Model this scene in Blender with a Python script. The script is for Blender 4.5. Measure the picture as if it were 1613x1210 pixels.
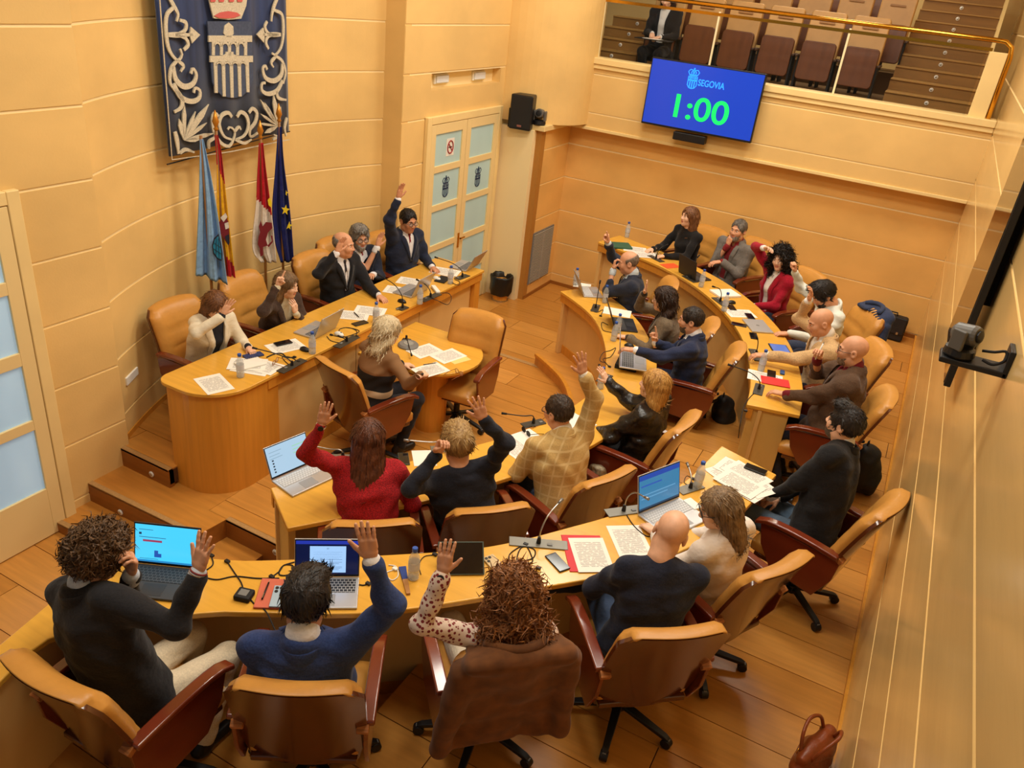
import bpy, bmesh, math, random
import numpy as np
from mathutils import Matrix, Vector

for _o in list(bpy.data.objects):
    bpy.data.objects.remove(_o)
SC = bpy.context.scene
COL = SC.collection
random.seed(7)
rng = np.random.default_rng(11)

# ------------------------------------------------------------------ camera
CAM_H = 3.65
FPX = 1255.58
def _rot():
    yaw, pit, roll = (math.radians(a) for a in (25.012, 27.26, 6.804))
    cy, sy, cp, sp = math.cos(yaw), math.sin(yaw), math.cos(pit), math.sin(pit)
    f = np.array([-sy*cp, cy*cp, -sp]); r = np.array([cy, sy, 0.0]); u = np.cross(r, f)
    c, s = math.cos(roll), math.sin(roll)
    return np.array([c*r + s*u, s*r - c*u, f])
CR = _rot()
cam_d = bpy.data.cameras.new('camera')
cam_d.sensor_fit = 'HORIZONTAL'; cam_d.sensor_width = 36.0
cam_d.lens = 36.0*FPX/1613.0
cam_d.clip_start = 0.05; cam_d.clip_end = 200
cam = bpy.data.objects.new('camera', cam_d); COL.objects.link(cam)
_m = Matrix.Identity(4)
for _i in range(3):
    _m[_i][0] = CR[0][_i]; _m[_i][1] = -CR[1][_i]; _m[_i][2] = -CR[2][_i]
_m[2][3] = CAM_H
cam.matrix_world = _m
SC.camera = cam

# surveying: the ray of the photograph through a pixel, met with a level / a plane
def ray(u, v):
    return CR.T @ np.array([(u-806.5)/FPX, (v-605.0)/FPX, 1.0])
def at(u, v, z):
    d = ray(u, v); t = (z-CAM_H)/d[2]
    return np.array([d[0]*t, d[1]*t, z])
def at_x(u, v, x):
    d = ray(u, v); return d*(x/d[0]) + np.array([0, 0, CAM_H])
def at_y(u, v, y):
    d = ray(u, v); return d*(y/d[1]) + np.array([0, 0, CAM_H])

# ------------------------------------------------------------------ light
SC.view_settings.view_transform = 'Standard'
SC.view_settings.look = 'None'
SC.view_settings.gamma = 1.0
SC.view_settings.use_curve_mapping = False
SC.view_settings.exposure = 0.27
W = bpy.data.worlds.new('world'); SC.world = W
W.use_nodes = True
W.node_tree.nodes['Background'].inputs[0].default_value = (1.0, 0.95, 0.88, 1)
W.node_tree.nodes['Background'].inputs[1].default_value = 0.13
def area_light(name, loc, size, power, color, target=None, sy=None):
    d = bpy.data.lights.new(name, 'AREA'); d.energy = power; d.color = color
    d.shape = 'RECTANGLE'; d.size = size; d.size_y = sy or size
    o = bpy.data.objects.new(name, d); COL.objects.link(o); o.location = loc
    if target is not None:
        o.rotation_euler = (Vector(target)-Vector(loc)).to_track_quat('-Z', 'Y').to_euler()
    return o
WARM = (1.0, 0.955, 0.84)
CEIL = 5.9
for _x, _y, _p in ((-3.0, 2.2, 54), (-1.2, 2.8, 46), (-2.5, 5.6, 72), (-0.8, 5.8, 62), (-3.0, 8.7, 66), (-1.0, 8.8, 66)):
    area_light('ceiling_lamp_light', (_x, _y, CEIL-0.05), 1.0, _p, WARM)
area_light('gallery_lamp_light', (-2.2, 13.5, 5.6), 1.2, 60, (1.0, 0.9, 0.72))

# ------------------------------------------------------------------ levels of the chamber
Z_OUT, Z_IN, Z_PIT, Z_DAIS, Z_STEP, Z_LOW = 0.0, -0.22, -0.36, -0.19, -0.53, -0.62
D_OUT, D_IN, D_DAIS, D_RND = 0.75, 0.53, 0.57, 0.38
XR = 0.525       # right wall
XL = -5.17       # left wall
YF = 10.95       # far wall

# ------------------------------------------------------------------ materials
def srgb(r, g, b):
    def f(c):
        c /= 255.0
        return c/12.92 if c <= 0.04045 else ((c+0.055)/1.055)**2.4
    return (f(r), f(g), f(b), 1.0)
MATS = {}
def mat(name, col, rough=0.5, metal=0.0, spec=0.5, noise=None, bump=None, coat=0.0, emit=None, alpha=1.0, trans=0.0, sheen=0.0, ior=1.45):
    """noise=(scale_xyz, strength, detail[, colour2]); bump=(scale_xyz, strength, distance)"""
    if name in MATS: return MATS[name]
    m = bpy.data.materials.new(name); m.use_nodes = True
    nt = m.node_tree; b = nt.nodes['Principled BSDF']
    c = srgb(*col)
    b.inputs['Base Color'].default_value = c
    b.inputs['Roughness'].default_value = rough
    b.inputs['Metallic'].default_value = metal
    b.inputs['Specular IOR Level'].default_value = spec
    b.inputs['Coat Weight'].default_value = coat
    b.inputs['Coat Roughness'].default_value = 0.12
    b.inputs['Alpha'].default_value = alpha
    b.inputs['Transmission Weight'].default_value = trans
    b.inputs['IOR'].default_value = ior
    if sheen: b.inputs['Sheen Weight'].default_value = sheen
    if emit is not None:
        b.inputs['Emission Color'].default_value = srgb(*emit[0]); b.inputs['Emission Strength'].default_value = emit[1]
    tc = None
    def coords(scale):
        nonlocal tc
        if tc is None: tc = nt.nodes.new('ShaderNodeTexCoord')
        mp = nt.nodes.new('ShaderNodeMapping'); mp.inputs['Scale'].default_value = scale
        nt.links.new(tc.outputs['Object'], mp.inputs['Vector']); return mp.outputs['Vector']
    if noise:
        tx = nt.nodes.new('ShaderNodeTexNoise'); tx.inputs['Scale'].default_value = 1.0; tx.inputs['Detail'].default_value = noise[2]
        nt.links.new(coords(noise[0]), tx.inputs['Vector'])
        rp = nt.nodes.new('ShaderNodeValToRGB')
        k = noise[1]
        if len(noise) > 3:
            c2 = srgb(*noise[3]); rp.color_ramp.elements[0].color = c2; rp.color_ramp.elements[1].color = c
        else:
            rp.color_ramp.elements[0].color = tuple(min(1, q*(1-k)) for q in c[:3])+(1,)
            rp.color_ramp.elements[1].color = tuple(min(1, q*(1+k)) for q in c[:3])+(1,)
        rp.color_ramp.elements[0].position = 0.3; rp.color_ramp.elements[1].position = 0.7
        nt.links.new(tx.outputs['Fac'], rp.inputs['Fac'])
        nt.links.new(rp.outputs['Color'], b.inputs['Base Color'])
    if bump:
        tx = nt.nodes.new('ShaderNodeTexNoise'); tx.inputs['Scale'].default_value = 1.0; tx.inputs['Detail'].default_value = 3
        nt.links.new(coords(bump[0]), tx.inputs['Vector'])
        bp = nt.nodes.new('ShaderNodeBump'); bp.inputs['Strength'].default_value = bump[1]; bp.inputs['Distance'].default_value = bump[2]
        nt.links.new(tx.outputs['Fac'], bp.inputs['Height'])
        nt.links.new(bp.outputs['Normal'], b.inputs['Normal'])
    MATS[name] = m
    return m
def cloth(name, col, k=0.25, sc=140, rough=0.92):
    return mat(name, col, rough, spec=0.25, noise=((sc, sc, sc), k, 3), bump=((9, 9, 14), 0.5, 0.03), sheen=0.1)

M_WALL = mat('stucco_wall', (232, 194, 124), 0.6, noise=((1.1, 1.1, 1.6), 0.10, 6), bump=((60, 60, 60), 0.08, 0.01))
M_WALLO = mat('orange_stucco', (232, 182, 104), 0.5, noise=((1.1, 1.1, 1.6), 0.12, 6), bump=((60, 60, 60), 0.08, 0.01))
M_WALLG = mat('glossy_stucco', (226, 190, 124), 0.17, spec=0.6, noise=((1.2, 0.5, 3.0), 0.12, 6), bump=((14, 3, 30), 0.04, 0.01))
M_JOINT = mat('pale_joint', (246, 224, 172), 0.7)
M_TRIM = mat('cream_trim', (240, 212, 148), 0.5, noise=((3, 3, 3), 0.05, 3))
M_PLANK = [mat('floor_plank_%d' % i, c, 0.3, spec=0.5, noise=((2.2, 26, 8), 0.10, 6), bump=((8, 90, 20), 0.05, 0.005)) for i, c in enumerate(((200, 138, 62), (192, 130, 56), (206, 144, 68)))]
M_GAP = mat('plank_gap', (84, 52, 24), 0.8)
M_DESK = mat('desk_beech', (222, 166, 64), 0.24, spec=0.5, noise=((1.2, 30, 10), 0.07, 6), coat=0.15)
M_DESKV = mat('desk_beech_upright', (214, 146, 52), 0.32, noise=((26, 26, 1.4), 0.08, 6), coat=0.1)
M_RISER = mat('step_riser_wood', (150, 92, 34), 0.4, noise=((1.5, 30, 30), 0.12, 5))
M_NOSE = mat('step_nosing', (176, 136, 84), 0.55, noise=((60, 60, 60), 0.12, 3))
M_PANEL = mat('desk_cream_panel', (226, 186, 118), 0.5, noise=((2, 2, 2), 0.06, 4))
M_LEATH = mat('tan_leather', (198, 140, 64), 0.36, spec=0.45, noise=((5, 5, 5), 0.12, 4), bump=((26, 26, 26), 0.18, 0.012))
M_MAHOG = mat('mahogany_shell', (86, 42, 18), 0.16, spec=0.6, noise=((9, 9, 1.8), 0.2, 5), coat=0.5)
M_ARM = mat('mahogany_arm', (112, 46, 24), 0.2, spec=0.6, noise=((6, 2, 6), 0.15, 4), coat=0.5)
M_PLY = mat('ply_edge', (168, 104, 52), 0.45, noise=((4, 160, 4), 0.35, 2))
M_BLK = mat('black_plastic', (22, 22, 24), 0.42)
M_BLKM = mat('black_matt', (26, 25, 25), 0.75)
M_STEEL = mat('steel', (190, 190, 188), 0.28, metal=1.0)
M_SILV = mat('laptop_silver', (196, 196, 198), 0.34, metal=0.6)
M_BRASS = mat('brass', (214, 160, 60), 0.18, metal=1.0)
M_WHITE = mat('white_plastic', (236, 234, 226), 0.4)
M_GREY = mat('grey_plastic', (120, 120, 118), 0.45)

# ------------------------------------------------------------------ mesh building
class MB:
    def __init__(s): s.v = []; s.f = []; s.m = []
    def add(s, V, F, mi=0):
        n = len(s.v); s.v.extend([tuple(map(float, p)) for p in V])
        s.f.extend([tuple(i+n for i in q) for q in F]); s.m.extend([mi]*len(F)); return s
    def box(s, x0, x1, y0, y1, z0, z1, M=None, mi=0):
        V = [(x, y, z) for z in (z0, z1) for y in (y0, y1) for x in (x0, x1)]
        if M is not None: V = [tuple(M @ Vector(p)) for p in V]
        return s.add(V, [(0, 2, 3, 1), (4, 5, 7, 6), (0, 1, 5, 4), (2, 6, 7, 3), (0, 4, 6, 2), (1, 3, 7, 5)], mi)
    def prism(s, poly, z0, z1, M=None, mi=0):
        n = len(poly); V = [(p[0], p[1], z0) for p in poly]+[(p[0], p[1], z1) for p in poly]
        if M is not None: V = [tuple(M @ Vector(p)) for p in V]
        a = sum(poly[i][0]*poly[(i+1) % n][1]-poly[(i+1) % n][0]*poly[i][1] for i in range(n))
        F = [tuple(range(n-1, -1, -1)), tuple(range(n, 2*n))]+[(i, (i+1) % n, n+(i+1) % n, n+i) for i in range(n)]
        if a < 0: F = [tuple(reversed(q)) for q in F]
        return s.add(V, F, mi)
    def tube(s, path, r, n=8, cap=True, mi=0):
        P = [np.array(p, float) for p in path]; rs = r if hasattr(r, '__len__') else [r]*len(P)
        V = []; up = None
        for i, p in enumerate(P):
            t = P[min(i+1, len(P)-1)]-P[max(i-1, 0)]; t = t/(np.linalg.norm(t)+1e-12)
            if up is None:
                up = np.array([0, 0, 1.0]) if abs(t[2]) < 0.9 else np.array([1.0, 0, 0])
            a = np.cross(t, up); a /= np.linalg.norm(a)+1e-12; b = np.cross(a, t); up = b
            V += [p+rs[i]*(math.cos(q)*a+math.sin(q)*b) for q in [2*math.pi*k/n for k in range(n)]]
        F = [(i*n+k, i*n+(k+1) % n, (i+1)*n+(k+1) % n, (i+1)*n+k) for i in range(len(P)-1) for k in range(n)]
        F = [tuple(reversed(q)) for q in F]
        if cap: F += [tuple(range(n)), tuple(range(len(P)*n-1, (len(P)-1)*n-1, -1))]
        return s.add(V, F, mi)
    def lathe(s, prof, n=20, c=(0, 0, 0), M=None, mi=0, cap=True):
        V = [(c[0]+r*math.cos(2*math.pi*k/n), c[1]+r*math.sin(2*math.pi*k/n), c[2]+z) for r, z in prof for k in range(n)]
        if M is not None: V = [tuple(M @ Vector(p)) for p in V]
        F = [(i*n+k, i*n+(k+1) % n, (i+1)*n+(k+1) % n, (i+1)*n+k) for i in range(len(prof)-1) for k in range(n)]
        if cap: F += [tuple(range(n-1, -1, -1)), tuple(range((len(prof)-1)*n, len(prof)*n))]
        return s.add(V, F, mi)
    def ball(s, c, r, n=10, mi=0, M=None):
        rx, ry, rz = r if hasattr(r, '__len__') else (r, r, r)
        V = []; F = []
        for i in range(1, n):
            a = math.pi*i/n
            for k in range(2*n):
                b = math.pi*k/n; V.append((c[0]+rx*math.sin(a)*math.cos(b), c[1]+ry*math.sin(a)*math.sin(b), c[2]+rz*math.cos(a)))
        m = 2*n
        for i in range(n-2):
            for k in range(m): F.append((i*m+k, (i+1)*m+k, (i+1)*m+(k+1) % m, i*m+(k+1) % m))
        V += [(c[0], c[1], c[2]+rz), (c[0], c[1], c[2]-rz)]; t = len(V)-2
        for k in range(m): F.append((t, k, (k+1) % m)); F.append((t+1, (n-2)*m+(k+1) % m, (n-2)*m+k))
        if M is not None: V = [tuple(M @ Vector(p)) for p in V]
        return s.add(V, F, mi)
    def grid(s, P, mi=0, closed_u=False):
        """P[i][j] points"""
        a, b = len(P), len(P[0]); V = [q for r in P for q in r]
        F = [(i*b+j, i*b+(j+1) % b, (i+1)*b+(j+1) % b, (i+1)*b+j) for i in range(a-1) for j in range(b if closed_u else b-1)]
        return s.add(V, F, mi)
    def slab(s, P, off, mi=0):
        """solid of the sheet P[i][j] and the sheet P+off[i][j]"""
        a, b = len(P), len(P[0])
        Q = [[np.array(P[i][j])+np.array(off[i][j] if hasattr(off[0], '__len__') else off) for j in range(b)] for i in range(a)]
        V = [np.array(q) for r in P for q in r]+[q for r in Q for q in r]; n = a*b
        F = []
        for i in range(a-1):
            for j in range(b-1):
                F.append((i*b+j, i*b+j+1, (i+1)*b+j+1, (i+1)*b+j)); F.append((n+i*b+j, n+(i+1)*b+j, n+(i+1)*b+j+1, n+i*b+j+1))
        for i in range(a-1):
            F.append((i*b, (i+1)*b, n+(i+1)*b, n+i*b)); F.append((i*b+b-1, n+i*b+b-1, n+(i+1)*b+b-1, (i+1)*b+b-1))
        for j in range(b-1):
            F.append((j, n+j, n+j+1, j+1)); k = (a-1)*b; F.append((k+j, k+j+1, n+k+j+1, n+k+j))
        return s.add(V, F, mi)

def obj(name, mb, mats, parent=None, smooth=False, bevel=0.0, loc=None, seg=2, sub=0):
    me = bpy.data.meshes.new(name)
    V = mb.v
    if parent is not None and loc is None and parent.get('_base') is not None:
        bx = parent['_base']; V = [(p[0]-bx[0], p[1]-bx[1], p[2]-bx[2]) for p in V]
    me.from_pydata(V, [], mb.f)
    for m in (mats if isinstance(mats, (list, tuple)) else [mats]): me.materials.append(m)
    if any(mb.m): me.polygons.foreach_set('material_index', mb.m)
    bm = bmesh.new(); bm.from_mesh(me); bmesh.ops.recalc_face_normals(bm, faces=bm.faces); bm.to_mesh(me); bm.free()
    if smooth: me.polygons.foreach_set('use_smooth', [True]*len(me.polygons))
    me.update()
    o = bpy.data.objects.new(name, me); COL.objects.link(o)
    if loc is not None: o.location = loc
    if parent is not None:
        o.parent = parent
    if bevel:
        b = o.modifiers.new('bevel', 'BEVEL'); b.width = bevel; b.segments = seg; b.limit_method = 'ANGLE'; b.angle_limit = 0.6
        if not smooth:
            me.polygons.foreach_set('use_smooth', [True]*len(me.polygons)); b.harden_normals = True
    if sub:
        b = o.modifiers.new('sub', 'SUBSURF'); b.levels = sub; b.render_levels = sub
    return o
def tag(o, label, cat=None, group=None, kind=None):
    if label: o['label'] = label
    if cat: o['category'] = cat
    if group: o['group'] = group
    if kind: o['kind'] = kind
    return o
def thing(name, loc, label, cat, group=None, rz=0.0, world_parts=False):
    o = bpy.data.objects.new(name, None); COL.objects.link(o); o.location = loc; o.rotation_euler = (0, 0, rz)
    o.empty_display_size = 0.1
    if world_parts: o['_base'] = [float(q) for q in loc]
    return tag(o, label, cat, group)
def copy_tree(o, loc=None, rz=None, label=None, parent=None, group=None):
    c = o.copy(); COL.objects.link(c); c.parent = parent
    if loc is not None: c.location = loc
    if rz is not None: c.rotation_euler = (0, 0, rz)
    if label: c['label'] = label
    if group: c['group'] = group
    for ch in list(o.children): copy_tree(ch, parent=c)
    return c
def struct(name, mb, m, **k):
    o = obj(name, mb, m, **k)
    if k.get('parent') is None: o['kind'] = 'structure'
    return o
def RZ(a): return Matrix.Rotation(a, 4, 'Z')
def TR(x, y, z): return Matrix.Translation((x, y, z))
def spline(pts, n):
    """Catmull-Rom through pts, n samples evenly by length"""
    P = np.array(pts, float); P = np.vstack([2*P[0]-P[1], P, 2*P[-1]-P[-2]]); out = []
    for i in range(1, len(P)-2):
        for t in np.linspace(0, 1, 16, endpoint=False):
            a, b, c, d = P[i-1], P[i], P[i+1], P[i+2]
            out.append(0.5*(2*b+(c-a)*t+(2*a-5*b+4*c-d)*t*t+(3*b-a-3*c+d)*t**3))
    out.append(P[-2]); out = np.array(out)
    L = np.r_[0, np.cumsum(np.linalg.norm(np.diff(out, axis=0), axis=1))]
    q = np.linspace(0, L[-1], n)
    return np.stack([np.interp(q, L, out[:, k]) for k in range(out.shape[1])], 1)
# ================================================================== floors
def plank_floor(name, x0, x1, y0, y1, z, thick, row0, seed, lens=(1.6, 2.4), wy=0.325, clip=None):
    base = struct(name, MB().box(x0, x1, y0, y1, z-thick, z-0.012), M_GAP)
    r = random.Random(seed)
    k = math.floor((y0-row0)/wy)
    while row0+k*wy < y1:
        ya, yb = max(y0, row0+k*wy)+0.003, min(y1, row0+(k+1)*wy)-0.003
        if yb-ya > 0.03:
            x = x0-r.uniform(0, lens[0])
            while x < x1:
                xe = x+r.uniform(*lens)
                xa, xb = max(x, x0)+0.003, min(xe, x1)-0.003
                if xb-xa > 0.05 and (clip is None or clip(xa, xb, ya, yb)):
                    obj('plank', MB().box(xa, xb, ya, yb, z-0.012, z), M_PLANK[r.randrange(3)], base)
                x = xe
        k += 1
    return base
plank_floor('floor', -1.75, XR, 0.6, YF, Z_OUT, 0.3, 3.81, 1)                      # aisle behind the outer row
plank_floor('floor', -3.25, -1.75, 9.0, YF, Z_OUT, 0.5, 3.81, 8)
plank_floor('floor', -3.6, -1.75, 0.2, 2.25, Z_OUT, 0.3, 3.81, 5)
plank_floor('floor', -4.16, -2.0, 3.58, 7.62, Z_PIT, 0.2, 7.0, 2)                 # pit
plank_floor('floor', -5.3, -2.0, 7.62, YF, Z_LOW, 0.1, 8.29, 3)                   # by the far door
plank_floor('floor', -5.3, -2.8, 1.0, 3.5, Z_LOW, 0.1, 2.43, 4)                   # by the near door
plank_floor('floor', -5.75, -4.62, 3.62, 7.85, Z_DAIS, 0.14, 3.92, 6, (0.9, 1.3), 0.4)
# dais steps
def step(name, poly, z0, z1, edge, label=None):
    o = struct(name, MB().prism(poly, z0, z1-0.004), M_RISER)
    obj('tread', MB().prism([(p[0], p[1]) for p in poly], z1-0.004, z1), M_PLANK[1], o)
    (xa, ya), (xb, yb) = edge
    d = np.array([xb-xa, yb-ya]); d /= np.linalg.norm(d); n = np.array([-d[1], d[0]])*0.045
    obj('nosing', MB().prism([(xa, ya), (xb, yb), (xb+n[0], yb+n[1]), (xa+n[0], ya+n[1])], z1-0.02, z1+0.006), M_NOSE, o, bevel=0.004)
    return o
def step_light(parent, p, n):
    """round white step light on a riser at p, facing n"""
    q = Vector(n).to_track_quat('Z', 'Y').to_matrix().to_4x4()
    M = TR(*p) @ q
    l = obj('step_light', MB().lathe([(0.026, 0), (0.026, 0.006), (0.018, 0.009)], 16, M=M), M_WHITE, parent, smooth=True)
    obj('step_light_lens', MB().lathe([(0.014, 0.008), (0.014, 0.0105), (0.006, 0.012)], 14, M=M), M_STEEL, l, smooth=True)
s1 = step('trim_1', [(-5.17, 2.95), (-4.3, 2.98), (-3.6, 3.3), (-3.6, 3.6), (-5.17, 3.6)], Z_LOW, Z_STEP, ((-5.17, 2.95), (-4.3, 2.98)))
s2 = step('trim_2', [(-5.19, 3.28), (-4.0, 3.3), (-3.97, 3.585), (-4.16, 3.585), (-4.16, 4.2), (-5.19, 4.2)], Z_STEP, Z_PIT, ((-5.19, 3.28), (-4.0, 3.3)))
s3 = step('trim_3', [(-5.2, 3.61), (-4.62, 3.61), (-4.62, 3.66), (-5.2, 3.66)], Z_PIT, Z_DAIS, ((-5.2, 3.61), (-4.62, 3.61)))
s4 = step('trim_4', [(-3.97, 3.57), (-2.0, 3.57), (-2.0, 3.62), (-3.97, 3.62)], Z_LOW, Z_PIT, ((-3.97, 3.57), (-2.0, 3.57)))
step_light(s3, at_y(239, 747, 3.61), (0, -1, 0)); step_light(s2, at_y(190, 807, 3.285), (0, -1, 0)); step_light(s4, at_y(434, 870, 3.57), (0, -1, 0))
struct('trim_5', MB().box(-4.16, -3.05, 7.6, 7.66, Z_LOW, Z_PIT+0.006), M_NOSE)
# ring of the inner row (raised kerb) as an annular floor
def ring_pts(c, r, a0, a1, n): return [(c[0]+r*math.cos(a), c[1]+r*math.sin(a)) for a in np.linspace(a0, a1, n)]
CI = (-4.42, 5.86)

# ================================================================== walls
ZJ = [-0.45, 0.05, 0.55, 1.05, 1.53, 2.03, 2.53, 3.03, 3.53, 4.03, 4.53, 5.03, 5.53]
def wall(name, path, z0, z1, side, joints=ZJ, m=None, depth=0.03, holes=(), back=0.12):
    """path: xy polyline along the visible face; side +1: the room lies to the left of the path. holes: (s0,s1,za,zb) along the path"""
    m = m or M_WALL
    P = np.array(path, float); T = np.gradient(P, axis=0) if len(P) > 2 else np.repeat((P[1]-P[0])[None], 2, 0)
    N = np.stack([-T[:, 1], T[:, 0]], 1); N /= np.linalg.norm(N, axis=1)[:, None]; N *= side
    S = np.r_[0, np.cumsum(np.linalg.norm(np.diff(P, axis=0), axis=1))]
    def sheet(s0, s1, za, zb, off, th, mb):
        ss = np.unique(np.r_[s0, S[(S > s0) & (S < s1)], s1])
        X = np.stack([np.interp(ss, S, P[:, k]) for k in (0, 1)], 1); NN = np.stack([np.interp(ss, S, N[:, k]) for k in (0, 1)], 1)
        A = X+NN*off; A2 = X+NN*(off-th)
        rows = [[(p[0], p[1], z) for p in A] for z in (za, zb)]
        offs = [[(q[0]-p[0], q[1]-p[1], 0) for p, q in zip(A, A2)] for _ in (0, 1)]
        mb.slab(rows, offs)
    mb = MB(); sheet(0, S[-1], z0, z1, -depth+0.022 if depth < 0.05 else -depth, back, mb)
    w = struct(name, mb, M_JOINT)
    if depth >= 0.05:
        for zj in joints:
            if z0 < zj < z1 and not any(h[2] < zj < h[3] for h in holes):
                mb = MB(); sheet(0, S[-1], zj-0.012, zj+0.012, -0.008, depth-0.01, mb); obj('joint', mb, M_JOINT, w)
    zs = [z0]+[z for z in joints if z0+0.05 < z < z1-0.05]+[z1]
    for za, zb in zip(zs[:-1], zs[1:]):
        a, b = za+(0.011 if za > z0 else 0), zb-(0.011 if zb < z1 else 0)
        hs = [h for h in holes if h[2] < b and h[3] > a]
        cells = [(0, S[-1], a, b)]
        for h in hs:
            new = []
            for c in cells:
                if h[1] <= c[0] or h[0] >= c[1]: new.append(c); continue
                if h[0] > c[0]: new.append((c[0], h[0], c[2], c[3]))
                if h[1] < c[1]: new.append((h[1], c[1], c[2], c[3]))
                lo, hi = max(c[0], h[0]), min(c[1], h[1])
                if h[2] > c[2]: new.append((lo, hi, c[2], h[2]))
                if h[3] < c[3]: new.append((lo, hi, h[3], c[3]))
            cells = new
        for c in cells:
            mb = MB(); sheet(c[0], c[1], c[2], c[3], 0.0, depth, mb)
            obj('wall_panel', mb, m, w)
    return w
WTOP = 5.9
wall('wall_left', [(XL, -0.5), (XL, 3.69)], Z_LOW, WTOP, -1)
_a, _b = np.array([-5.22, 3.69]), np.array([-5.5, 7.58]); _R = 4.45
_mid = (_a+_b)/2; _u = (_b-_a)/np.linalg.norm(_b-_a); _c = _mid+np.array([_u[1], -_u[0]])*math.sqrt(_R*_R-(np.linalg.norm(_b-_a)/2)**2)
_t0, _t1 = math.atan2(*( _a-_c)[::-1]) % (2*math.pi), math.atan2(*(_b-_c)[::-1]) % (2*math.pi)
APSE = lambda s: _c+_R*np.array([math.cos(_t0+(_t1-_t0)*s), math.sin(_t0+(_t1-_t0)*s)])
apse_path = [tuple(APSE(s)) for s in np.linspace(0, 1, 33)]
wall('wall_front', apse_path, Z_DAIS, WTOP, -1)
struct('trim_6', MB().slab([[(p[0]+0.002, p[1], z) for p in apse_path] for z in (Z_DAIS, Z_DAIS+0.05)], (0.012, 0, 0)), M_DESKV)
# wall of the glazed double door: thick panels so that the lamp niche is a real recess
XD = -5.25
wd = wall('wall_door_side', [(XD, 7.58), (XD, 10.12)], Z_LOW, WTOP, -1, depth=0.12, holes=[(0.55, 2.19, 2.34, 2.52)])
struct('wall_door_return', MB().box(-5.56, XD-0.005, 7.575, 7.70, Z_DAIS-0.4, WTOP), M_WALL)
wall('wall_corner', [(XD, 10.02), (-4.74, 10.02)], Z_LOW, 1.80, 1, m=M_WALLO)
struct('trim_7', MB().box(-4.755, -4.66, 9.99, 10.12, Z_LOW, 1.80), mat('brown_edge', (176, 122, 52), 0.5))
wall('wall_grille_side', [(-4.665, 10.0), (-4.665, YF)], Z_LOW, 1.80, -1, m=M_WALLO)
wall('wall_back', [(-4.70, YF), (XR, YF)], Z_LOW, 1.86, -1, m=M_WALLO)
wall('wall_right', [(XR, -1.2), (XR, 16.2)], Z_OUT, WTOP, 1, joints=[0.58, 1.10, 1.58, 2.09, 2.59, 3.1, 3.6, 4.1, 4.6, 5.1], m=M_WALLG)
struct('baseboard_right', MB().box(XR-0.018, XR, 0.2, YF, 0, 0.05), M_DESKV)
struct('baseboard_back', MB().box(-3.25, XR, YF-0.018, YF, 0.0, 0.05), M_RISER)
struct('baseboard_back', MB().box(-4.66, -3.0, YF-0.018, YF, Z_LOW, Z_LOW+0.05), M_RISER)
struct('baseboard_grille_side', MB().box(-4.665, -4.65, 10.0, YF, Z_LOW, Z_LOW+0.05), M_RISER)
struct('baseboard_corner', MB().box(XD, -4.74, 9.99, 10.02, Z_LOW, Z_LOW+0.05), M_RISER)
# ledge at gallery level and the rounded wall above it
struct('trim_8', MB().box(-5.0, -4.60, 9.93, YF-0.2, 1.80, 1.87), M_TRIM, bevel=0.008)
_cp = [( -5.30+0.95*math.cos(a), 10.75+0.85*math.sin(a)) for a in np.linspace(math.radians(-92), math.radians(12), 18)]
wall('wall_gallery_end', _cp, 1.87, WTOP, -1, joints=[5.6])
struct('trim_9', MB().box(-5.27, -5.20, 10.00, 10.08, 1.9, WTOP), M_TRIM, bevel=0.01)

# ceiling with lamps
struct('ceiling', MB().box(-7, 3, -2, 17, WTOP, WTOP+0.1), mat('ceiling_white', (240, 232, 212), 0.8))

# gallery parapet
YP = 10.75
wall('wall_parapet', [(-4.60, YP), (XR, YP)], 1.82, 2.70, -1, back=0.2)
struct('trim_10', MB().box(-4.55, XR, YP-0.03, YP+0.03, 2.60, 2.66), M_TRIM, bevel=0.012)
struct('trim_11', MB().box(-4.55, XR, YP-0.05, YP+0.25, 2.66, 2.74), M_TRIM, bevel=0.01)
struct('trim_12', MB().box(-4.60, XR, YP-0.02, YP+0.2, 1.80, 1.84), M_TRIM, bevel=0.006)
struct('trim_13', MB().box(-4.66, -4.56, YP-0.06, YP+0.05, 1.80, 2.62), M_TRIM, bevel=0.012)

# ================================================================== gallery behind the parapet
M_CARP = mat('gallery_floor', (112, 82, 44), 0.7, noise=((4, 4, 4), 0.15, 4))
struct('floor', MB().box(-4.8, -0.8, 10.95, 12.55, 2.2, 2.32), M_CARP)
struct('floor', MB().box(-4.0, -0.8, 12.55, 13.4, 2.2, 2.62), M_CARP)
struct('floor', MB().box(-4.0, -0.8, 13.4, 14.4, 2.2, 2.92), M_CARP)
struct('wall_gallery_back', MB().box(-7, XR, 15.6, 15.7, 2.2, WTOP), M_WALL)
def stairs(x0, x1, y0, n, lx):
    for i in range(n):
        z = 2.64+0.143*i
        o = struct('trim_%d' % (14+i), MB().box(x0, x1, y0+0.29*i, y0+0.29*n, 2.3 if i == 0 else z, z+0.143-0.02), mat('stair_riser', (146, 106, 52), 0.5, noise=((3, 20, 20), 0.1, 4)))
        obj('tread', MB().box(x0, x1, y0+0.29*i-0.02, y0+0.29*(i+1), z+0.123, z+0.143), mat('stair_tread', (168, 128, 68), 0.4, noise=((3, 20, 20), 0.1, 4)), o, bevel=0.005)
        step_light(o, (lx, y0+0.29*i, z+0.07), (0, -1, 0))
stairs(-0.78, 0.26, 12.0, 10, -0.26)
stairs(-4.9, -4.12, 11.7, 4, -4.5)
struct('trim_30', MB().prism([(11.2, 2.3), (15.0, 2.3), (15.0, 4.4), (12.0, 2.95), (11.2, 2.95)], -0.26, -0.30, M=Matrix(((0, 0, 1, 0.56), (1, 0, 0, 0), (0, 1, 0, 0), (0, 0, 0, 1)))), M_TRIM)

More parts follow.
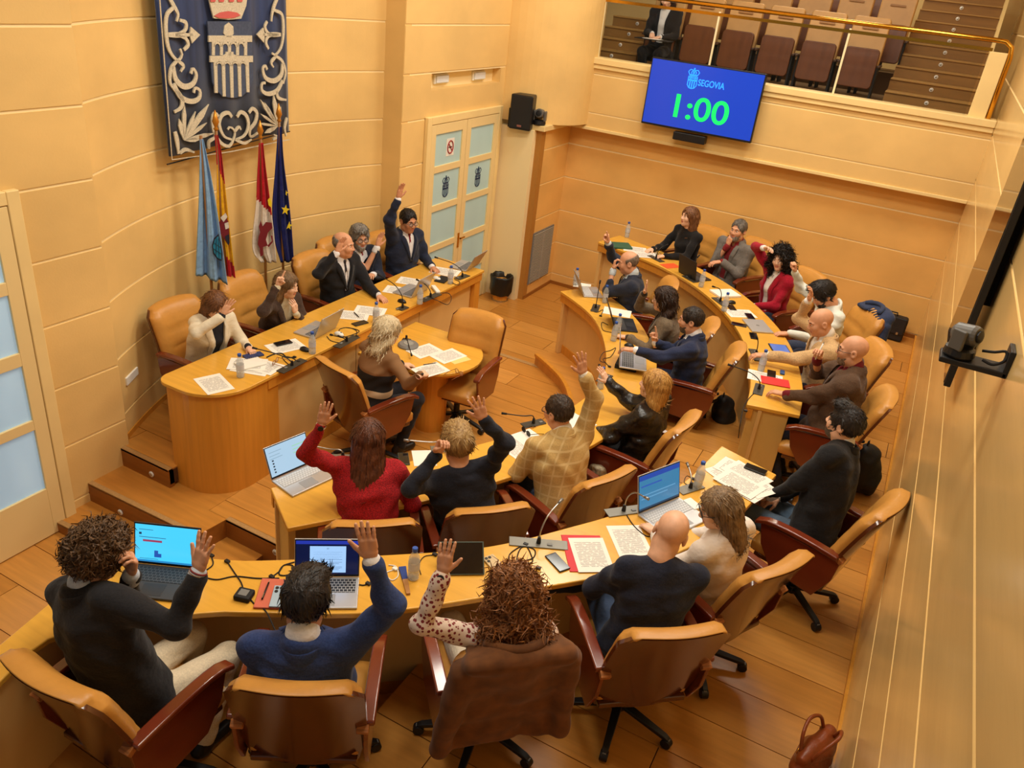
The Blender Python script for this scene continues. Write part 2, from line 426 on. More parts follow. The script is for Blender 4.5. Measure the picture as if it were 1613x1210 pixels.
# glazed balustrade: each pane is a part, brass rails
bal = thing('glass_balustrade', (-2.0, YP+0.08, 2.74), 'clear glass balustrade with brass rails above the gallery parapet', 'balustrade', world_parts=True)
M_GLASS = mat('clear_glass', (30, 30, 26), 0.02, spec=0.6, alpha=0.10)
xs = [-4.5, -4.36, -2.83, -1.27, 0.2]
yb = YP+0.08
for xa, xb in zip(xs[1:-1], xs[2:]):
    obj('glass_pane', MB().box(xa+0.012, xb-0.012, yb-0.005, yb+0.005, 2.745, 3.46), M_GLASS, bal)
for x in xs[1:-1]:
    obj('glass_joint', MB().box(x-0.012, x+0.012, yb-0.009, yb+0.009, 2.742, 3.47), mat('joint_profile', (232, 220, 180), 0.35), bal)
obj('post', MB().tube([(-4.47, yb, 2.74), (-4.47, yb, 3.54)], 0.025, 12), M_BRASS, bal, smooth=True)
obj('top_rail', MB().tube([(-4.5, yb, 3.535), (0.22, yb, 3.535), (0.34, yb, 3.53), (0.41, yb-0.02, 3.48), (0.43, yb-0.02, 3.38), (0.43, yb-0.02, 2.72)], 0.026, 12), M_BRASS, bal, smooth=True)
obj('lower_rail', MB().box(-4.46, 0.24, yb-0.012, yb+0.012, 3.42, 3.455), M_BRASS, bal)
obj('end_panel', MB().box(0.22, 0.40, yb-0.03, yb+0.03, 2.72, 3.42), M_TRIM, bal, bevel=0.008)
struct('trim_31', MB().box(-4.62, -4.50, YP-0.05, YP+0.3, 2.74, WTOP), M_TRIM, bevel=0.006)

# gallery seats
M_SEATB = mat('seat_wood', (104, 60, 32), 0.35, noise=((14, 14, 2), 0.15, 4))
M_GSEAT = mat('gallery_leather', (196, 152, 92), 0.45, noise=((6, 6, 6), 0.08, 4))
def rounded_rect(w, h, r, n=5):
    out = []
    for cx, cz, a0 in ((w-r, h-r, 0), (-w+r, h-r, 90), (-w+r, -h+r, 180), (w-r, -h+r, 270)):
        for k in range(n+1):
            a = math.radians(a0+90*k/n); out.append((cx+r*math.cos(a), cz+r*math.sin(a)))
    return out
XZ = Matrix(((1, 0, 0, 0), (0, 0, -1, 0), (0, 1, 0, 0), (0, 0, 0, 1)))   # (x, z, depth) -> world xyz
def gallery_seat(loc, label):
    t = thing('gallery_seat', loc, label, 'seat', 'folding seats in the gallery')
    T = TR(0, 0.13, 0.72) @ Matrix.Rotation(math.radians(-10), 4, 'X')
    obj('backrest', MB().prism(rounded_rect(0.225, 0.31, 0.04), -0.05, 0.05, M=TR(0, 0.10, 0.98) @ Matrix.Rotation(math.radians(-9), 4, 'X') @ XZ), M_GSEAT, t, loc=(0, 0, 0), bevel=0.02)
    obj('back_tuft', MB().prism(rounded_rect(0.10, 0.012, 0.01), -0.004, 0.01, M=TR(0, 0.062, 1.16) @ Matrix.Rotation(math.radians(-9), 4, 'X') @ XZ), mat('tuft', (160, 114, 62), 0.5), t, loc=(0, 0, 0))
    obj('folded_seat', MB().prism(rounded_rect(0.215, 0.24, 0.05), -0.03, 0.03, M=TR(0, -0.10, 0.69) @ Matrix.Rotation(math.radians(-6), 4, 'X') @ XZ), M_SEATB, t, loc=(0, 0, 0), bevel=0.012)
    for sx in (-1, 1):
        obj('side_frame', MB().box(sx*0.228-0.012, sx*0.228+0.012, -0.1, 0.12, 0.0, 0.72), M_BLKM, t, loc=(0, 0, 0))
    for sx in (-1, 1):
        obj('armrest', MB().box(sx*0.247-0.02, sx*0.247+0.02, -0.18, 0.10, 0.72, 0.75), mat('arm_dark', (70, 44, 28), 0.4), t, loc=(0, 0, 0), bevel=0.01)
    return t
ORD = ['leftmost', 'second', 'third', 'fourth', 'fifth', 'sixth', 'seventh']
g0 = None
for row, (y, z, xsr) in enumerate(((12.0, 2.32, [-3.88, -3.34, -2.80, -2.26, -1.72, -1.18]), (12.9, 2.62, [-3.70, -3.16, -2.62, -2.08, -1.54, -1.0]), (13.75, 2.92, [-2.95, -2.4, -1.85, -1.30]))):
    for i, x in enumerate(xsr):
        lab = 'folding gallery seat, %s from the left in the %s row behind the glass' % (ORD[i], ('front', 'middle', 'back')[row])
        if g0 is None: g0 = gallery_seat((x, y, z), lab)
        else: copy_tree(g0, (x, y, z), 0, lab)
# ================================================================== desks
def offset_poly(P, d):
    P = np.array(P); T = np.gradient(P, axis=0); N = np.stack([T[:, 1], -T[:, 0]], 1); N /= np.linalg.norm(N, axis=1)[:, None]
    return P+N*d
def band(mb, A, B, z0, z1, mi=0):
    """solid strip between plan curves A and B"""
    mb.slab([[(p[0], p[1], z1) for p in A], [(p[0], p[1], z1) for p in B]], (0, 0, z0-z1), mi)
def upright(mb, A, B, z0, z1):
    mb.slab([[(p[0], p[1], z0) for p in A], [(p[0], p[1], z1) for p in A]], [[(b[0]-a[0], b[1]-a[1], 0) for a, b in zip(A, B)]]*2)
def curved_desk(name, far, near, ztop, zfl, label, nseg=40, panel_in=0.10, ends=True, skirt=None, split=0):
    """far/near: plan curves of the two top edges, far edge towards the pit"""
    F, N = spline(far, nseg), spline(near, nseg)
    c = (F[nseg//2]+N[nseg//2])/2
    t = thing(name, (c[0], c[1], zfl), label, 'desk', world_parts=True)
    mb = MB(); band(mb, F, N, ztop-0.035, ztop); obj('worktop', mb, M_DESK, t, bevel=0.008)
    w = np.linalg.norm(N-F, axis=1)[:, None]; D = (N-F)/w
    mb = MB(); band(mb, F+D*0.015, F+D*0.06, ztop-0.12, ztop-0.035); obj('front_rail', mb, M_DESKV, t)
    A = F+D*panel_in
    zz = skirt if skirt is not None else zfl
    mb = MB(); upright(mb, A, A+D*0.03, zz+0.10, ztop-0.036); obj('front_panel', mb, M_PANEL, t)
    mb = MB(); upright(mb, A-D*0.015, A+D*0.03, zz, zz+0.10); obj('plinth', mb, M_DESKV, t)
    mb = MB()
    ks = [0, nseg-1] if ends else []
    for k in ks:
        d = (F[1]-F[0]) if k == 0 else (F[-2]-F[-1]); d = d/np.linalg.norm(d)
        a, b = F[k]+D[k]*0.03+d*0.02, N[k]-D[k]*0.08+d*0.02
        mb = MB().prism([a, b, b+d*0.05, a+d*0.05], zz, ztop-0.036); obj('end_panel', mb, M_PANEL if k else mat('pale_leg', (216, 180, 104), 0.45), t, bevel=0.005)
    return t, F, N, D
o1f = [(-2.93, 1.05), (-3.0, 1.38), (-3.05, 1.62), (-3.12, 1.92), (-2.98, 2.16), (-2.67, 2.32), (-2.48, 2.44), (-2.0, 2.83), (-1.55, 3.24), (-1.22, 3.71), (-1.02, 4.05), (-0.81, 4.57), (-0.71, 5.24)]
o1n = [(-2.75, 1.10), (-2.83, 1.33), (-2.86, 1.50), (-2.78, 1.64), (-2.62, 1.82), (-2.37, 2.05), (-2.22, 2.15), (-1.72, 2.5), (-1.12, 3.14), (-0.80, 3.52), (-0.58, 3.9), (-0.40, 4.4), (-0.28, 5.1)]
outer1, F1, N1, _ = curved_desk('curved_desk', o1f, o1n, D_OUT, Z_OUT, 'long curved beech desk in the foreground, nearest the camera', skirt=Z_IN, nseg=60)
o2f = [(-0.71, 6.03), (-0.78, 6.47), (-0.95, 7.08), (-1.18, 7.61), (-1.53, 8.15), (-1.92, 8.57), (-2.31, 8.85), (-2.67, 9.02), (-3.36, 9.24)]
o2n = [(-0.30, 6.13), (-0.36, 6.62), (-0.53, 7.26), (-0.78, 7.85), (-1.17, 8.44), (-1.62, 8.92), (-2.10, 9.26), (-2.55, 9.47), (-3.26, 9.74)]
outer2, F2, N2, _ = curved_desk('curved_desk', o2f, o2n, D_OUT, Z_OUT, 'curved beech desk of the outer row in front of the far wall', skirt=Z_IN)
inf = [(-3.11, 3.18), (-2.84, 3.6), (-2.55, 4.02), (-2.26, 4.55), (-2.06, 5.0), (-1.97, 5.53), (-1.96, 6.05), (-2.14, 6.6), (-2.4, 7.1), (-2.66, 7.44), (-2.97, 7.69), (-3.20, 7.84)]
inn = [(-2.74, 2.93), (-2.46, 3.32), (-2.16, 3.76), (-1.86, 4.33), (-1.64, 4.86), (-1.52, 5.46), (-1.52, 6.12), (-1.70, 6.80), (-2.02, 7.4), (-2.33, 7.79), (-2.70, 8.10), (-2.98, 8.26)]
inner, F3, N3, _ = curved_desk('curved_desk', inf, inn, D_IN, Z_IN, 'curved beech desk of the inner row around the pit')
# raised kerb and floor of the inner row
kf = offset_poly(F3, -0.22)
kerb = MB(); band(kerb, kf[1:], offset_poly(N3, 0.95)[1:], Z_PIT-0.2, Z_IN); struct('floor', kerb, M_PLANK[2])
kerb = MB(); band(kerb, offset_poly(F3, -0.235)[1:], offset_poly(F3, -0.19)[1:], Z_IN-0.03, Z_IN+0.004); struct('trim_32', kerb, M_DESKV)

# dais desk: straight front, rounded near end
XDF = -4.12
t = thing('presidency_desk', (-4.4, 5.8, Z_DAIS), 'long straight presidency desk with rounded near end below the flags', 'desk', world_parts=True)
def rend(x0, x1, y0, y1, r, n=10):
    pts = [(x1, y1), (x0, y1), (x0, y0+0.12)]
    pts += [(x0+0.12-0.12*math.cos(a), y0+0.12-0.12*math.sin(a)) for a in np.linspace(0.1, math.pi/2, 6)]
    pts += [(x1-r+r*math.sin(a), y0+r-r*math.cos(a)) for a in np.linspace(0, math.pi/2, n)]
    return pts
obj('worktop', MB().prism(rend(-4.76, XDF, 3.68, 7.72, 0.36), D_DAIS-0.03, D_DAIS), M_DESK, t, bevel=0.006)
obj('near_end', MB().prism(rend(-4.73, XDF-0.02, 3.70, 4.25, 0.34), Z_PIT, D_DAIS-0.03), M_DESKV, t)
obj('front_rail', MB().box(XDF-0.05, XDF-0.012, 4.25, 7.70, D_DAIS-0.12, D_DAIS-0.03), M_DESKV, t, bevel=0.004)
obj('front_post', MB().box(XDF-0.06, XDF-0.025, 4.25, 4.37, Z_PIT, D_DAIS-0.12), M_DESKV, t)
obj('front_post', MB().box(XDF-0.12, XDF-0.02, 7.56, 7.68, Z_PIT, D_DAIS-0.12), M_DESKV, t)
obj('front_post', MB().box(-4.72, -4.60, 7.56, 7.68, Z_DAIS, D_DAIS-0.03), M_DESKV, t)
for ya, yb2 in ((4.38, 5.45), (5.46, 6.50), (6.51, 7.55)):
    obj('front_panel', MB().box(XDF-0.10, XDF-0.07, ya, yb2, Z_PIT+0.13, D_DAIS-0.11), M_PANEL, t)
obj('plinth', MB().box(XDF-0.1, XDF-0.03, 4.26, 7.6, Z_PIT, Z_PIT+0.13), M_DESKV, t, bevel=0.006)
# round table
RT = (-3.58, 5.86)
t = thing('round_table', (RT[0], RT[1], Z_PIT), 'rounded beech clerk table pushed up to the presidency desk', 'table', world_parts=True)
poly = [(XDF+0.005, 6.33), (XDF+0.005, 5.38)]+[(RT[0]+0.46*math.cos(a), RT[1]+0.475*math.sin(a)) for a in np.linspace(-math.pi/2, math.pi/2, 22)]
obj('worktop', MB().prism(poly, D_RND-0.03, D_RND), M_DESK, t, bevel=0.006)
poly2 = [(XDF+0.02, 6.27), (XDF+0.02, 5.44)]+[(RT[0]+0.41*math.cos(a), RT[1]+0.415*math.sin(a)) for a in np.linspace(-math.pi/2, math.pi/2, 22)]
obj('apron', MB().prism(poly2, D_RND-0.075, D_RND-0.03), M_DESKV, t)
obj('pedestal', MB().lathe([(0.15, 0), (0.15, D_RND-0.075-Z_PIT)], 24, c=(RT[0]+0.06, RT[1]-0.10, Z_PIT)), M_DESKV, t, smooth=False)

# ================================================================== chairs
def pad(mb, w, l, thick, M, r=0.05, puff=0.02, n=10, tufts=()):
    """cushion: rounded rectangle in (x, along), puffed along +depth"""
    rows = []
    for i in range(n+1):
        t = i/n; row = []
        for j in range(n+1):
            s = -1+2*j/n
            e = max(abs(s), abs(2*t-1))
            d = puff*(1-e**4)
            for tv in tufts: d -= 0.016*math.exp(-((t-tv)/0.025)**2)*max(0, 1-abs(s)**6*1.0)*(1 if abs(s) < 0.8 else 0.3)
            row.append((s*w*(1 if 0 < i < n else 0.96), thick+d-(0.012 if e == 1 else 0), t*l))
        rows.append(row)
    P = [[tuple(M @ Vector(q)) for q in r_] for r_ in rows]
    Q = [[tuple(M @ Vector((q[0], 0, q[2]))) for q in r_] for r_ in rows]
    off = [[np.array(Q[i][j])-np.array(P[i][j]) for j in range(n+1)] for i in range(n+1)]
    mb.slab(P, off)
def make_chair(loc, label, rz=0):
    t = thing('swivel_armchair', loc, label, 'chair', 'tan leather swivel armchairs', rz)
    Z0 = (0, 0, 0)
    # mahogany shell of the back: curved sheet, rounded at the top, tilted back
    n, k = 14, 10; rows = []; th = math.radians(19)
    prof = lambda v: 0.285*(1-0.0*v) if v < 0.86 else 0.285*(1-0.16*((v-0.86)/0.14)**2.2)
    def back_pt(u, v, d):
        w = prof(v)*(0.86+0.14*min(1, v/0.35))
        x = u*w; zz = 0.34+0.70*v; yy = -0.19-math.tan(th)*(zz-0.46)*(0.70+0.30*v)+0.045*u*u+d
        return (x, yy, zz-0.02*abs(u)**3*(v > 0.9))
    rows = [[back_pt(-1+2*j/n, i/k, -0.075) for j in range(n+1)] for i in range(k+1)]
    sh = obj('back_shell', MB().slab(rows, (0, 0.022, 0)), M_MAHOG, t, loc=Z0, smooth=True); e = sh.modifiers.new('es', 'EDGE_SPLIT'); e.split_angle = 0.9
    rows = []
    for i in range(23):
        v = 0.12+0.90*i/22; row = []
        for j in range(n+1):
            u = (-1+2*j/n)*0.955
            p = back_pt(u, min(v, 0.995), 0)
            ed = max(abs(-1+2*j/n), abs(2*i/22-1)); d = 0.042*(1-ed**6)
            for tv in (0.52, 0.72): d -= 0.02*math.exp(-((v-tv)/0.022)**2)*(1 if abs(u) < 0.62 else 0.15)
            row.append((p[0], p[1]+d-(0.02 if ed > 0.99 else 0), p[2]+(0.012 if v > 0.99 else 0)))
        rows.append(row)
    cu = obj('back_cushion', MB().slab(rows, [[(0, -0.062 if i > 20 else -0.055, 0.0) for j in range(n+1)] for i in range(23)]), M_LEATH, t, loc=Z0, smooth=True)
    e = cu.modifiers.new('bv', 'BEVEL'); e.width = 0.012; e.segments = 2; e.limit_method = 'ANGLE'; e.angle_limit = 0.8
    mb = MB(); pad(mb, 0.255, 0.50, 0.09, TR(0, -0.22, 0.39) @ Matrix(((1, 0, 0, 0), (0, 0, 1, 0), (0, 1, 0, 0), (0, 0, 0, 1))), puff=0.03)
    obj('seat', mb, M_LEATH, t, loc=Z0, smooth=True, bevel=0.015)
    obj('seat_pan', MB().prism([(-0.24, -0.24), (0.24, -0.24), (0.25, 0.24), (-0.25, 0.24)], 0.355, 0.39), M_MAHOG, t, loc=Z0, bevel=0.008)
    for sx in (-1, 1):
        # side panel: wide under the armrest, tapering to the seat
        poly = [(0.24, 0.655), (0.20, 0.50), (0.10, 0.36), (-0.20, 0.33), (-0.28, 0.50), (-0.30, 0.66)]
        M = Matrix(((0, 0, 1, 0), (1, 0, 0, 0), (0, 1, 0, 0), (0, 0, 0, 1)))
        obj('side_panel', MB().prism(poly, sx*0.282-0.011, sx*0.282+0.011, M=M), M_ARM, t, loc=Z0, bevel=0.005)
        a = MB(); path = []
        for i in range(9):
            s = i/8; path.append((sx*0.287, -0.28+0.55*s, 0.665+0.015*math.sin(math.pi*s)-(0.03*max(0, s-0.85)/0.15)))
        rows = [[(p[0]-0.032, p[1], p[2]) for p in path], [(p[0]+0.032, p[1], p[2]) for p in path]]
        obj('armrest', a.slab(rows, (0, 0, 0.032)), M_ARM, t, loc=Z0, bevel=0.01)
        obj('ply_joint', MB().box(-0.027, 0.027, -0.04, 0.0, -0.018, 0.016, M=TR(sx*0.268, -0.272, 0.672) @ Matrix.Rotation(math.radians(28), 4, 'X')), M_PLY, t, loc=Z0, bevel=0.004)
    obj('gas_column', MB().lathe([(0.03, 0.10), (0.03, 0.22), (0.022, 0.22), (0.022, 0.33), (0.11, 0.335), (0.11, 0.36)], 14), M_BLK, t, loc=Z0, smooth=False)
    b = obj('star_base', MB().lathe([(0.045, 0.07), (0.05, 0.09), (0.045, 0.13)], 12), M_BLK, t, loc=Z0)
    for i in range(5):
        a = 2*math.pi*i/5+0.4; c, s = math.cos(a), math.sin(a)
        ang = a
        mb = MB().slab([[(0.03, -0.026, 0.118), (0.30, -0.018, 0.078), (0.325, -0.016, 0.066)], [(0.03, 0.026, 0.118), (0.30, 0.018, 0.078), (0.325, 0.016, 0.066)]], (0, 0, -0.026))
        mb.v = [tuple(RZ(ang) @ Vector(p)) for p in mb.v]
        obj('base_leg', mb, M_BLK, t, loc=Z0, bevel=0.005)
        mb = MB(); C = (0.315*c, 0.315*s, 0.03)
        mb.lathe([(0.03, -0.022), (0.03, 0.022)], 12, M=TR(*C) @ RZ(ang) @ Matrix.Rotation(math.pi/2, 4, 'X'))
        w = obj('castor', mb, M_BLK, t, loc=Z0, bevel=0.004)
        obj('castor_cap', MB().box(0.30, 0.33, -0.01, 0.01, 0.045, 0.062, M=RZ(ang)), M_GREY, w, loc=Z0)
    return t
CHAIR0 = None
def chair(x, y, zf, yaw, label):
    """yaw: direction the sitter faces, degrees from +x"""
    global CHAIR0
    rz = math.radians(yaw-90)
    if CHAIR0 is None:
        CHAIR0 = make_chair((x, y, zf), label, rz); return CHAIR0
    return copy_tree(CHAIR0, (x, y, zf), rz, label)
# ================================================================== figures: implicit surfaces meshed in numpy
def surface_nets(d, lo, h):
    s = d < 0
    nx, ny, nz = d.shape
    cnt = np.zeros((nx-1, ny-1, nz-1), np.int8)
    for i in (0, 1):
        for j in (0, 1):
            for k in (0, 1): cnt += s[i:nx-1+i, j:ny-1+j, k:nz-1+k]
    I, J, K = np.nonzero((cnt > 0) & (cnt < 8))
    idx = np.full(cnt.shape, -1, np.int32); idx[I, J, K] = np.arange(len(I))
    acc = np.zeros((len(I), 3), np.float32); num = np.zeros(len(I), np.float32)
    C = [(i, j, k) for i in (0, 1) for j in (0, 1) for k in (0, 1)]
    val = {c: d[I+c[0], J+c[1], K+c[2]] for c in C}
    for a in C:
        for ax in range(3):
            if a[ax] == 0:
                b = list(a); b[ax] = 1; b = tuple(b)
                va, vb = val[a], val[b]; m = (va < 0) != (vb < 0)
                t = np.where(m, va/(np.where(m, va-vb, 1)), 0).astype(np.float32)
                for q in range(3):
                    acc[:, q] += np.where(m, a[q]+(t if q == ax else 0), 0)
                num += m
    V = (np.stack([I, J, K], 1)+acc/num[:, None])*h+np.array(lo, np.float32)
    F = []
    for ax in range(3):
        sl0 = [slice(None)]*3; sl1 = [slice(None)]*3; sl0[ax] = slice(0, -1); sl1[ax] = slice(1, None)
        A, B = s[tuple(sl0)], s[tuple(sl1)]
        ch = A != B
        P = np.stack(np.nonzero(ch), 1)
        u, v = [(1, 2), (2, 0), (0, 1)][ax]
        ok = (P[:, u] > 0) & (P[:, v] > 0) & (P[:, u] < d.shape[u]-1) & (P[:, v] < d.shape[v]-1)
        P = P[ok]; flip = B[P[:, 0], P[:, 1], P[:, 2]]
        q = []
        for du, dv in ((0, 0), (1, 0), (1, 1), (0, 1)):
            R = P.copy(); R[:, u] -= du; R[:, v] -= dv; q.append(idx[R[:, 0], R[:, 1], R[:, 2]])
        Q = np.stack(q, 1); Q[~flip] = Q[~flip][:, ::-1]
        F.append(Q[:, ::-1])
    F = np.vstack(F)
    return V, F[(F >= 0).all(1)]
def quad_mesh(name, V, F, mats, mi=None):
    me = bpy.data.meshes.new(name)
    me.vertices.add(len(V)); me.vertices.foreach_set('co', np.ascontiguousarray(V, np.float32).ravel())
    me.loops.add(4*len(F)); me.loops.foreach_set('vertex_index', np.ascontiguousarray(F, np.int32).ravel())
    me.polygons.add(len(F)); me.polygons.foreach_set('loop_start', np.arange(0, 4*len(F), 4, dtype=np.int32))
    me.polygons.foreach_set('loop_total', np.full(len(F), 4, np.int32))
    for m in mats: me.materials.append(m)
    if mi is not None: me.polygons.foreach_set('material_index', np.ascontiguousarray(mi, np.int32))
    me.polygons.foreach_set('use_smooth', np.ones(len(F), bool))
    me.update(calc_edges=True); me.validate()
    return me
class Field:
    def __init__(s, lo, hi, h):
        s.lo = np.array(lo, float); s.h = h
        n = np.ceil((np.array(hi)-s.lo)/h).astype(int)+1
        s.ax = [(s.lo[i]+h*np.arange(n[i])).astype(np.float32) for i in range(3)]
        s.d = np.full(n, 0.09, np.float32)
    def win(s, lo, hi):
        sl = []
        for i in range(3):
            a = max(0, int((lo[i]-s.lo[i])/s.h)); b = min(len(s.ax[i]), int((hi[i]-s.lo[i])/s.h)+2)
            if b <= a: return None, None
            sl.append(slice(a, b))
        X = np.meshgrid(*[s.ax[i][sl[i]] for i in range(3)], indexing='ij', sparse=True)
        return tuple(sl), X
    def union(s, fn, lo, hi, k):
        sl, X = s.win(lo, hi)
        if sl is None: return
        D = s.d[sl]; e = fn(*X).astype(np.float32)
        if k <= 0: s.d[sl] = np.minimum(D, e); return
        hh = np.clip(0.5+0.5*(D-e)/k, 0, 1); s.d[sl] = D*(1-hh)+e*hh-k*hh*(1-hh)
    def cut(s, fn, lo, hi, k=0.008):
        sl, X = s.win(lo, hi)
        if sl is None: return
        D = s.d[sl]; e = -fn(*X).astype(np.float32)
        hh = np.clip(0.5+0.5*(e-D)/k, 0, 1); s.d[sl] = D*(1-hh)+e*hh+k*hh*(1-hh)
    def cone(s, a, b, ra, rb, k=0.03, sq=None):
        """tapered capsule; sq=(dir, f): distances along dir count f times (flattening)"""
        a, b = np.array(a, float), np.array(b, float); ab = b-a; L2 = ab@ab+1e-9; R = max(ra, rb)+k+0.035
        lo, hi = np.minimum(a, b)-R, np.maximum(a, b)+R
        def fn(X, Y, Z):
            px, py, pz = X-a[0], Y-a[1], Z-a[2]
            t = np.clip((px*ab[0]+py*ab[1]+pz*ab[2])/L2, 0, 1)
            qx, qy, qz = px-t*ab[0], py-t*ab[1], pz-t*ab[2]
            r2 = qx*qx+qy*qy+qz*qz
            if sq is not None:
                e = qx*sq[0][0]+qy*sq[0][1]+qz*sq[0][2]; r2 = r2+(sq[1]**2-1)*e*e
            return np.sqrt(r2)-(ra+(rb-ra)*t)
        s.union(fn, lo, hi, k)
    def ell(s, c, r, k=0.03, M=None, cut=False):
        c = np.array(c, float); r = np.array(r, float); R = max(r)+k+0.02
        def fn(X, Y, Z):
            p = (X-c[0], Y-c[1], Z-c[2])
            if M is not None: p = tuple(p[0]*M[0][i]+p[1]*M[1][i]+p[2]*M[2][i] for i in range(3))
            k0 = np.sqrt((p[0]/r[0])**2+(p[1]/r[1])**2+(p[2]/r[2])**2)+1e-6
            k1 = np.sqrt((p[0]/r[0]**2)**2+(p[1]/r[1]**2)**2+(p[2]/r[2]**2)**2)+1e-6
            return k0*(k0-1)/k1
        (s.cut if cut else s.union)(fn, c-R, c+R, k)
    def folds(s, amp, f, seed, dirn=None):
        r = np.random.default_rng(seed); X, Y, Z = np.meshgrid(*s.ax, indexing='ij', sparse=True)
        n = 0
        for i in range(4):
            a = r.normal(size=3); a /= np.linalg.norm(a); a[2] *= 1.6; b = r.normal(size=3); b /= np.linalg.norm(b); g = f*(0.6+0.8*r.random())
            n = n+np.sin(g*(X*a[0]+Y*a[1]+Z*a[2])+1.8*np.sin(0.45*g*(X*b[0]+Y*b[1]+Z*b[2])+i)+r.random()*6)
        s.d += (amp*0.35*n).astype(np.float32)
    def mesh(s): return surface_nets(s.d, s.lo, s.h)

# ---- head, hair, hand templates (head frame: x right, y forward, z up, origin mid-head)
def head_template(sex):
    f = Field((-0.11, -0.14, -0.21), (0.11, 0.14, 0.15), 0.0048)
    m = sex == 'm'; jw = 1.0 if m else 0.9
    f.ell((0, -0.012, 0.035), (0.076, 0.097, 0.086), 0.01)
    f.ell((0, 0.022, -0.035), (0.060*jw, 0.074, 0.086), 0.035)
    f.ell((0, 0.058, -0.094), (0.026*jw, 0.026, 0.022), 0.03)
    for x in (-1, 1):
        f.ell((x*0.040, 0.062, -0.022), (0.024, 0.024, 0.028), 0.025)
        f.ell((x*0.050*jw, 0.0, -0.07), (0.016, 0.03, 0.025), 0.03)
        f.cone((x*0.012, 0.088, 0.026), (x*0.046, 0.074, 0.024), 0.009 if m else 0.006, 0.007, 0.014)
        f.ell((x*0.031, 0.099, 0.004), (0.019, 0.016, 0.013), 0.010, cut=True)
        f.ell((x*0.079, -0.012, -0.002), (0.011, 0.023, 0.032), 0.006)
        f.ell((x*0.088, -0.008, 0.002), (0.007, 0.012, 0.019), 0.005, cut=True)
    f.cone((0, 0.086, 0.016), (0, 0.106, -0.026), 0.008, 0.0115, 0.010)
    for x in (-1, 1): f.ell((x*0.012, 0.098, -0.030), (0.009, 0.011, 0.008), 0.008)
    f.ell((0, 0.088, -0.053), (0.024, 0.012, 0.0065), 0.006); f.ell((0, 0.087, -0.065), (0.021, 0.012, 0.0075), 0.006)
    f.ell((0, 0.102, -0.0588), (0.026, 0.008, 0.0022), 0.004, cut=True)
    f.cone((0, -0.022, -0.07), (0, -0.032, -0.125), 0.056 if m else 0.047, 0.062 if m else 0.052, 0.03)
    V, F = f.mesh(); c = V[F].mean(1)
    lips = (abs(c[:, 0]) < 0.023) & (c[:, 2] < -0.048) & (c[:, 2] > -0.071) & (c[:, 1] > 0.089)
    return V, F, lips.astype(np.int32)
HEADS = {}
def ellf(X, Y, Z, c, r):
    p = (X-c[0], Y-c[1], Z-c[2])
    k0 = np.sqrt((p[0]/r[0])**2+(p[1]/r[1])**2+(p[2]/r[2])**2)+1e-6
    k1 = np.sqrt((p[0]/r[0]**2)**2+(p[1]/r[1]**2)**2+(p[2]/r[2]**2)**2)+1e-6
    return k0*(k0-1)/k1
def smin(a, b, k):
    h = np.clip(0.5+0.5*(a-b)/k, 0, 1); return a*(1-h)+b*h-k*h*(1-h)
def smax(a, b, k): return -smin(-a, -b, k)
HAIRS = {}
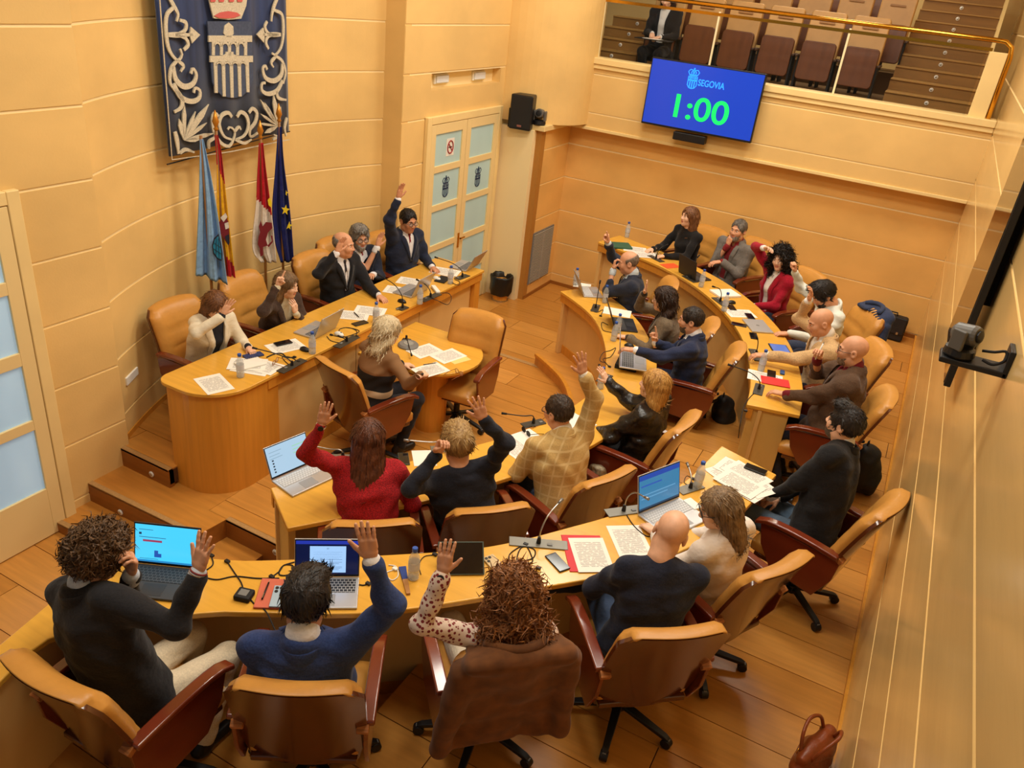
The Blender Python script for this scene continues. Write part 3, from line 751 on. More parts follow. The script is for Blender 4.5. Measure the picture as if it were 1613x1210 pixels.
def hair_template(style, L=0.2, seed=0):
    key = (style, L, seed)
    if key in HAIRS: return HAIRS[key]
    long = style in ('long', 'wavy', 'bob', 'bigcurl')
    zlo = -0.12 if not long else -L-0.06
    wd = 0.15 if not style in ('bigcurl', 'curly') else 0.19
    h = 0.0052
    f = Field((-wd, -0.21-max(0.0, L-0.2)*0.7, zlo), (wd, 0.17, 0.2), h)
    X, Y, Z = np.meshgrid(*f.ax, indexing='ij', sparse=True)
    th = np.arctan2(X, Y+0.02)
    def cran(t): return ellf(X, Y, Z, (0, -0.012, 0.035), (0.076+t, 0.097+t, 0.086+t))
    r = np.random.default_rng(seed+5)
    def curl(fr): return np.sin(fr*X+1.7*np.sin(fr*0.7*Y+1))*np.sin(fr*Y+1.5*np.sin(fr*0.8*Z))*np.sin(fr*Z+1.5*np.sin(fr*0.9*X+2))
    face = ellf(X, Y, Z, (0, 0.15, -0.025), (0.076, 0.110, 0.132))
    if style in ('short', 'buzz', 'fringe', 'quiff', 'thick'):
        t = {'short': 0.009, 'buzz': 0.0045, 'fringe': 0.0045, 'quiff': 0.014, 'thick': 0.022}[style]
        d = cran(t)
        if style == 'quiff': d = smin(d, ellf(X, Y, Z, (0, 0.045, 0.118), (0.062, 0.055, 0.03)), 0.03)
        if style == 'thick':
            d = smin(d, ellf(X, Y, Z, (0.015, 0.03, 0.11), (0.075, 0.075, 0.038)), 0.03)
        d = smax(d, -face, 0.012)
        zc = -0.05 if style != 'thick' else -0.085
        d = smax(d, (zc+0.55*Y)-Z, 0.012)
        for x in (-1, 1): d = smax(d, -ellf(X, Y, Z, (x*0.085, 0.0, -0.015), (0.022, 0.024, 0.036)), 0.006)
        if style == 'fringe': d = smax(d, Z-0.058+0.30*Y, 0.01); d = smax(d, Y-0.030, 0.01)
        d = d+0.0016*np.sin(58*th+9*Z*10+2*np.sin(30*Z))+(0.003*curl(60) if style != 'buzz' else 0)
    elif style == 'curly':
        d = cran(0.022); d = smin(d, ellf(X, Y, Z, (0, 0.02, 0.085), (0.088, 0.092, 0.055)), 0.04)
        d = smax(d, -ellf(X, Y, Z, (0, 0.165, -0.05), (0.08, 0.095, 0.115)), 0.012); d = smax(d, (-0.065+0.45*Y)-Z, 0.015)
        d = d+0.011*curl(95)+0.006*curl(170)
    else:
        t = {'long': 0.017, 'wavy': 0.024, 'bob': 0.02, 'bigcurl': 0.036}[style]
        d = cran(t)
        zz = np.clip(-Z/L, 0, 1)
        w = 0.094+t*0.5+(0.03*zz if style in ('bob', 'wavy') else 0.012*zz)+(0.03*np.sin(np.pi*zz) if style == 'bigcurl' else 0)
        dp = 0.088+t*0.4-0.025*zz+(0.02*zz if style == 'bigcurl' else 0)
        wob = 0.010*np.sin(45*Z+3*th) if style in ('wavy', 'bigcurl') else 0
        col = (np.sqrt((X/(w+wob))**2+((Y+0.035+(0.025+max(0.0, L-0.2)*0.62)*zz)/(dp+wob))**2)-1)*0.08
        col = smax(col, Z-0.05, 0.03); col = smax(col, -Z-L+0.03*np.cos(th*2)+0.012*np.sin(9*th), 0.02)
        d = smin(d, col, 0.02)
        fc = ellf(X, Y, Z, (0, 0.155, -0.035), (0.072, 0.118, 0.135))
        if style == 'bigcurl': fc = ellf(X, Y, Z, (0, 0.165, -0.035), (0.084, 0.138, 0.14))
        d = smax(d, -fc, 0.010)
        d = smax(d, -np.maximum(np.maximum(abs(X)-0.062, -Y+0.005), Z+0.06), 0.02)
        am = {'long': 0.0022, 'wavy': 0.003, 'bob': 0.002, 'bigcurl': 0.003}[style]
        d = d+am*np.sin(46*th+(14*np.sin(22*Z) if style in ('wavy', 'bigcurl') else 2*np.sin(12*Z)))+(0.012*curl(85) if style == 'bigcurl' else 0.003*curl(38))
    HAIRS[key] = surface_nets(np.broadcast_to(d, f.d.shape).astype(np.float32), f.lo, h)
    return HAIRS[key]
def strands(style, V, F, seed):
    """locks of hair lying on the hair surface, as thin tapering ribbons"""
    r = np.random.default_rng(seed+40)
    n = {'short': 1500, 'buzz': 0, 'fringe': 700, 'quiff': 1700, 'thick': 2200, 'curly': 2600, 'long': 2400, 'wavy': 2600, 'bob': 2200, 'bigcurl': 3000}[style]
    ln, lift, wd = {'short': (0.026, 0.15, 0.0028), 'buzz': (0.01, 0.1, 0.002), 'fringe': (0.02, 0.15, 0.0025), 'quiff': (0.034, 0.22, 0.003), 'thick': (0.042, 0.12, 0.0034),
                    'curly': (0.034, 0.4, 0.004), 'long': (0.06, 0.03, 0.0032), 'wavy': (0.06, 0.07, 0.0036), 'bob': (0.055, 0.035, 0.0032), 'bigcurl': (0.055, 0.25, 0.0045)}[style]
    if n == 0: return V, F
    q = V[F]; c = q.mean(1); nr = np.cross(q[:, 2]-q[:, 0], q[:, 3]-q[:, 1]); ar = np.linalg.norm(nr, axis=1); nr /= ar[:, None]+1e-12
    keep = c[:, 2] > (c[:, 2].min()+0.015)
    ids = r.choice(len(F), n, p=(ar*keep)/(ar*keep).sum())
    p, m = c[ids]+r.normal(scale=0.002, size=(n, 3)), nr[ids]
    if style in ('long', 'wavy', 'bob'): g = np.stack([p[:, 0]*4*(p[:, 2] > 0.05), -0.25*np.ones(n), -np.ones(n)], 1)
    elif style in ('curly', 'bigcurl'): g = r.normal(size=(n, 3))+np.array([0, 0, -0.5])
    elif style == 'quiff': g = np.stack([p[:, 0]*3, np.where(p[:, 1] > 0, 0.6, -0.5), np.where(p[:, 2] > 0.09, 0.1, -0.8)], 1)
    else: g = np.stack([p[:, 0]*5+0.3, np.where(p[:, 2] > 0.08, 0.9, -0.3), np.where(p[:, 2] > 0.09, 0.0, -0.9)], 1)
    g = g+r.normal(scale=0.16, size=(n, 3)); g -= m*(g*m).sum(1)[:, None]; g /= np.linalg.norm(g, axis=1)[:, None]+1e-9
    w = np.cross(g, m); L = ln*(0.6+0.8*r.random(n))[:, None]; ph = r.random(n)[:, None]*6.28
    rows = []
    for j, t in enumerate((0.0, 0.35, 0.7, 1.0)):
        cv = (0.35*L*np.sin(ph+5*t)*w+0.25*L*np.cos(ph+5*t)*m) if style in ('curly', 'bigcurl') else (0.10*L*np.sin(ph+6*t)*w if style == 'wavy' else 0)
        pt = p-m*0.002+g*L*t+m*L*lift*(t-0.6*t*t)+cv-(0 if style in ('curly', 'bigcurl') else 1)*m*(L*t)**2/0.19
        hw = wd*(1, 0.95, 0.7, 0.15)[j]
        rows.append(np.stack([pt-w*hw, pt+w*hw], 1))
    R = np.stack(rows, 1).reshape(-1, 3)     # n x 4 x 2
    b = np.arange(n)[:, None]*8+len(V)
    FF = np.vstack([np.hstack([b+2*j, b+2*j+1, b+2*j+3, b+2*j+2]) for j in range(3)])
    return np.vstack([V, R]), np.vstack([F, FF])
def beard_template(full):
    key = ('beard', full)
    if key in HAIRS: return HAIRS[key]
    h = 0.0045; f = Field((-0.09, -0.05, -0.15), (0.09, 0.13, 0.03), h); X, Y, Z = np.meshgrid(*f.ax, indexing='ij', sparse=True)
    t = 0.010 if full else 0.0035
    d = smin(ellf(X, Y, Z, (0, 0.022, -0.035), (0.060+t, 0.074+t, 0.086+t)), ellf(X, Y, Z, (0, 0.058, -0.094), (0.026+t, 0.026+t, 0.022+t)), 0.035)
    d = smin(d, ellf(X, Y, Z, (0, 0.0, -0.07), (0.064+t, 0.03, 0.03)), 0.03)
    d = smax(d, Z+0.030+0.9*np.clip(Y-0.03, 0, 1)*0.4-0.035*(abs(X) > 0.045), 0.008)
    d = smax(d, -ellf(X, Y, Z, (0, 0.105, -0.060), (0.028, 0.03, 0.010)), 0.004)
    d = smax(d, 0.005-Y-0.2*(Z+0.05), 0.01)
    d = d+0.0012*np.sin(300*X+4*np.sin(90*Z))
    HAIRS[key] = surface_nets(np.broadcast_to(d, f.d.shape).astype(np.float32), f.lo, h); return HAIRS[key]
def hand_template(pose):
    f = Field((-0.10, -0.05, -0.06), (0.075, 0.105, 0.205), 0.0034)
    f.cone((0, 0, -0.06), (0, 0, 0.012), 0.026, 0.027, 0.01, sq=((0, 1, 0), 1.35))
    f.cone((-0.014, 0, 0.03), (-0.018, 0.0, 0.082), 0.021, 0.0165, 0.016, sq=((0, 1, 0), 1.25))
    f.cone((0.012, 0, 0.03), (0.018, 0.0, 0.080), 0.021, 0.0155, 0.016, sq=((0, 1, 0), 1.25))
    curls = {'open': (4, 6, 5), 'spread': (3, 5, 4), 'relax': (22, 30, 22), 'fist': (75, 95, 55), 'point': (80, 95, 55), 'grip': (45, 55, 35)}[pose]
    sp = {'open': 4, 'spread': 11, 'relax': 4, 'fist': 0, 'point': 0, 'grip': 2}[pose]
    for i, (x, L) in enumerate(((-0.0275, 0.074), (-0.009, 0.082), (0.0095, 0.076), (0.027, 0.060))):
        p = np.array([x, 0.0, 0.086-(0.006 if i == 3 else 0)]); a = 0.0; s = math.radians((-1.5+i)*sp)
        cu = (4, 5, 4) if (pose == 'point' and i == 0) else curls
        rr = 0.0088 if i < 3 else 0.0078
        f.cone(p-np.array([0, 0, 0.03]), p, 0.0095, 0.0095, 0.008)
        for j, fr in enumerate((0.45, 0.31, 0.24)):
            a += math.radians(cu[j]); dr = np.array([math.sin(s)*math.cos(a), math.sin(a), math.cos(s)*math.cos(a)])
            q = p+dr*L*fr; f.cone(p, q, rr-0.0006*j, rr-0.0006*(j+1), 0.0035); p = q
    if pose in ('fist', 'grip'): th = [(-0.026, 0.008, 0.022), (-0.038, 0.03, 0.05), (-0.018, 0.044, 0.072)]
    elif pose == 'point': th = [(-0.026, 0.008, 0.022), (-0.036, 0.034, 0.05), (-0.006, 0.05, 0.062)]
    elif pose == 'relax': th = [(-0.026, 0.004, 0.022), (-0.05, 0.018, 0.052), (-0.052, 0.034, 0.083)]
    else: th = [(-0.026, 0.002, 0.022), (-0.054, 0.01, 0.05), (-0.074, 0.012, 0.082)]
    f.cone(th[0], th[1], 0.0145, 0.0105, 0.012); f.cone(th[1], th[2], 0.0105, 0.008, 0.004)
    return f.mesh()
HANDS = {}

def hair_mat(name, col, col2=None):
    return mat('hair_'+name, col, 0.45, spec=0.4, noise=((70, 70, 9), 0.45, 4) if col2 is None else ((60, 60, 7), 0.4, 4, col2), bump=((90, 90, 10), 0.6, 0.012))
SKINS = {'a': (226, 176, 144), 'b': (214, 158, 124), 'c': (232, 186, 156), 'd': (198, 140, 106)}
def skin_mat(k): return mat('skin_'+k, SKINS[k], 0.48, spec=0.35, noise=((30, 30, 30), 0.07, 3), bump=((140, 140, 140), 0.1, 0.004))
M_LIP = mat('lips', (190, 118, 100), 0.45)
M_EYEW = mat('eye_white', (232, 226, 218), 0.25); M_IRIS = mat('iris_dark', (48, 34, 26), 0.2)
M_SHIRT = cloth('white_shirt', (232, 230, 226), 0.03)
M_LENS = mat('spectacle_lens', (200, 210, 215), 0.05, alpha=0.18)

def ik(S, T, l1, l2, hint):
    v = T-S; L = np.linalg.norm(v); mx = (l1+l2)*0.985
    if L > mx: T = S+v*mx/L; v = T-S; L = mx
    if L < 0.12: L = 0.12
    u = v/np.linalg.norm(v); a = (l1*l1-l2*l2+L*L)/(2*L); hgt = math.sqrt(max(1e-5, l1*l1-a*a))
    hv = hint-u*(hint@u); hv /= np.linalg.norm(hv)+1e-9
    return S+u*a+hv*hgt, T
def sphere_hit(u, v, S, r, far):
    d = ray(u, v); d /= np.linalg.norm(d); o = np.array([0, 0, CAM_H])-S
    b = o@d; c = o@o-r*r; q = b*b-c
    t = -b if q < 0 else -b+(math.sqrt(q) if far else -math.sqrt(q))
    return np.array([0, 0, CAM_H])+d*t

W_M = ([0, .12, .3, .5, .72, .86, .95, 1.0], [.185, .195, .178, .182, .204, .198, .145, .075], [.125, .140, .128, .122, .122, .108, .088, .062])
W_F = ([0, .12, .3, .5, .72, .86, .95, 1.0], [.185, .190, .160, .158, .176, .168, .12, .064], [.125, .135, .115, .118, .124, .100, .078, .054])
PEOPLE = []
def person(label, head, floor, yaw, lean=0.06, slean=0.0, sex='m', skin='a', hair=('short', 0.2, 'dark', (40, 32, 28), None), top='blazer', tcol=None, shirt=None,
           tie=None, legs=(40, 42, 50), R=('desk',), L=('desk',), deskz=None, hy=0, hp=0, hr=0, beard=None, glasses=None, size=1.0, girth=1.0, hunch=0.02, pelvis=None,
           watch=None, seed=0, vdepth=0.30, shoe=(30, 26, 24), twist=0, knees=None, group='councillors in the chamber', folds=1.0, seatz=0.57, brow=True):
    Hd = np.array(head, float); k = size
    fw = np.array([math.cos(math.radians(yaw)), math.sin(math.radians(yaw)), 0]); rt = np.array([fw[1], -fw[0], 0]); up = np.array([0, 0, 1.0])
    pel = Hd-fw*lean-rt*slean if pelvis is None else np.array([pelvis[0], pelvis[1], 0.0]); pel[2] = floor+seatz
    base = (float(pel[0]), float(pel[1]), float(floor))
    P = thing('person', base, label, 'person', group, world_parts=True)
    Hv = np.array([math.cos(math.radians(yaw+hy)), math.sin(math.radians(yaw+hy)), 0])
    _hp = math.radians(hp*0.75)
    N = Hd-Hv*(0.030*math.cos(_hp)-0.150*math.sin(_hp))*k-up*(0.150*math.cos(_hp)+0.03*math.sin(_hp))*k-fw*0.012
    O = pel-up*0.11
    zt = N-O; Lt = np.linalg.norm(zt); zt /= Lt
    yt = fw-zt*(fw@zt); yt /= np.linalg.norm(yt); xt = np.cross(yt, zt)
    if twist:
        c, s = math.cos(math.radians(twist)), math.sin(math.radians(twist)); xt, yt = c*xt+s*yt, -s*xt+c*yt
    Wp = W_M if sex == 'm' else W_F
    sw = (0.192 if sex == 'm' else 0.168)*k*(0.5+0.5*girth)
    l1, l2 = 0.285*k, 0.255*k
    dz = deskz if deskz is not None else floor+0.75
    arms = []
    for sd, spec in ((1, R), (-1, L)):
        S = N-zt*0.060*k+xt*sd*sw
        kind = spec[0]; opt = spec[-1] if isinstance(spec[-1], dict) else {}
        raised = kind == 'px' and opt.get('up', True)
        if raised: S = S+zt*0.035-xt*sd*0.015
        if kind == 'px':
            T = sphere_hit(spec[1], spec[2], S, spec[3]*k, opt.get('far', False)); hint = -0.4*up+xt*sd*0.9+yt*0.2 if raised else -up+xt*sd*0.5
        elif kind == 'desk':
            a = opt; T = pel+rt*sd*a.get('x', 0.16)+fw*(a.get('y', 0.42)); T[2] = dz+a.get('z', 0.035); hint = -up+xt*sd*0.6-yt*0.3
        elif kind == 'face':
            T = Hd+fw*opt.get('y', 0.11)+rt*(sd*opt.get('x', 0.05))-up*opt.get('z', 0.17); hint = -up+xt*sd*0.6
        else:   # lap
            T = pel+rt*sd*opt.get('x', 0.10)+fw*opt.get('y', 0.26); T[2] = floor+opt.get('z', 0.66); hint = -up*0.6+xt*sd-yt*0.4
        if 'hint' in opt: hint = np.array(opt['hint'][0])*rt+np.array(opt['hint'][1])*fw+np.array(opt['hint'][2])*up
        E, T = ik(S, T, l1, l2, hint)
        fd = (T-E)/np.linalg.norm(T-E)
        if raised: hd = fd*0.6+up*0.5; pn = fw
        elif kind == 'desk': hd = fd*0.5+fw*0.6; hd[2] = -0.12; pn = -up
        elif kind == 'face': hd = up*0.8+fd*0.4; pn = -fw
        else: hd = fd+fw*0.2; pn = -up
        if 'hd' in opt: hd = opt['hd'][0]*rt+opt['hd'][1]*fw+opt['hd'][2]*up
        if 'pn' in opt: pn = opt['pn'][0]*rt+opt['pn'][1]*fw+opt['pn'][2]*up
        hd = hd/np.linalg.norm(hd); pn = pn-hd*(pn@hd); pn /= np.linalg.norm(pn)
        pose = opt.get('pose', 'open' if raised else 'relax')
        arms.append(dict(S=S, E=E, T=T, fd=fd, hd=hd, pn=pn, pose=pose, sd=sd))
    # --- body skin: head, neck and hands
    if sex not in HEADS: HEADS[sex] = head_template(sex)
    V, F, lip = HEADS[sex]
    hb = math.radians(yaw+hy)
    # head frame: yaw, then pitch (+ up), then roll
    Rh = Matrix.Rotation(hb-math.pi/2, 3, 'Z') @ Matrix.Rotation(math.radians(hp), 3, 'X') @ Matrix.Rotation(math.radians(hr), 3, 'Y')
    Rn = np.array(Rh); hs = (1.0 if sex == 'm' else 0.95)*k*1.04
    HM = TR(*(Hd-np.array(base))) @ Rh.to_4x4() @ Matrix.Scale(hs, 4)
    vs = [V@Rn.T*hs+Hd]; fs = [F]; ms = [lip]; nb = len(V)
    # neck root follows the torso
    bp_ = np.array([N-0.14, N+0.11, pel]+[A[q] for A in arms for q in 'SET'])
    fld = Field(bp_.min(0)-0.05, bp_.max(0)+0.05, 0.0095)
    Q2 = Hd+Rn@np.array([0, -0.036, -0.112])*hs
    Qn = Hd+Rn@np.array([0, -0.025, -0.06])*hs
    fld.cone(Qn, N-zt*0.045+yt*0.014, (0.052 if sex == 'm' else 0.044)*k, (0.053 if sex == 'm' else 0.045)*k, 0.012)
    fld.ell(N-zt*0.075+yt*0.01, (0.10*k, 0.04*k, 0.03*k), 0.02, M=np.stack([xt, yt, zt], 1))
    fld.cone(N-zt*0.15-yt*hunch*0.6, pel, 0.055, 0.07, 0.03); fld.cone(N-zt*0.04+yt*0.012, N-zt*0.15-yt*hunch*0.6, 0.04, 0.05, 0.02)
    for A in arms:
        fld.cone(N-zt*0.075*k+yt*0.01, A['S'], 0.045*k, 0.038*k, 0.015); fld.cone(A['S'], A['E'], 0.040*k, 0.034*k, 0.02)
        fld.cone(A['E'], A['T']+A['hd']*0.012, 0.034*k, (0.025 if sex == 'm' else 0.0225)*k, 0.01)
    v2, f2 = fld.mesh(); vs.append(v2); fs.append(f2+nb); ms.append(np.zeros(len(f2), np.int32)); nb += len(v2)
    hsz = (1.0 if sex == 'm' else 0.9)*k
    for A in arms:
        if A['pose'] not in HANDS: HANDS[A['pose']] = hand_template(A['pose'])
        v2, f2 = HANDS[A['pose']]
        xh = np.cross(A['pn'], A['hd'])
        B = np.stack([xh*A['sd'], A['pn'], A['hd']], 1)
        vv = v2@B.T*hsz+A['T']+A['hd']*0.012
        if A['sd'] < 0: f2 = f2[:, ::-1]
        vs.append(vv); fs.append(f2+nb); ms.append(np.zeros(len(f2), np.int32)); nb += len(v2)
    bv = np.array(base)
    def add(name, V, F, mats, mi=None, lab=None):
        o = bpy.data.objects.new(name, quad_mesh(name, V-bv, F, mats, mi)); COL.objects.link(o); o.parent = P
        if lab: o['label'] = lab
        return o
    add('body', np.vstack(vs), np.vstack(fs), [skin_mat(skin), M_LIP], np.concatenate(ms))
    # --- torso clothes
    def torso(fld, kw, kd, s0=-0.08, s1=1.0, kk=0.03):
        xs_, ws, ds = Wp
        def fn(X, Y, Z):
            px, py, pz = X-O[0], Y-O[1], Z-O[2]
            lx = px*xt[0]+py*xt[1]+pz*xt[2]; ly = px*yt[0]+py*yt[1]+pz*yt[2]; lz = px*zt[0]+py*zt[1]+pz*zt[2]
            s = lz/Lt; sc = np.clip(s, 0, 1)
            w = np.interp(sc, xs_, ws).astype(np.float32)*k*girth+kw; d = np.interp(sc, xs_, ds).astype(np.float32)*k*girth+kd
            ly = ly+hunch*4*sc*(1-sc)
            if sex == 'f': d = d+0.022*np.exp(-((sc-0.66)/0.1)**2)*(ly > 0)
            e = (np.sqrt((lx/w)**2+(ly/d)**2)-1)*np.minimum(w, d)
            return smax(e, smax((s-s1)*Lt, (s0-s)*Lt, 0.02), 0.03)
        fld.union(fn, np.minimum(O, N)-0.36, np.maximum(O, N)+0.36, kk)
    pts = np.array([O, N, *[A[q] for A in arms for q in 'SET']])
    lo, hi = pts.min(0)-0.13, pts.max(0)+0.12
    lo[:2] = np.minimum(lo[:2], O[:2]-0.27); hi[:2] = np.maximum(hi[:2], O[:2]+0.27)
    tm = tcol if not isinstance(tcol, tuple) else cloth('cloth_%02x%02x%02x' % tcol, tcol)
    bl = top == 'blazer'
    ex = 0.014 if bl else 0.004
    fld = Field(lo, hi, 0.0115)
    torso(fld, ex, ex, -0.10 if bl else -0.04, 0.985 if bl else 1.0)
    rs = (0.068, 0.056, 0.047, 0.040) if bl else (0.062, 0.052, 0.044, 0.037)
    if sex == 'f': rs = tuple(q*0.9 for q in rs)
    if top == 'puffy': rs = (0.07, 0.066, 0.062, 0.044)
    for A in arms:
        rr = [q*(0.6+0.4*girth)*k for q in rs]
        fld.cone(N-zt*0.035*k-yt*0.012, A['S'], 0.072*k, rr[0], 0.05); fld.cone(A['S'], A['E'], rr[0], rr[1], 0.04)
        cuff = A['T']-A['fd']*(0.03 if bl else 0.008)
        fld.cone(A['E'], cuff, rr[1], rr[3], 0.025)
        if bl: fld.cone(cuff-A['fd']*0.02, cuff, rr[3]*1.02, rr[3]*1.08, 0.01)
        A['cuff'] = cuff; A['rc'] = rr[3]
    # collar
    cn = N-zt*0.005
    def ring(c, R, r, tilt):
        ax = zt*math.cos(tilt)+yt*math.sin(tilt)
        def fn(X, Y, Z):
            px, py, pz = X-c[0], Y-c[1], Z-c[2]; hgt = px*ax[0]+py*ax[1]+pz*ax[2]
            rad = np.sqrt(np.maximum(px*px+py*py+pz*pz-hgt*hgt, 1e-9)); return np.sqrt((rad-R)**2+(hgt*0.55)**2)-r
        return fn
    if top in ('blazer', 'coat'): fld.union(ring(cn-yt*0.010+zt*0.012, 0.072*k, 0.015, 0.40), cn-0.13, cn+0.13, 0.02)
    if top == 'turtle': fld.cone(N-zt*0.02, N*0.45+Hd*0.55-up*0.03-fw*0.02, 0.066*k, 0.058*k, 0.02)
    if top == 'sweater': fld.union(ring(cn-zt*0.004, 0.062*k, 0.010, 0.35), cn-0.13, cn+0.13, 0.012)
    if top == 'hoodie': fld.union(ring(cn-yt*0.02, 0.080*k, 0.024, 0.35), cn-0.15, cn+0.15, 0.02)
    fld.folds((0.0100 if top != 'puffy' else 0.013)*folds, 30, seed)
    if bl and shirt is not None:
        # V opening at the front: wide at the collar, closed at the button
        def vee(X, Y, Z):
            px, py, pz = X-N[0], Y-N[1], Z-N[2]
            lx = abs(px*xt[0]+py*xt[1]+pz*xt[2]); ly = px*yt[0]+py*yt[1]+pz*yt[2]; lz = -(px*zt[0]+py*zt[1]+pz*zt[2])
            hw = 0.075*np.clip(1-(lz-0.02)/vdepth, 0, 1)+0.004
            if vdepth > 0.4: hw = np.maximum(hw, 0.05)
            return np.maximum(np.maximum(lx-hw, 0.035-ly), np.maximum(lz-vdepth-0.02, -lz-0.06))
        fld.cut(vee, N-0.45, N+0.3, 0.006)
    nm = {'blazer': 'jacket', 'sweater': 'sweater', 'turtle': 'turtleneck', 'blouse': 'blouse', 'hoodie': 'hooded_top', 'puffy': 'jacket', 'coat': 'jacket'}[top]
    V, F = fld.mesh(); add(nm, V, F, [tm])
    if top in ('blazer', 'coat'):
        def surf(lx, lz):
            s_ = 1-lz/Lt; w_ = float(np.interp(s_, Wp[0], Wp[1]))*k*girth+ex; d_ = float(np.interp(s_, Wp[0], Wp[2]))*k*girth+ex
            if sex == 'f': d_ += 0.022*math.exp(-((s_-0.66)/0.1)**2)
            return d_*math.sqrt(max(0.02, 1-(lx/w_)**2))-hunch*4*s_*(1-s_)
        nx_ = (Q2-yt*0.012-N)/np.linalg.norm(Q2-yt*0.012-N)
        rows = [[N-yt*0.006+nx_*h_*k+(-yt*math.cos(a)+xt*math.sin(a))*r_*k for a in np.linspace(-2.25, 2.25, 19)] for h_, r_ in ((-0.035, 0.098), (-0.008, 0.092), (0.014, 0.086), (0.030, 0.080))]
        off = [[(-yt*math.cos(a)+xt*math.sin(a))*0.011 for a in np.linspace(-2.25, 2.25, 19)] for _ in range(4)]
        obj('collar', MB().slab(rows, off), tm, P, smooth=True, bevel=0.004)
        if shirt is not None:
            for sd in (1, -1):
                inn_, out_ = [], []
                for t in np.linspace(0.03, 1, 10):
                    lz = vdepth*t; hw = max(0.006, 0.075*max(0, 1-(lz-0.02)/vdepth)); lw = 0.052*min(1, t/0.25+0.35)*(1-0.75*max(0, t-0.25)/0.75)
                    if vdepth > 0.4: hw = max(hw, 0.052)
                    for L_, x_ in ((inn_, hw-0.004), (out_, hw+lw)): L_.append(N-zt*lz+xt*sd*x_+yt*(surf(x_, lz)+0.004))
                obj('lapel', MB().slab([inn_, out_], tuple(yt*0.008)), tm, P, smooth=True)
    if shirt is not None:
        sm = shirt if not isinstance(shirt, tuple) else cloth('cloth_%02x%02x%02x' % shirt, shirt, 0.06)
        fld = Field(N-zt*0.2-0.26, N+0.12, 0.0105)
        torso(fld, -0.004, -0.002, 0.2, 1.0)
        fld.cone(N-zt*0.025, Q2, 0.076*k, 0.072*k if sex == 'm' else 0.060*k, 0.012)
        if tie is None and sex == 'm': fld.cut(lambda X, Y, Z: ellf(X, Y, Z, N+yt*0.085-zt*0.0, (0.03, 0.03, 0.06)), N-0.15, N+0.15, 0.01)
        V, F = fld.mesh(); add('shirt', V, F, [sm])
        if bl:
            for A in arms:
                fld = Field(A['T']-0.09, A['T']+0.09, 0.006)
                fld.cone(A['cuff']-A['fd']*0.01, A['T']-A['fd']*0.006, A['rc']*0.93, A['rc']*0.90, 0.004)
                V, F = fld.mesh(); add('shirt_cuff', V, F, [sm])
    if tie is not None:
        tmm = mat('tie_%02x%02x%02x' % tie, tie, 0.55, noise=((150, 150, 150), 0.3, 2))
        fld = Field(N-0.42, N+0.1, 0.0075)
        dpt = [float(np.interp(1-q/Lt, Wp[0], Wp[2]))*k*girth-hunch*4*(1-q/Lt)*(q/Lt) for q in (0.03, 0.12, 0.24, 0.36)]
        p = [N-zt*q+yt*(d+0.004) for q, d in zip((0.03, 0.12, 0.24, 0.36), dpt)]
        p[0] = N+yt*0.078*k-zt*0.005
        fld.cone(p[0], p[0]-zt*0.02, 0.017, 0.012, 0.008)
        for a, b, ra, rb in ((p[0], p[1], 0.012, 0.017), (p[1], p[2], 0.017, 0.023), (p[2], p[3], 0.023, 0.028)):
            fld.cone(a, b, ra, rb, 0.006, sq=(yt, 2.2))
        V, F = fld.mesh(); add('tie', V, F, [tmm])
    # --- trousers and shoes
    hx = 0.085*k
    kn = []
    for sd in (1, -1):
        hip = pel-up*0.03+rt*sd*hx+fw*0.02
        if knees and knees.get(sd) is not None: kx, ky, kz, ax_, ay_ = knees[sd][:5]
        else: kx, ky, kz, ax_, ay_ = sd*0.12, 0.38, 0.52, sd*0.11, 0.22
        K = np.array(base)+rt*kx+fw*ky*k+up*kz; An = np.array(base)+rt*ax_+fw*ay_*k+up*(0.09 if len(knees[sd]) < 6 else knees[sd][5]) if knees and knees.get(sd) is not None and len(knees[sd]) >= 5 else np.array(base)+rt*ax_+fw*ay_*k+up*0.09
        kn.append((hip, K, An, sd))
    pp = np.array([q for h_ in kn for q in h_[:3]]); fld = Field(pp.min(0)-0.15, pp.max(0)+0.15, 0.013)
    fld.ell(pel-up*0.02-fw*0.01, (0.175*k*girth, 0.135*k*girth, 0.11), 0.04, M=np.stack([rt, fw, up], 1))
    for hip, K, An, sd in kn:
        fld.cone(hip, K, 0.088*k, 0.066*k, 0.03); fld.cone(K, An, 0.066*k, 0.050*k, 0.03)
    fld.folds(0.006, 36, seed+3)
    V, F = fld.mesh(); lm = legs if not isinstance(legs, tuple) else cloth('cloth_%02x%02x%02x' % legs, legs, 0.12)
    add('trousers', V, F, [lm])
    shm = mat('shoe_%02x%02x%02x' % shoe, shoe, 0.35)
    for hip, K, An, sd in kn:
        g = An.copy(); g[2] = An[2]-0.05
        fld = Field(g-0.16, g+0.30, 0.010) if False else Field(np.minimum(g-fw*0.06, g+fw*0.2)-0.07, np.maximum(g-fw*0.06, g+fw*0.2)+0.08, 0.010)
        fld.cone(g-fw*0.045, g+fw*0.14, 0.038, 0.034, 0.01); fld.cone(g-fw*0.02, g+up*0.05-fw*0.01, 0.042, 0.042, 0.03)
        V, F = fld.mesh(); add('shoe', V, F, [shm])
    # --- head details in the head frame
    def in_head(name, me, mats=None):
        o = bpy.data.objects.new(name, me); COL.objects.link(o); o.parent = P; o.matrix_local = HM; return o
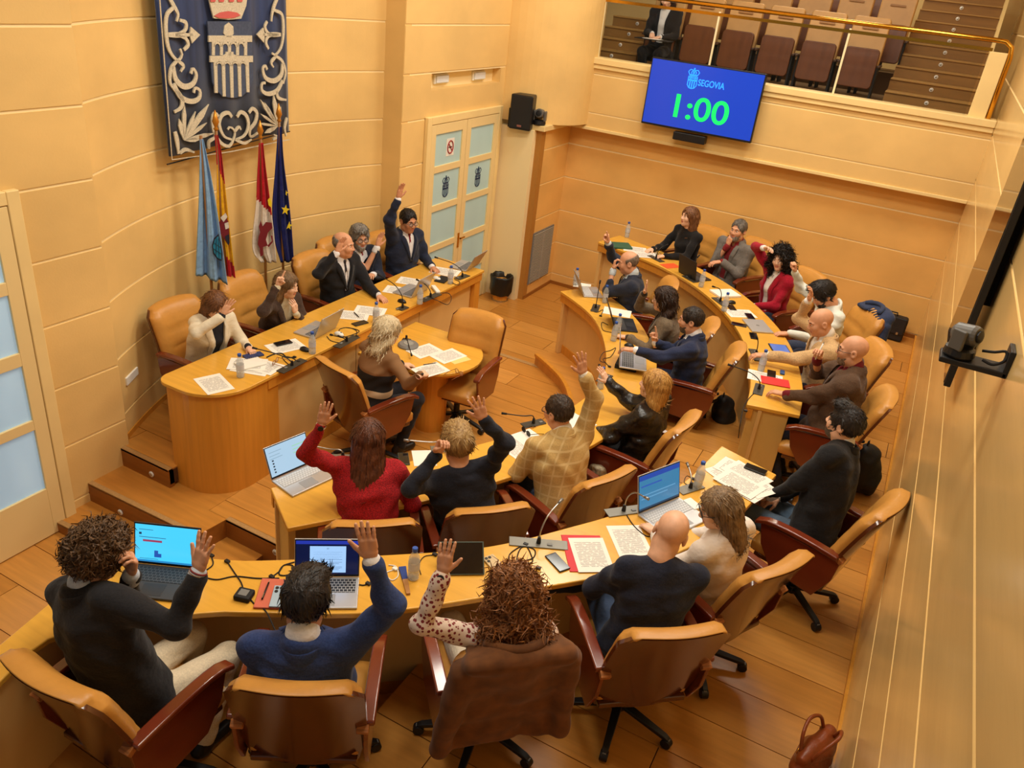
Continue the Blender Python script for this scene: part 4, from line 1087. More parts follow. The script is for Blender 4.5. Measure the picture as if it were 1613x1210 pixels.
    for x in (-1, 1):
        key = '_eye_mesh'
        if key not in HAIRS:
            mb = MB().ball((0, 0, 0), 0.0125, 7); me = bpy.data.meshes.new('eye'); me.from_pydata(mb.v, [], mb.f); me.materials.append(M_EYEW); me.materials.append(M_IRIS)
            for p in me.polygons: p.material_index = 1 if p.center[1] > 0.0098 else 0; p.use_smooth = True
            HAIRS[key] = me
        o = in_head('eye', HAIRS[key]); o.matrix_local = HM @ TR(x*0.031, 0.0755, 0.004)
    if hair is not None:
        st, Lh, hn, hc, hc2 = hair
        hm = hair_mat(hn, hc, hc2)
        k2 = (st, Lh, seed % 3, hn)
        if k2 not in HAIRS or not isinstance(HAIRS[k2], bpy.types.Mesh):
            V, F = strands(st, *hair_template(st, Lh, seed % 3), seed); HAIRS[k2] = quad_mesh('hair', V, F, [hm])
        in_head('hair', HAIRS[k2])
    if brow:
        bc = hair[3] if hair is not None else (70, 52, 40)
        bm_ = mat('brow_%02x%02x%02x' % bc, tuple(int(c*0.8) for c in bc), 0.7)
        for x in (-1, 1):
            mb = MB().tube([(x*0.014, 0.0945, 0.024), (x*0.030, 0.091, 0.030), (x*0.047, 0.079, 0.025)], [0.0035, 0.0042, 0.0022], 6)
            o = obj('eyebrow', mb, bm_, P, smooth=True, loc=(0, 0, 0)); o.matrix_local = HM
    if beard is not None:
        V, F = beard_template(beard[1]); me = quad_mesh('beard', V, F, [hair_mat('beard_%02x%02x%02x' % beard[0], beard[0])]); in_head('beard', me)
    if glasses is not None:
        gm = mat('spectacles_%02x%02x%02x' % glasses, glasses, 0.3)
        mb = MB()
        for x in (-1, 1):
            mb.tube([(x*0.033+0.025*math.cos(a), 0.103-0.10*abs(0.025*math.cos(a)*x+0.033)**1.5, 0.002+0.019*math.sin(a)) for a in np.linspace(0, 2*math.pi, 17)], 0.0022, 6, cap=False)
            mb.tube([(x*0.058, 0.098, 0.006), (x*0.078, 0.06, 0.006), (x*0.082, -0.01, 0.008), (x*0.08, -0.03, -0.012)], 0.0022, 6)
        mb.tube([(-0.009, 0.103, 0.006), (0, 0.1065, 0.009), (0.009, 0.103, 0.006)], 0.0022, 6)
        g = obj('spectacles', mb, gm, P, smooth=True, loc=(0, 0, 0)); g.matrix_local = HM
        for x in (-1, 1):
            mb = MB().lathe([(0.0235, -0.0006), (0.0235, 0.0006)], 16, M=TR(x*0.033, 0.1015, 0.002) @ Matrix.Rotation(math.pi/2, 4, 'X') @ Matrix.Diagonal((1, 0.8, 1, 1)))
            o = obj('lens', mb, M_LENS, g, loc=(0, 0, 0))
    if watch:
        A = arms[0 if watch[0] == 'R' else 1]; c = A['T']-A['fd']*0.004-bv; ax = A['fd']
        q = Vector(ax).to_track_quat('Z', 'Y').to_matrix().to_4x4(); col = watch[1]
        w = obj('watch', MB().lathe([(0.031*hsz, -0.011), (0.033*hsz, -0.005), (0.033*hsz, 0.005), (0.031*hsz, 0.011)], 18, M=TR(*c) @ q, cap=False), mat('watch_strap_%02x' % col[0], col, 0.4), P, smooth=True, loc=(0, 0, 0))
        fpos = Vector(c)-Vector(A['pn'])*0.031*hsz
        q2 = Vector(-A['pn']).to_track_quat('Z', 'Y').to_matrix().to_4x4()
        obj('watch_face', MB().lathe([(0.017, -0.004), (0.017, 0.004), (0.014, 0.006)], 16, M=TR(*fpos) @ q2), M_BLK if len(watch) < 3 else M_STEEL, w, loc=(0, 0, 0))
    PEOPLE.append(dict(label=label, pel=pel, yaw=yaw, arms=arms, N=N, zt=zt, xt=xt, yt=yt, obj=P, fw=fw, rt=rt, floor=floor, Hd=Hd))
    return P, PEOPLE[-1]
# ================================================================== the people
BLACK = (34, 33, 36); NAVY = (36, 42, 62)
def seat_for(info, dy=-0.02, yaw=None, label='', dx=0.0):
    p = info['pel']+info['fw']*dy+info['rt']*dx
    return chair(float(p[0]), float(p[1]), float(info['floor']), info['yaw'] if yaw is None else yaw, label)
def chair_xy(u, v, z, yaw, f=0.41):
    p = at(u, v, z); a = math.radians(yaw); return (float(p[0]+f*math.cos(a)), float(p[1]+f*math.sin(a)))
def chair_at(u, v, z, yaw, floor, label):
    """chair whose back top is seen at pixel (u, v)"""
    p = at(u, v, z); a = math.radians(yaw)
    return chair(float(p[0]+0.40*math.cos(a)), float(p[1]+0.40*math.sin(a)), floor, yaw, label)
M_PLAID = mat('plaid_beige', (196, 164, 104), 0.9, noise=((120, 120, 120), 0.12, 3))
def plaid():
    nt = M_PLAID.node_tree; b = nt.nodes['Principled BSDF']; src = b.inputs['Base Color'].links[0].from_socket
    tc = nt.nodes.new('ShaderNodeTexCoord'); prev = src
    for sc, ax in ((17, 'X'), (14, 'Z')):
        w = nt.nodes.new('ShaderNodeTexWave'); w.wave_type = 'BANDS'; w.bands_direction = ax; w.inputs['Scale'].default_value = sc/6.28*1.75; w.inputs['Distortion'].default_value = 0.6
        nt.links.new(tc.outputs['Object'], w.inputs['Vector'])
        r = nt.nodes.new('ShaderNodeValToRGB'); r.color_ramp.elements[0].position = 0.90; r.color_ramp.elements[1].position = 0.97
        nt.links.new(w.outputs['Fac'], r.inputs['Fac'])
        mx = nt.nodes.new('ShaderNodeMixRGB'); mx.inputs['Color2'].default_value = srgb(212, 186, 132)
        nt.links.new(r.outputs['Color'], mx.inputs['Fac']); nt.links.new(prev, mx.inputs['Color1']); prev = mx.outputs['Color']
    nt.links.new(prev, b.inputs['Base Color'])
plaid()
def spots(name, base, spot, scale):
    m = mat(name, base, 0.85); nt = m.node_tree; b = nt.nodes['Principled BSDF']
    tc = nt.nodes.new('ShaderNodeTexCoord'); v = nt.nodes.new('ShaderNodeTexVoronoi'); v.inputs['Scale'].default_value = scale
    nt.links.new(tc.outputs['Object'], v.inputs['Vector'])
    r = nt.nodes.new('ShaderNodeValToRGB'); r.color_ramp.elements[0].position = 0.34; r.color_ramp.elements[1].position = 0.42
    r.color_ramp.elements[0].color = srgb(*spot); r.color_ramp.elements[1].color = srgb(*base)
    nt.links.new(v.outputs['Distance'], r.inputs['Fac']); nt.links.new(r.outputs['Color'], b.inputs['Base Color']); return m
M_PATT = spots('patterned_blouse', (226, 206, 190), (128, 40, 44), 52)
M_TWEED = mat('red_tweed', (196, 28, 34), 0.9, noise=((150, 150, 150), 0.5, 2, (110, 10, 18)), bump=((160, 160, 160), 0.5, 0.01))
M_LEA = mat('black_leather', (24, 22, 22), 0.3, spec=0.6, bump=((16, 16, 16), 0.5, 0.03))
M_STRIPE = mat('striped_cardigan', (168, 128, 88), 0.9)
def stripe():
    nt = M_STRIPE.node_tree; b = nt.nodes['Principled BSDF']; tc = nt.nodes.new('ShaderNodeTexCoord'); sp = nt.nodes.new('ShaderNodeSeparateXYZ'); nt.links.new(tc.outputs['Object'], sp.inputs[0])
    r = nt.nodes.new('ShaderNodeValToRGB'); r.color_ramp.interpolation = 'CONSTANT'
    e = r.color_ramp.elements; e[0].position = 0; e[0].color = srgb(132, 98, 64); e[1].position = 0.56; e[1].color = srgb(34, 32, 34)
    for p, c in ((0.67, (206, 182, 150)), (0.73, (34, 32, 34)), (0.88, (132, 96, 62))): q = e.new(p); q.color = srgb(*c)
    nt.links.new(sp.outputs['Z'], r.inputs['Fac']); nt.links.new(r.outputs['Color'], b.inputs['Base Color'])
stripe()

H = lambda u, v, fl, h=1.2: at(u, v, fl+h)
# ---- foreground row
p, i14 = person('man with brown curls in a black blazer, hand with bracelets raised before a bright screen', H(152, 876, 0, 1.24), 0, 88, skin='b', hair=('curly', 0.2, 'browncurl', (116, 86, 58), (70, 50, 34)), tcol=BLACK, shirt=(190, 200, 214), legs=(216, 200, 172), girth=1.08,
    R=('px', 312, 902, 0.40, {'pose': 'spread', 'hint': (0.7, -0.2, -0.9)}), L=('px', 206, 905, 0.36, {'up': False, 'pose': 'grip', 'hd': (0.2, 0.1, 1), 'pn': (-0.3, -1, 0)}), hp=-12, hy=-8, seed=1, shoe=(28, 26, 26), hunch=0.03, pelvis=chair_xy(70, 1075, 1.0, 92))
chair_at(70, 1075, 1.0, 92, 0, 'armchair under the curly haired man at the left edge')
p, i15 = person('man in a royal blue suit seen from behind, right arm raised with open hand', H(481, 948, 0, 1.2), 0, 122, skin='b', hair=('thick', 0.2, 'darkcrop', (36, 30, 28), None), tcol=(46, 62, 108), shirt=(236, 236, 240), legs=(214, 204, 186), girth=1.06,
    R=('px', 585, 882, 0.47, {'pose': 'open', 'hint': (0.8, -0.1, -0.5)}), L=('lap', {'y': 0.30}), hp=-22, seed=2, pelvis=chair_xy(462, 1090, 1.0, 120, 0.31))
chair_at(462, 1090, 1.0, 120, 0, 'mahogany backed armchair of the man in the royal blue suit')
p, i16 = person('woman with wavy auburn hair and red patterned blouse raising her left hand', H(808, 940, 0, 1.18), 0, 133, sex='f', skin='b', hair=('bigcurl', 0.24, 'auburn', (164, 108, 62), (104, 62, 34)), top='blouse', tcol=M_PATT, legs=(206, 194, 172),
    L=('px', 697, 905, 0.40, {'pose': 'open', 'hint': (-0.9, -0.1, -0.6), 'hd': (0.1, 0.15, 1), 'pn': (0.5, 1, 0)}), R=('desk', {'y': 0.36}), watch=('L', (24, 24, 26)), hp=-10, seed=3, shoe=(196, 180, 150), pelvis=chair_xy(815, 1035, 0.99, 134, 0.33))
chair_at(815, 1035, 0.99, 134, 0, 'armchair with a brown suede coat over its back')
p, i17 = person('bald man in a navy sweater leaning towards the woman in the white blouse', H(1056, 840, 0, 1.18), 0, 128, skin='a', hair=None, top='sweater', tcol=(34, 38, 54), legs=(60, 74, 100), girth=1.05,
    R=('lap', {'y': 0.34}), L=('lap', {'y': 0.36}), hy=-25, hp=-22, hr=12, seed=4, knees={1: (0.15, 0.40, 0.52, 0.12, 0.42), -1: (-0.10, 0.46, 0.58, -0.34, 0.62, 0.40)}, pelvis=chair_xy(1068, 1005, 0.99, 130))
chair_at(1068, 1005, 0.99, 130, 0, 'armchair of the bald man in the navy sweater')
p, i18 = person('woman with ash blonde hair, black glasses and a white blouse beside the bald man', H(1133, 802, 0, 1.17), 0, 156, sex='f', skin='c', hair=('long', 0.22, 'ashblonde', (150, 124, 92), (96, 74, 52)), top='blouse', tcol=mat('sheer_white', (232, 222, 212), 0.7, bump=((8, 8, 12), 0.5, 0.03)), legs=(70, 62, 58),
    R=('lap', {'y': 0.36}), L=('desk', {'y': 0.34}), glasses=(20, 20, 22), hy=50, hp=-16, seed=5, pelvis=chair_xy(1232, 900, 0.99, 152))
chair_at(1232, 900, 0.99, 152, 0, 'armchair of the woman in the white blouse')
p, i19 = person('dark haired man in a black jacket and jeans sitting back with folded hands', H(1330, 668, 0, 1.28), 0, 166, skin='a', hair=('quiff', 0.2, 'darkquiff', (42, 36, 34), None), tcol=(28, 27, 29), shirt=(228, 228, 228), legs=(86, 104, 124), girth=1.08, beard=((80, 72, 66), False),
    R=('lap', {'x': 0.04, 'y': 0.30, 'z': 0.62}), L=('lap', {'x': 0.02, 'y': 0.34, 'z': 0.64}), hp=4, hy=-4, seed=6, knees={1: (0.14, 0.50, 0.54, 0.12, 0.44), -1: (-0.10, 0.54, 0.54, -0.08, 0.48)}, pelvis=chair_xy(1405, 800, 1.0, 165))
chair_at(1405, 800, 1.0, 165, 0, 'armchair of the man in jeans at the end of the foreground desk')
# ---- outer row, far section
p, i20 = person('bald man with glasses and brown blazer holding up a pen', H(1343, 553, 0, 1.30), 0, 184, skin='b', hair=None, tcol=(84, 62, 46), shirt=(110, 24, 34), legs=(40, 42, 54), girth=1.22, glasses=(40, 30, 26), beard=((140, 120, 104), False),
    R=('px', 1287, 566, 0.38, {'pose': 'grip', 'hint': (0.6, 0.3, -1), 'pn': (-1, 0.2, 0)}), L=('desk', {'x': 0.02, 'y': 0.38}), hp=-4, seed=7, pelvis=chair_xy(1400, 628, 1.0, 184))
chair_at(1400, 628, 1.0, 184, 0, 'armchair of the bald man in the brown blazer')
p, i21 = person('bald man in a camel jacket with one hand raised and one arm on the desk', H(1293, 508, 0, 1.18), 0, 204, lean=0.14, skin='b', hair=None, tcol=(198, 164, 118), shirt=(232, 228, 220), legs=(38, 42, 60), girth=1.1,
    R=('px', 1273, 474, 0.30, {'pose': 'relax', 'hint': (0.8, 0.2, -0.6)}), L=('px', 1207, 560, 0.50, {'up': False, 'pose': 'relax', 'hd': (0, 1, -0.1), 'pn': (0, 0, -1)}), hp=-22, seed=8)
seat_for(i21, -0.05, 204, 'armchair of the bald man in the camel jacket')
p, i22 = person('black haired man in a white hooded top bowing his head with thumb up', H(1297, 464, 0, 1.16), 0, 212, lean=0.13, skin='b', hair=('thick', 0.2, 'jet', (26, 22, 22), None), top='hoodie', tcol=cloth('pale_hoodie', (222, 226, 218), 0.04), legs=(54, 60, 80),
    R=('px', 1252, 428, 0.42, {'pose': 'fist', 'hint': (0.9, 0.2, -0.2)}), L=('desk', {'y': 0.44}), hp=-38, beard=((38, 32, 30), False), seed=9)
seat_for(i22, -0.04, 212, 'armchair with a navy jacket on its back by the black briefcase')
p, i23 = person('woman with black curls and a crimson blazer, arm over her head', H(1229, 408, 0, 1.2), 0, 232, lean=0.06, sex='f', skin='c', hair=('bigcurl', 0.17, 'blackcurl', (34, 26, 24), (18, 14, 14)), tcol=(158, 22, 44), shirt=(228, 224, 222), legs=(70, 84, 112),
    R=('px', 1204, 391, 0.33, {'pose': 'relax', 'hint': (1, 0, 0.3), 'hd': (-0.9, 0.1, 0.3), 'pn': (0, 0.4, -1)}), L=('px', 1183, 483, 0.46, {'up': False, 'hd': (0, 1, -0.1), 'pn': (0, 0, -1)}), hy=28, hp=-4, hr=8, seed=10, vdepth=0.42)
seat_for(i23, -0.05, 232, 'armchair of the woman in the crimson blazer')
p, i24 = person('bearded man in a grey suit and red sweater resting his chin on his hand', H(1163, 363, 0, 1.2), 0, 240, lean=0.03, skin='b', hair=('short', 0.2, 'greycrop', (104, 98, 92), None), tcol=(112, 106, 100), shirt=(128, 34, 38), legs=(96, 92, 90), girth=1.1, beard=((140, 134, 128), False),
    R=('face', {'x': 0.02, 'z': 0.19, 'y': 0.10}), L=('desk', {'x': 0.06, 'y': 0.26, 'z': 0.10}), hy=12, seed=11, vdepth=0.42)
seat_for(i24, -0.05, 240, 'armchair of the bearded man in the grey suit')
p, i25 = person('woman in a black turtleneck looking away at the far end of the row', H(1086, 342, 0, 1.22), 0, 238, lean=0.06, sex='f', skin='c', hair=('long', 0.17, 'lightbrown', (138, 92, 56), (90, 56, 34)), top='turtle', tcol=(26, 25, 27), legs=(30, 30, 34),
    R=('desk', {'y': 0.40}), L=('desk', {'x': 0.10, 'y': 0.42}), hy=-8, hp=6, seed=12)
seat_for(i25, -0.04, 244, 'armchair of the woman in the black turtleneck')
# ---- inner row
zi = Z_IN
p, i7 = person('woman with long chestnut hair and a red tweed jacket raising her left hand', H(580, 690, zi, 1.2), zi, 127, sex='f', skin='b', hair=('long', 0.36, 'chestnut', (104, 58, 34), (62, 30, 18)), top='coat', tcol=M_TWEED, legs=(36, 34, 40), girth=1.12, size=1.02,
    L=('px', 506, 670, 0.45, {'pose': 'open', 'hint': (-0.9, 0, -0.6)}), R=('desk', {'y': 0.36, 'x': 0.12}), watch=('L', (232, 226, 214)), hp=-6, seed=13, pelvis=chair_xy(588, 835, 0.76, 129))
chair_at(588, 835, 0.76, 129, zi, 'armchair of the woman in the red tweed jacket')
p, i8 = person('fair haired person in a dark navy sweater, right arm raised', H(720, 700, zi, 1.18), zi, 130, skin='b', hair=('thick', 0.2, 'fair', (186, 152, 98), (134, 100, 58)), top='sweater', tcol=(34, 36, 46), legs=(50, 54, 66), girth=1.05,
    R=('px', 762, 662, 0.48, {'pose': 'spread', 'hint': (0.9, 0, -0.4)}), L=('px', 688, 716, 0.32, {'up': False, 'pose': 'grip', 'hd': (0.3, -0.1, 1), 'pn': (0.2, -1, 0)}), hp=-14, hy=14, seed=14, glasses=(120, 40, 30), pelvis=chair_xy(775, 812, 0.76, 136))
chair_at(775, 812, 0.76, 136, zi, 'armchair of the fair haired person in the navy sweater')
p, i9 = person('man with glasses in a beige checked blazer, right arm raised high', H(880, 650, zi, 1.2), zi, 146, skin='b', hair=('short', 0.2, 'darkbrown', (58, 44, 34), None), tcol=M_PLAID, shirt=(226, 220, 206), legs=(72, 86, 112),
    R=('px', 919, 590, 0.50, {'pose': 'spread', 'hint': (0.9, 0, -0.3)}), L=('lap', {'y': 0.34}), hp=-8, hy=14, seed=15, glasses=(60, 30, 24), pelvis=chair_xy(960, 760, 0.76, 157))
chair_at(960, 760, 0.76, 157, zi, 'armchair of the man in the checked blazer')
p, i10 = person('blonde woman in a black leather jacket raising her right hand', H(1030, 607, zi, 1.18), zi, 172, sex='f', skin='c', hair=('bob', 0.15, 'honey', (206, 156, 82), (150, 104, 50)), top='puffy', tcol=M_LEA, legs=(30, 28, 30), girth=1.1,
    R=('px', 958, 604, 0.47, {'pose': 'open', 'hint': (0.5, 0.2, -1), 'far': True}), L=('lap', {'y': 0.30}), hy=8, hp=4, seed=16, pelvis=chair_xy(1082, 672, 0.76, 175))
chair_at(1082, 672, 0.76, 175, zi, 'armchair of the woman in the black leather jacket')
p, i11 = person('dark haired man in a navy suit using a laptop mouse', H(1089, 505, zi, 1.2), zi, 188, skin='b', hair=('short', 0.2, 'darkthin', (44, 36, 32), None), tcol=(38, 46, 74), shirt=(228, 230, 236), tie=(36, 40, 62), legs=(36, 42, 64), girth=1.08, beard=((90, 76, 66), False),
    R=('px', 1032, 540, 0.36, {'up': False, 'pose': 'point', 'hd': (0, 0.3, 1), 'pn': (-1, 0.4, 0)}), L=('px', 1001, 552, 0.52, {'up': False, 'hd': (0, 1, -0.1), 'pn': (0, 0, -1)}), hp=-6, seed=17, lean=0.06)
seat_for(i11, -0.02, 187, 'armchair of the man in the navy suit at the inner desk')
p, i12 = person('woman with dark wavy hair, glasses and a grey tweed blazer, right hand up', H(1046, 472, zi, 1.18), zi, 196, lean=0.08, sex='f', skin='c', hair=('wavy', 0.2, 'darkwavy', (58, 38, 28), (34, 22, 18)), tcol=cloth('tweed_grey', (112, 98, 80), 0.35), shirt=(60, 54, 50), legs=(40, 40, 46),
    R=('px', 1015, 462, 0.34, {'pose': 'open', 'hint': (0.6, 0.4, -0.8)}), L=('desk', {'y': 0.36}), glasses=(150, 110, 70), hp=-4, hy=4, seed=18)
seat_for(i12, -0.04, 192, 'armchair of the woman in the grey tweed blazer')
p, i13 = person('balding man in a dark jacket rubbing his eyes, other arm stretched out', H(990, 414, zi, 1.18), zi, 200, lean=0.08, skin='b', hair=('fringe', 0.2, 'greythin', (120, 104, 90), None), tcol=(40, 44, 58), shirt=(190, 200, 206), legs=(36, 38, 46), girth=1.1,
    R=('px', 958, 383, 0.46, {'pose': 'point', 'hint': (0.8, 0.2, -0.6)}), L=('face', {'x': -0.01, 'z': 0.11, 'y': 0.15, 'pose': 'grip'}), hp=-12, seed=19)
seat_for(i13, -0.04, 204, 'armchair of the balding man at the far inner seat')
# ---- dais
X = -5.0
def Hd_(u, v, x=X): return at_x(u, v, x)
zd = Z_DAIS
p, i1 = person('woman in a cream blazer shading her face with a raised hand', Hd_(340, 482, -4.80), zd, -6, lean=0.22, sex='f', skin='a', hair=('long', 0.19, 'brown', (126, 82, 48), (80, 48, 28)), tcol=cloth('cream_blazer', (226, 216, 192), 0.05), shirt=(34, 34, 42), legs=(210, 200, 180), deskz=D_DAIS, size=0.97,
    R=('px', 350, 497, 0.35, {'pose': 'spread', 'hint': (0.9, 0.3, -0.3)}), L=('desk', {'y': 0.42, 'x': 0.14, 'pose': 'grip'}), hp=-24, hy=-15, seed=20, vdepth=0.42, group='members at the presidency desk')
p, i2 = person('woman with shoulder length hair in a dark brown velvet jacket, finger raised', Hd_(452, 449, -4.80), zd, -4, lean=0.20, sex='f', skin='c', hair=('bob', 0.17, 'mousy', (132, 104, 72), (92, 68, 46)), tcol=cloth('velvet_brown', (70, 54, 46), 0.2, 60), shirt=(206, 196, 168), legs=(40, 36, 36), deskz=D_DAIS, size=0.97,
    R=('px', 437, 452, 0.36, {'pose': 'point', 'hint': (0.9, 0.2, -0.5)}), L=('face', {'x': 0.02, 'z': 0.26, 'y': 0.08}), hy=14, hp=-6, seed=21, vdepth=0.42, group='members at the presidency desk')
p, i3 = person('grey haired man in a black suit at the centre of the presidency desk, palm raised', Hd_(541, 386, -4.88), zd, -8, lean=0.06, skin='b', hair=('fringe', 0.2, 'greyside', (116, 110, 104), None), tcol=(30, 30, 34), shirt=(226, 224, 228), tie=(40, 34, 44), legs=(32, 32, 36), deskz=D_DAIS,
    R=('px', 530, 399, 0.33, {'pose': 'open', 'hint': (0.9, 0.2, -0.4)}), L=('desk', {'y': 0.44, 'x': 0.12}), hy=24, hp=-2, seed=22, group='members at the presidency desk')
p, i4 = person('bearded grey haired man with glasses and red tie leaning back', at_x(566, 374, -5.12), zd, -14, lean=-0.02, skin='b', hair=('thick', 0.2, 'silver', (150, 146, 140), (112, 108, 104)), tcol=(38, 42, 58), shirt=(226, 226, 230), tie=(150, 38, 50), legs=(36, 38, 46), deskz=D_DAIS, beard=((150, 144, 138), True), glasses=(30, 30, 34), girth=1.08,
    R=('px', 594, 390, 0.36, {'pose': 'open', 'hint': (-0.2, 0.4, -1)}), L=('lap', {'x': -0.02, 'y': 0.24, 'z': 0.80}), hy=-14, hp=-6, seed=23, group='members at the presidency desk')
p, i5 = person('dark haired man with glasses in a navy suit, arm stretched straight up', Hd_(643, 348, -4.84), zd, -12, lean=0.05, skin='d', hair=('short', 0.2, 'black', (30, 26, 26), None), tcol=(34, 40, 60), shirt=(228, 226, 228), tie=(128, 30, 44), legs=(32, 36, 50), deskz=D_DAIS, glasses=(30, 28, 30), girth=1.05,
    R=('px', 627, 314, 0.50, {'pose': 'open', 'hint': (0.8, 0.1, -0.2)}), L=('desk', {'y': 0.30, 'x': 0.16}), hy=-8, hp=-8, seed=24, group='members at the presidency desk')
for q, yw, l in ((i1, 0, 'tufted armchair of the woman in the cream blazer'), (i2, 3, 'tufted armchair of the woman in the brown velvet jacket'), (i3, -4, 'tufted armchair of the man in the black suit'), (i4, -4, 'tufted armchair of the bearded man with the red tie'), (i5, -2, 'tufted armchair of the man in the navy suit near the door')):
    seat_for(q, 0.02 if q is i5 else (0.09 if q is i1 else 0.0), yw, l)
# ---- clerk
p, i6 = person('white haired clerk in a striped cardigan writing at the rounded table', at(611, 522, Z_PIT+1.2), Z_PIT, 72, lean=0.12, sex='f', skin='c', hair=('wavy', 0.21, 'white', (226, 210, 176), (190, 170, 132)), top='coat', tcol=M_STRIPE, legs=(34, 34, 40), deskz=D_RND, girth=1.12,
    R=('px', 662, 592, 0.46, {'up': False, 'pose': 'grip', 'hd': (-0.4, 1, -0.15), 'pn': (-0.5, 0, -1)}), L=('desk', {'y': 0.36, 'x': 0.10}), hy=-14, hp=-8, seed=25, watch=('R', (200, 40, 50)), group='staff')
seat_for(i6, -0.03, 76, 'armchair of the white haired clerk')
chair_at(757, 500, 0.63, -84, Z_PIT, 'empty armchair facing the clerk across the rounded table')
# ---- gallery visitor
p, i26 = person('visitor in a black jacket and white scarf writing on a pad behind the gallery glass', np.array([-3.86, 11.82, 2.32+1.22]), 2.32, -90, lean=0.06, sex='f', skin='c', hair=('long', 0.16, 'darkgallery', (60, 44, 36), None), tcol=(30, 30, 34), shirt=(222, 222, 220), legs=(28, 28, 32), deskz=2.32+0.70,
    R=('desk', {'x': 0.06, 'y': 0.26, 'z': 0.06, 'pose': 'grip'}), L=('desk', {'x': 0.06, 'y': 0.26, 'z': 0.03}), hp=-25, seed=26, vdepth=0.42, group='visitors in the gallery')

p, i27 = person('visitor standing at the top of the gallery stairs, only dark shoes in view', np.array([-0.18, 14.95, 4.07+1.62]), 4.07, -80, lean=0.02, skin='b', tcol=(40, 40, 46), legs=(34, 38, 52), R=('lap', {'x': 0.24, 'y': 0.05, 'z': 0.85}), L=('lap', {'x': 0.24, 'y': 0.05, 'z': 0.85}), seed=27, seatz=0.95, knees={1: (0.11, 0.03, 0.50, 0.11, 0.0), -1: (-0.11, 0.03, 0.50, -0.11, 0.02)}, group='visitors in the gallery')
# ================================================================== things on the walls
def on_plane(u, v, p0, n):
    d = ray(u, v); o = np.array([0, 0, CAM_H]); n = np.array(n, float)
    t = ((np.array(p0)-o)@n)/(d@n); return o+d*t
def apse_hit(u, v, off=0.0):
    """point of the curved wall (moved off metres into the room) seen at a pixel"""
    d = ray(u, v); R = _R-off; a = d[0]**2+d[1]**2; b = -(d[0]*_c[0]+d[1]*_c[1]); c = _c[0]**2+_c[1]**2-R*R
    t = (-b+math.sqrt(b*b-a*c))/a; return np.array([0, 0, CAM_H])+d*t
def ribbon(mb, P, n, w, th):
    """flat raised band along P (3D points on a plane of normal n), w may taper"""
    P = [np.array(p) for p in P]; ws = w if hasattr(w, '__len__') else [w]*len(P); A, B = [], []
    for i, p in enumerate(P):
        t = P[min(i+1, len(P)-1)]-P[max(i-1, 0)]; s = np.cross(n, t); s /= np.linalg.norm(s)+1e-9
        A.append(p+s*ws[i]/2); B.append(p-s*ws[i]/2)
    mb.slab([A, B], tuple(np.array(n)*th))
def sheet_poly(mb, P, n, th):
    P = [np.array(p) for p in P]; k = len(P); V = P+[p+np.array(n)*th for p in P]
    mb.add(V, [tuple(range(k)), tuple(range(2*k-1, k-1, -1))]+[(i, (i+1) % k, k+(i+1) % k, k+i) for i in range(k)])

# ---- tapestry
ta, tb = apse_hit(267, 256, 0.12), apse_hit(455, 229, 0.12)
th_ = tb-ta; th_[2] = 0; TW = np.linalg.norm(th_); th_ /= TW; tn = np.array([th_[1], -th_[0], 0])     # normal into the room
if tn[0] < 0: tn = -tn
M_NAVY = mat('navy_velvet', (36, 52, 92), 0.85, noise=((18, 18, 1.5), 0.28, 4), sheen=0.3)
M_SILVR = mat('silver_thread', (206, 196, 172), 0.6, noise=((90, 90, 90), 0.18, 3), bump=((120, 120, 120), 0.4, 0.006))
tap = thing('wall_tapestry', tuple(map(float, (ta+tb)/2)), 'navy velvet tapestry with silver scrolls, crown and an aqueduct shield', 'tapestry', world_parts=True)
zb0 = ta[2]+0.06; rows = []
for i in range(2):
    z = (zb0-0.01, 3.95)[i]
    rows.append([ta+th_*(TW*s-0.0)+tn*(0.012*math.sin(s*31)+0.01*math.sin(s*13+1))*(1 if i == 0 else 0.7)+np.array([0, 0, z-ta[2]]) for s in np.linspace(0, 1, 49)])
obj('cloth', MB().slab(rows, tuple(-tn*0.012)), M_NAVY, tap, smooth=True)
def Tp(x, y, d=0.028): return on_plane(230+x/4.483, y/4.483, ta+tn*d, tn)
def scroll(pts, w=0.035, taper=True, n=26, name='scroll'):
    S = spline(pts, n); P = [Tp(*q) for q in S]
    ws = [w*(0.55+0.45*math.sin(math.pi*min(1, 0.15+i/(n-1)))) if taper else w for i in range(n)]
    mb = MB(); ribbon(mb, P, tn, ws, 0.012); return obj(name, mb, M_SILVR, tap)
def leaf(pts, name='leaf_motif'):
    mb = MB(); sheet_poly(mb, [Tp(*q) for q in pts], tn, 0.012); return obj(name, mb, M_SILVR, tap)
def blade(a, b, w):
    a, b = np.array(a, float), np.array(b, float); d = b-a; s = np.array([-d[1], d[0]])/np.linalg.norm(d)*w
    leaf([a, a+d*0.35+s*0.9, a+d*0.7+s, b, a+d*0.7-s, a+d*0.35-s*0.9])
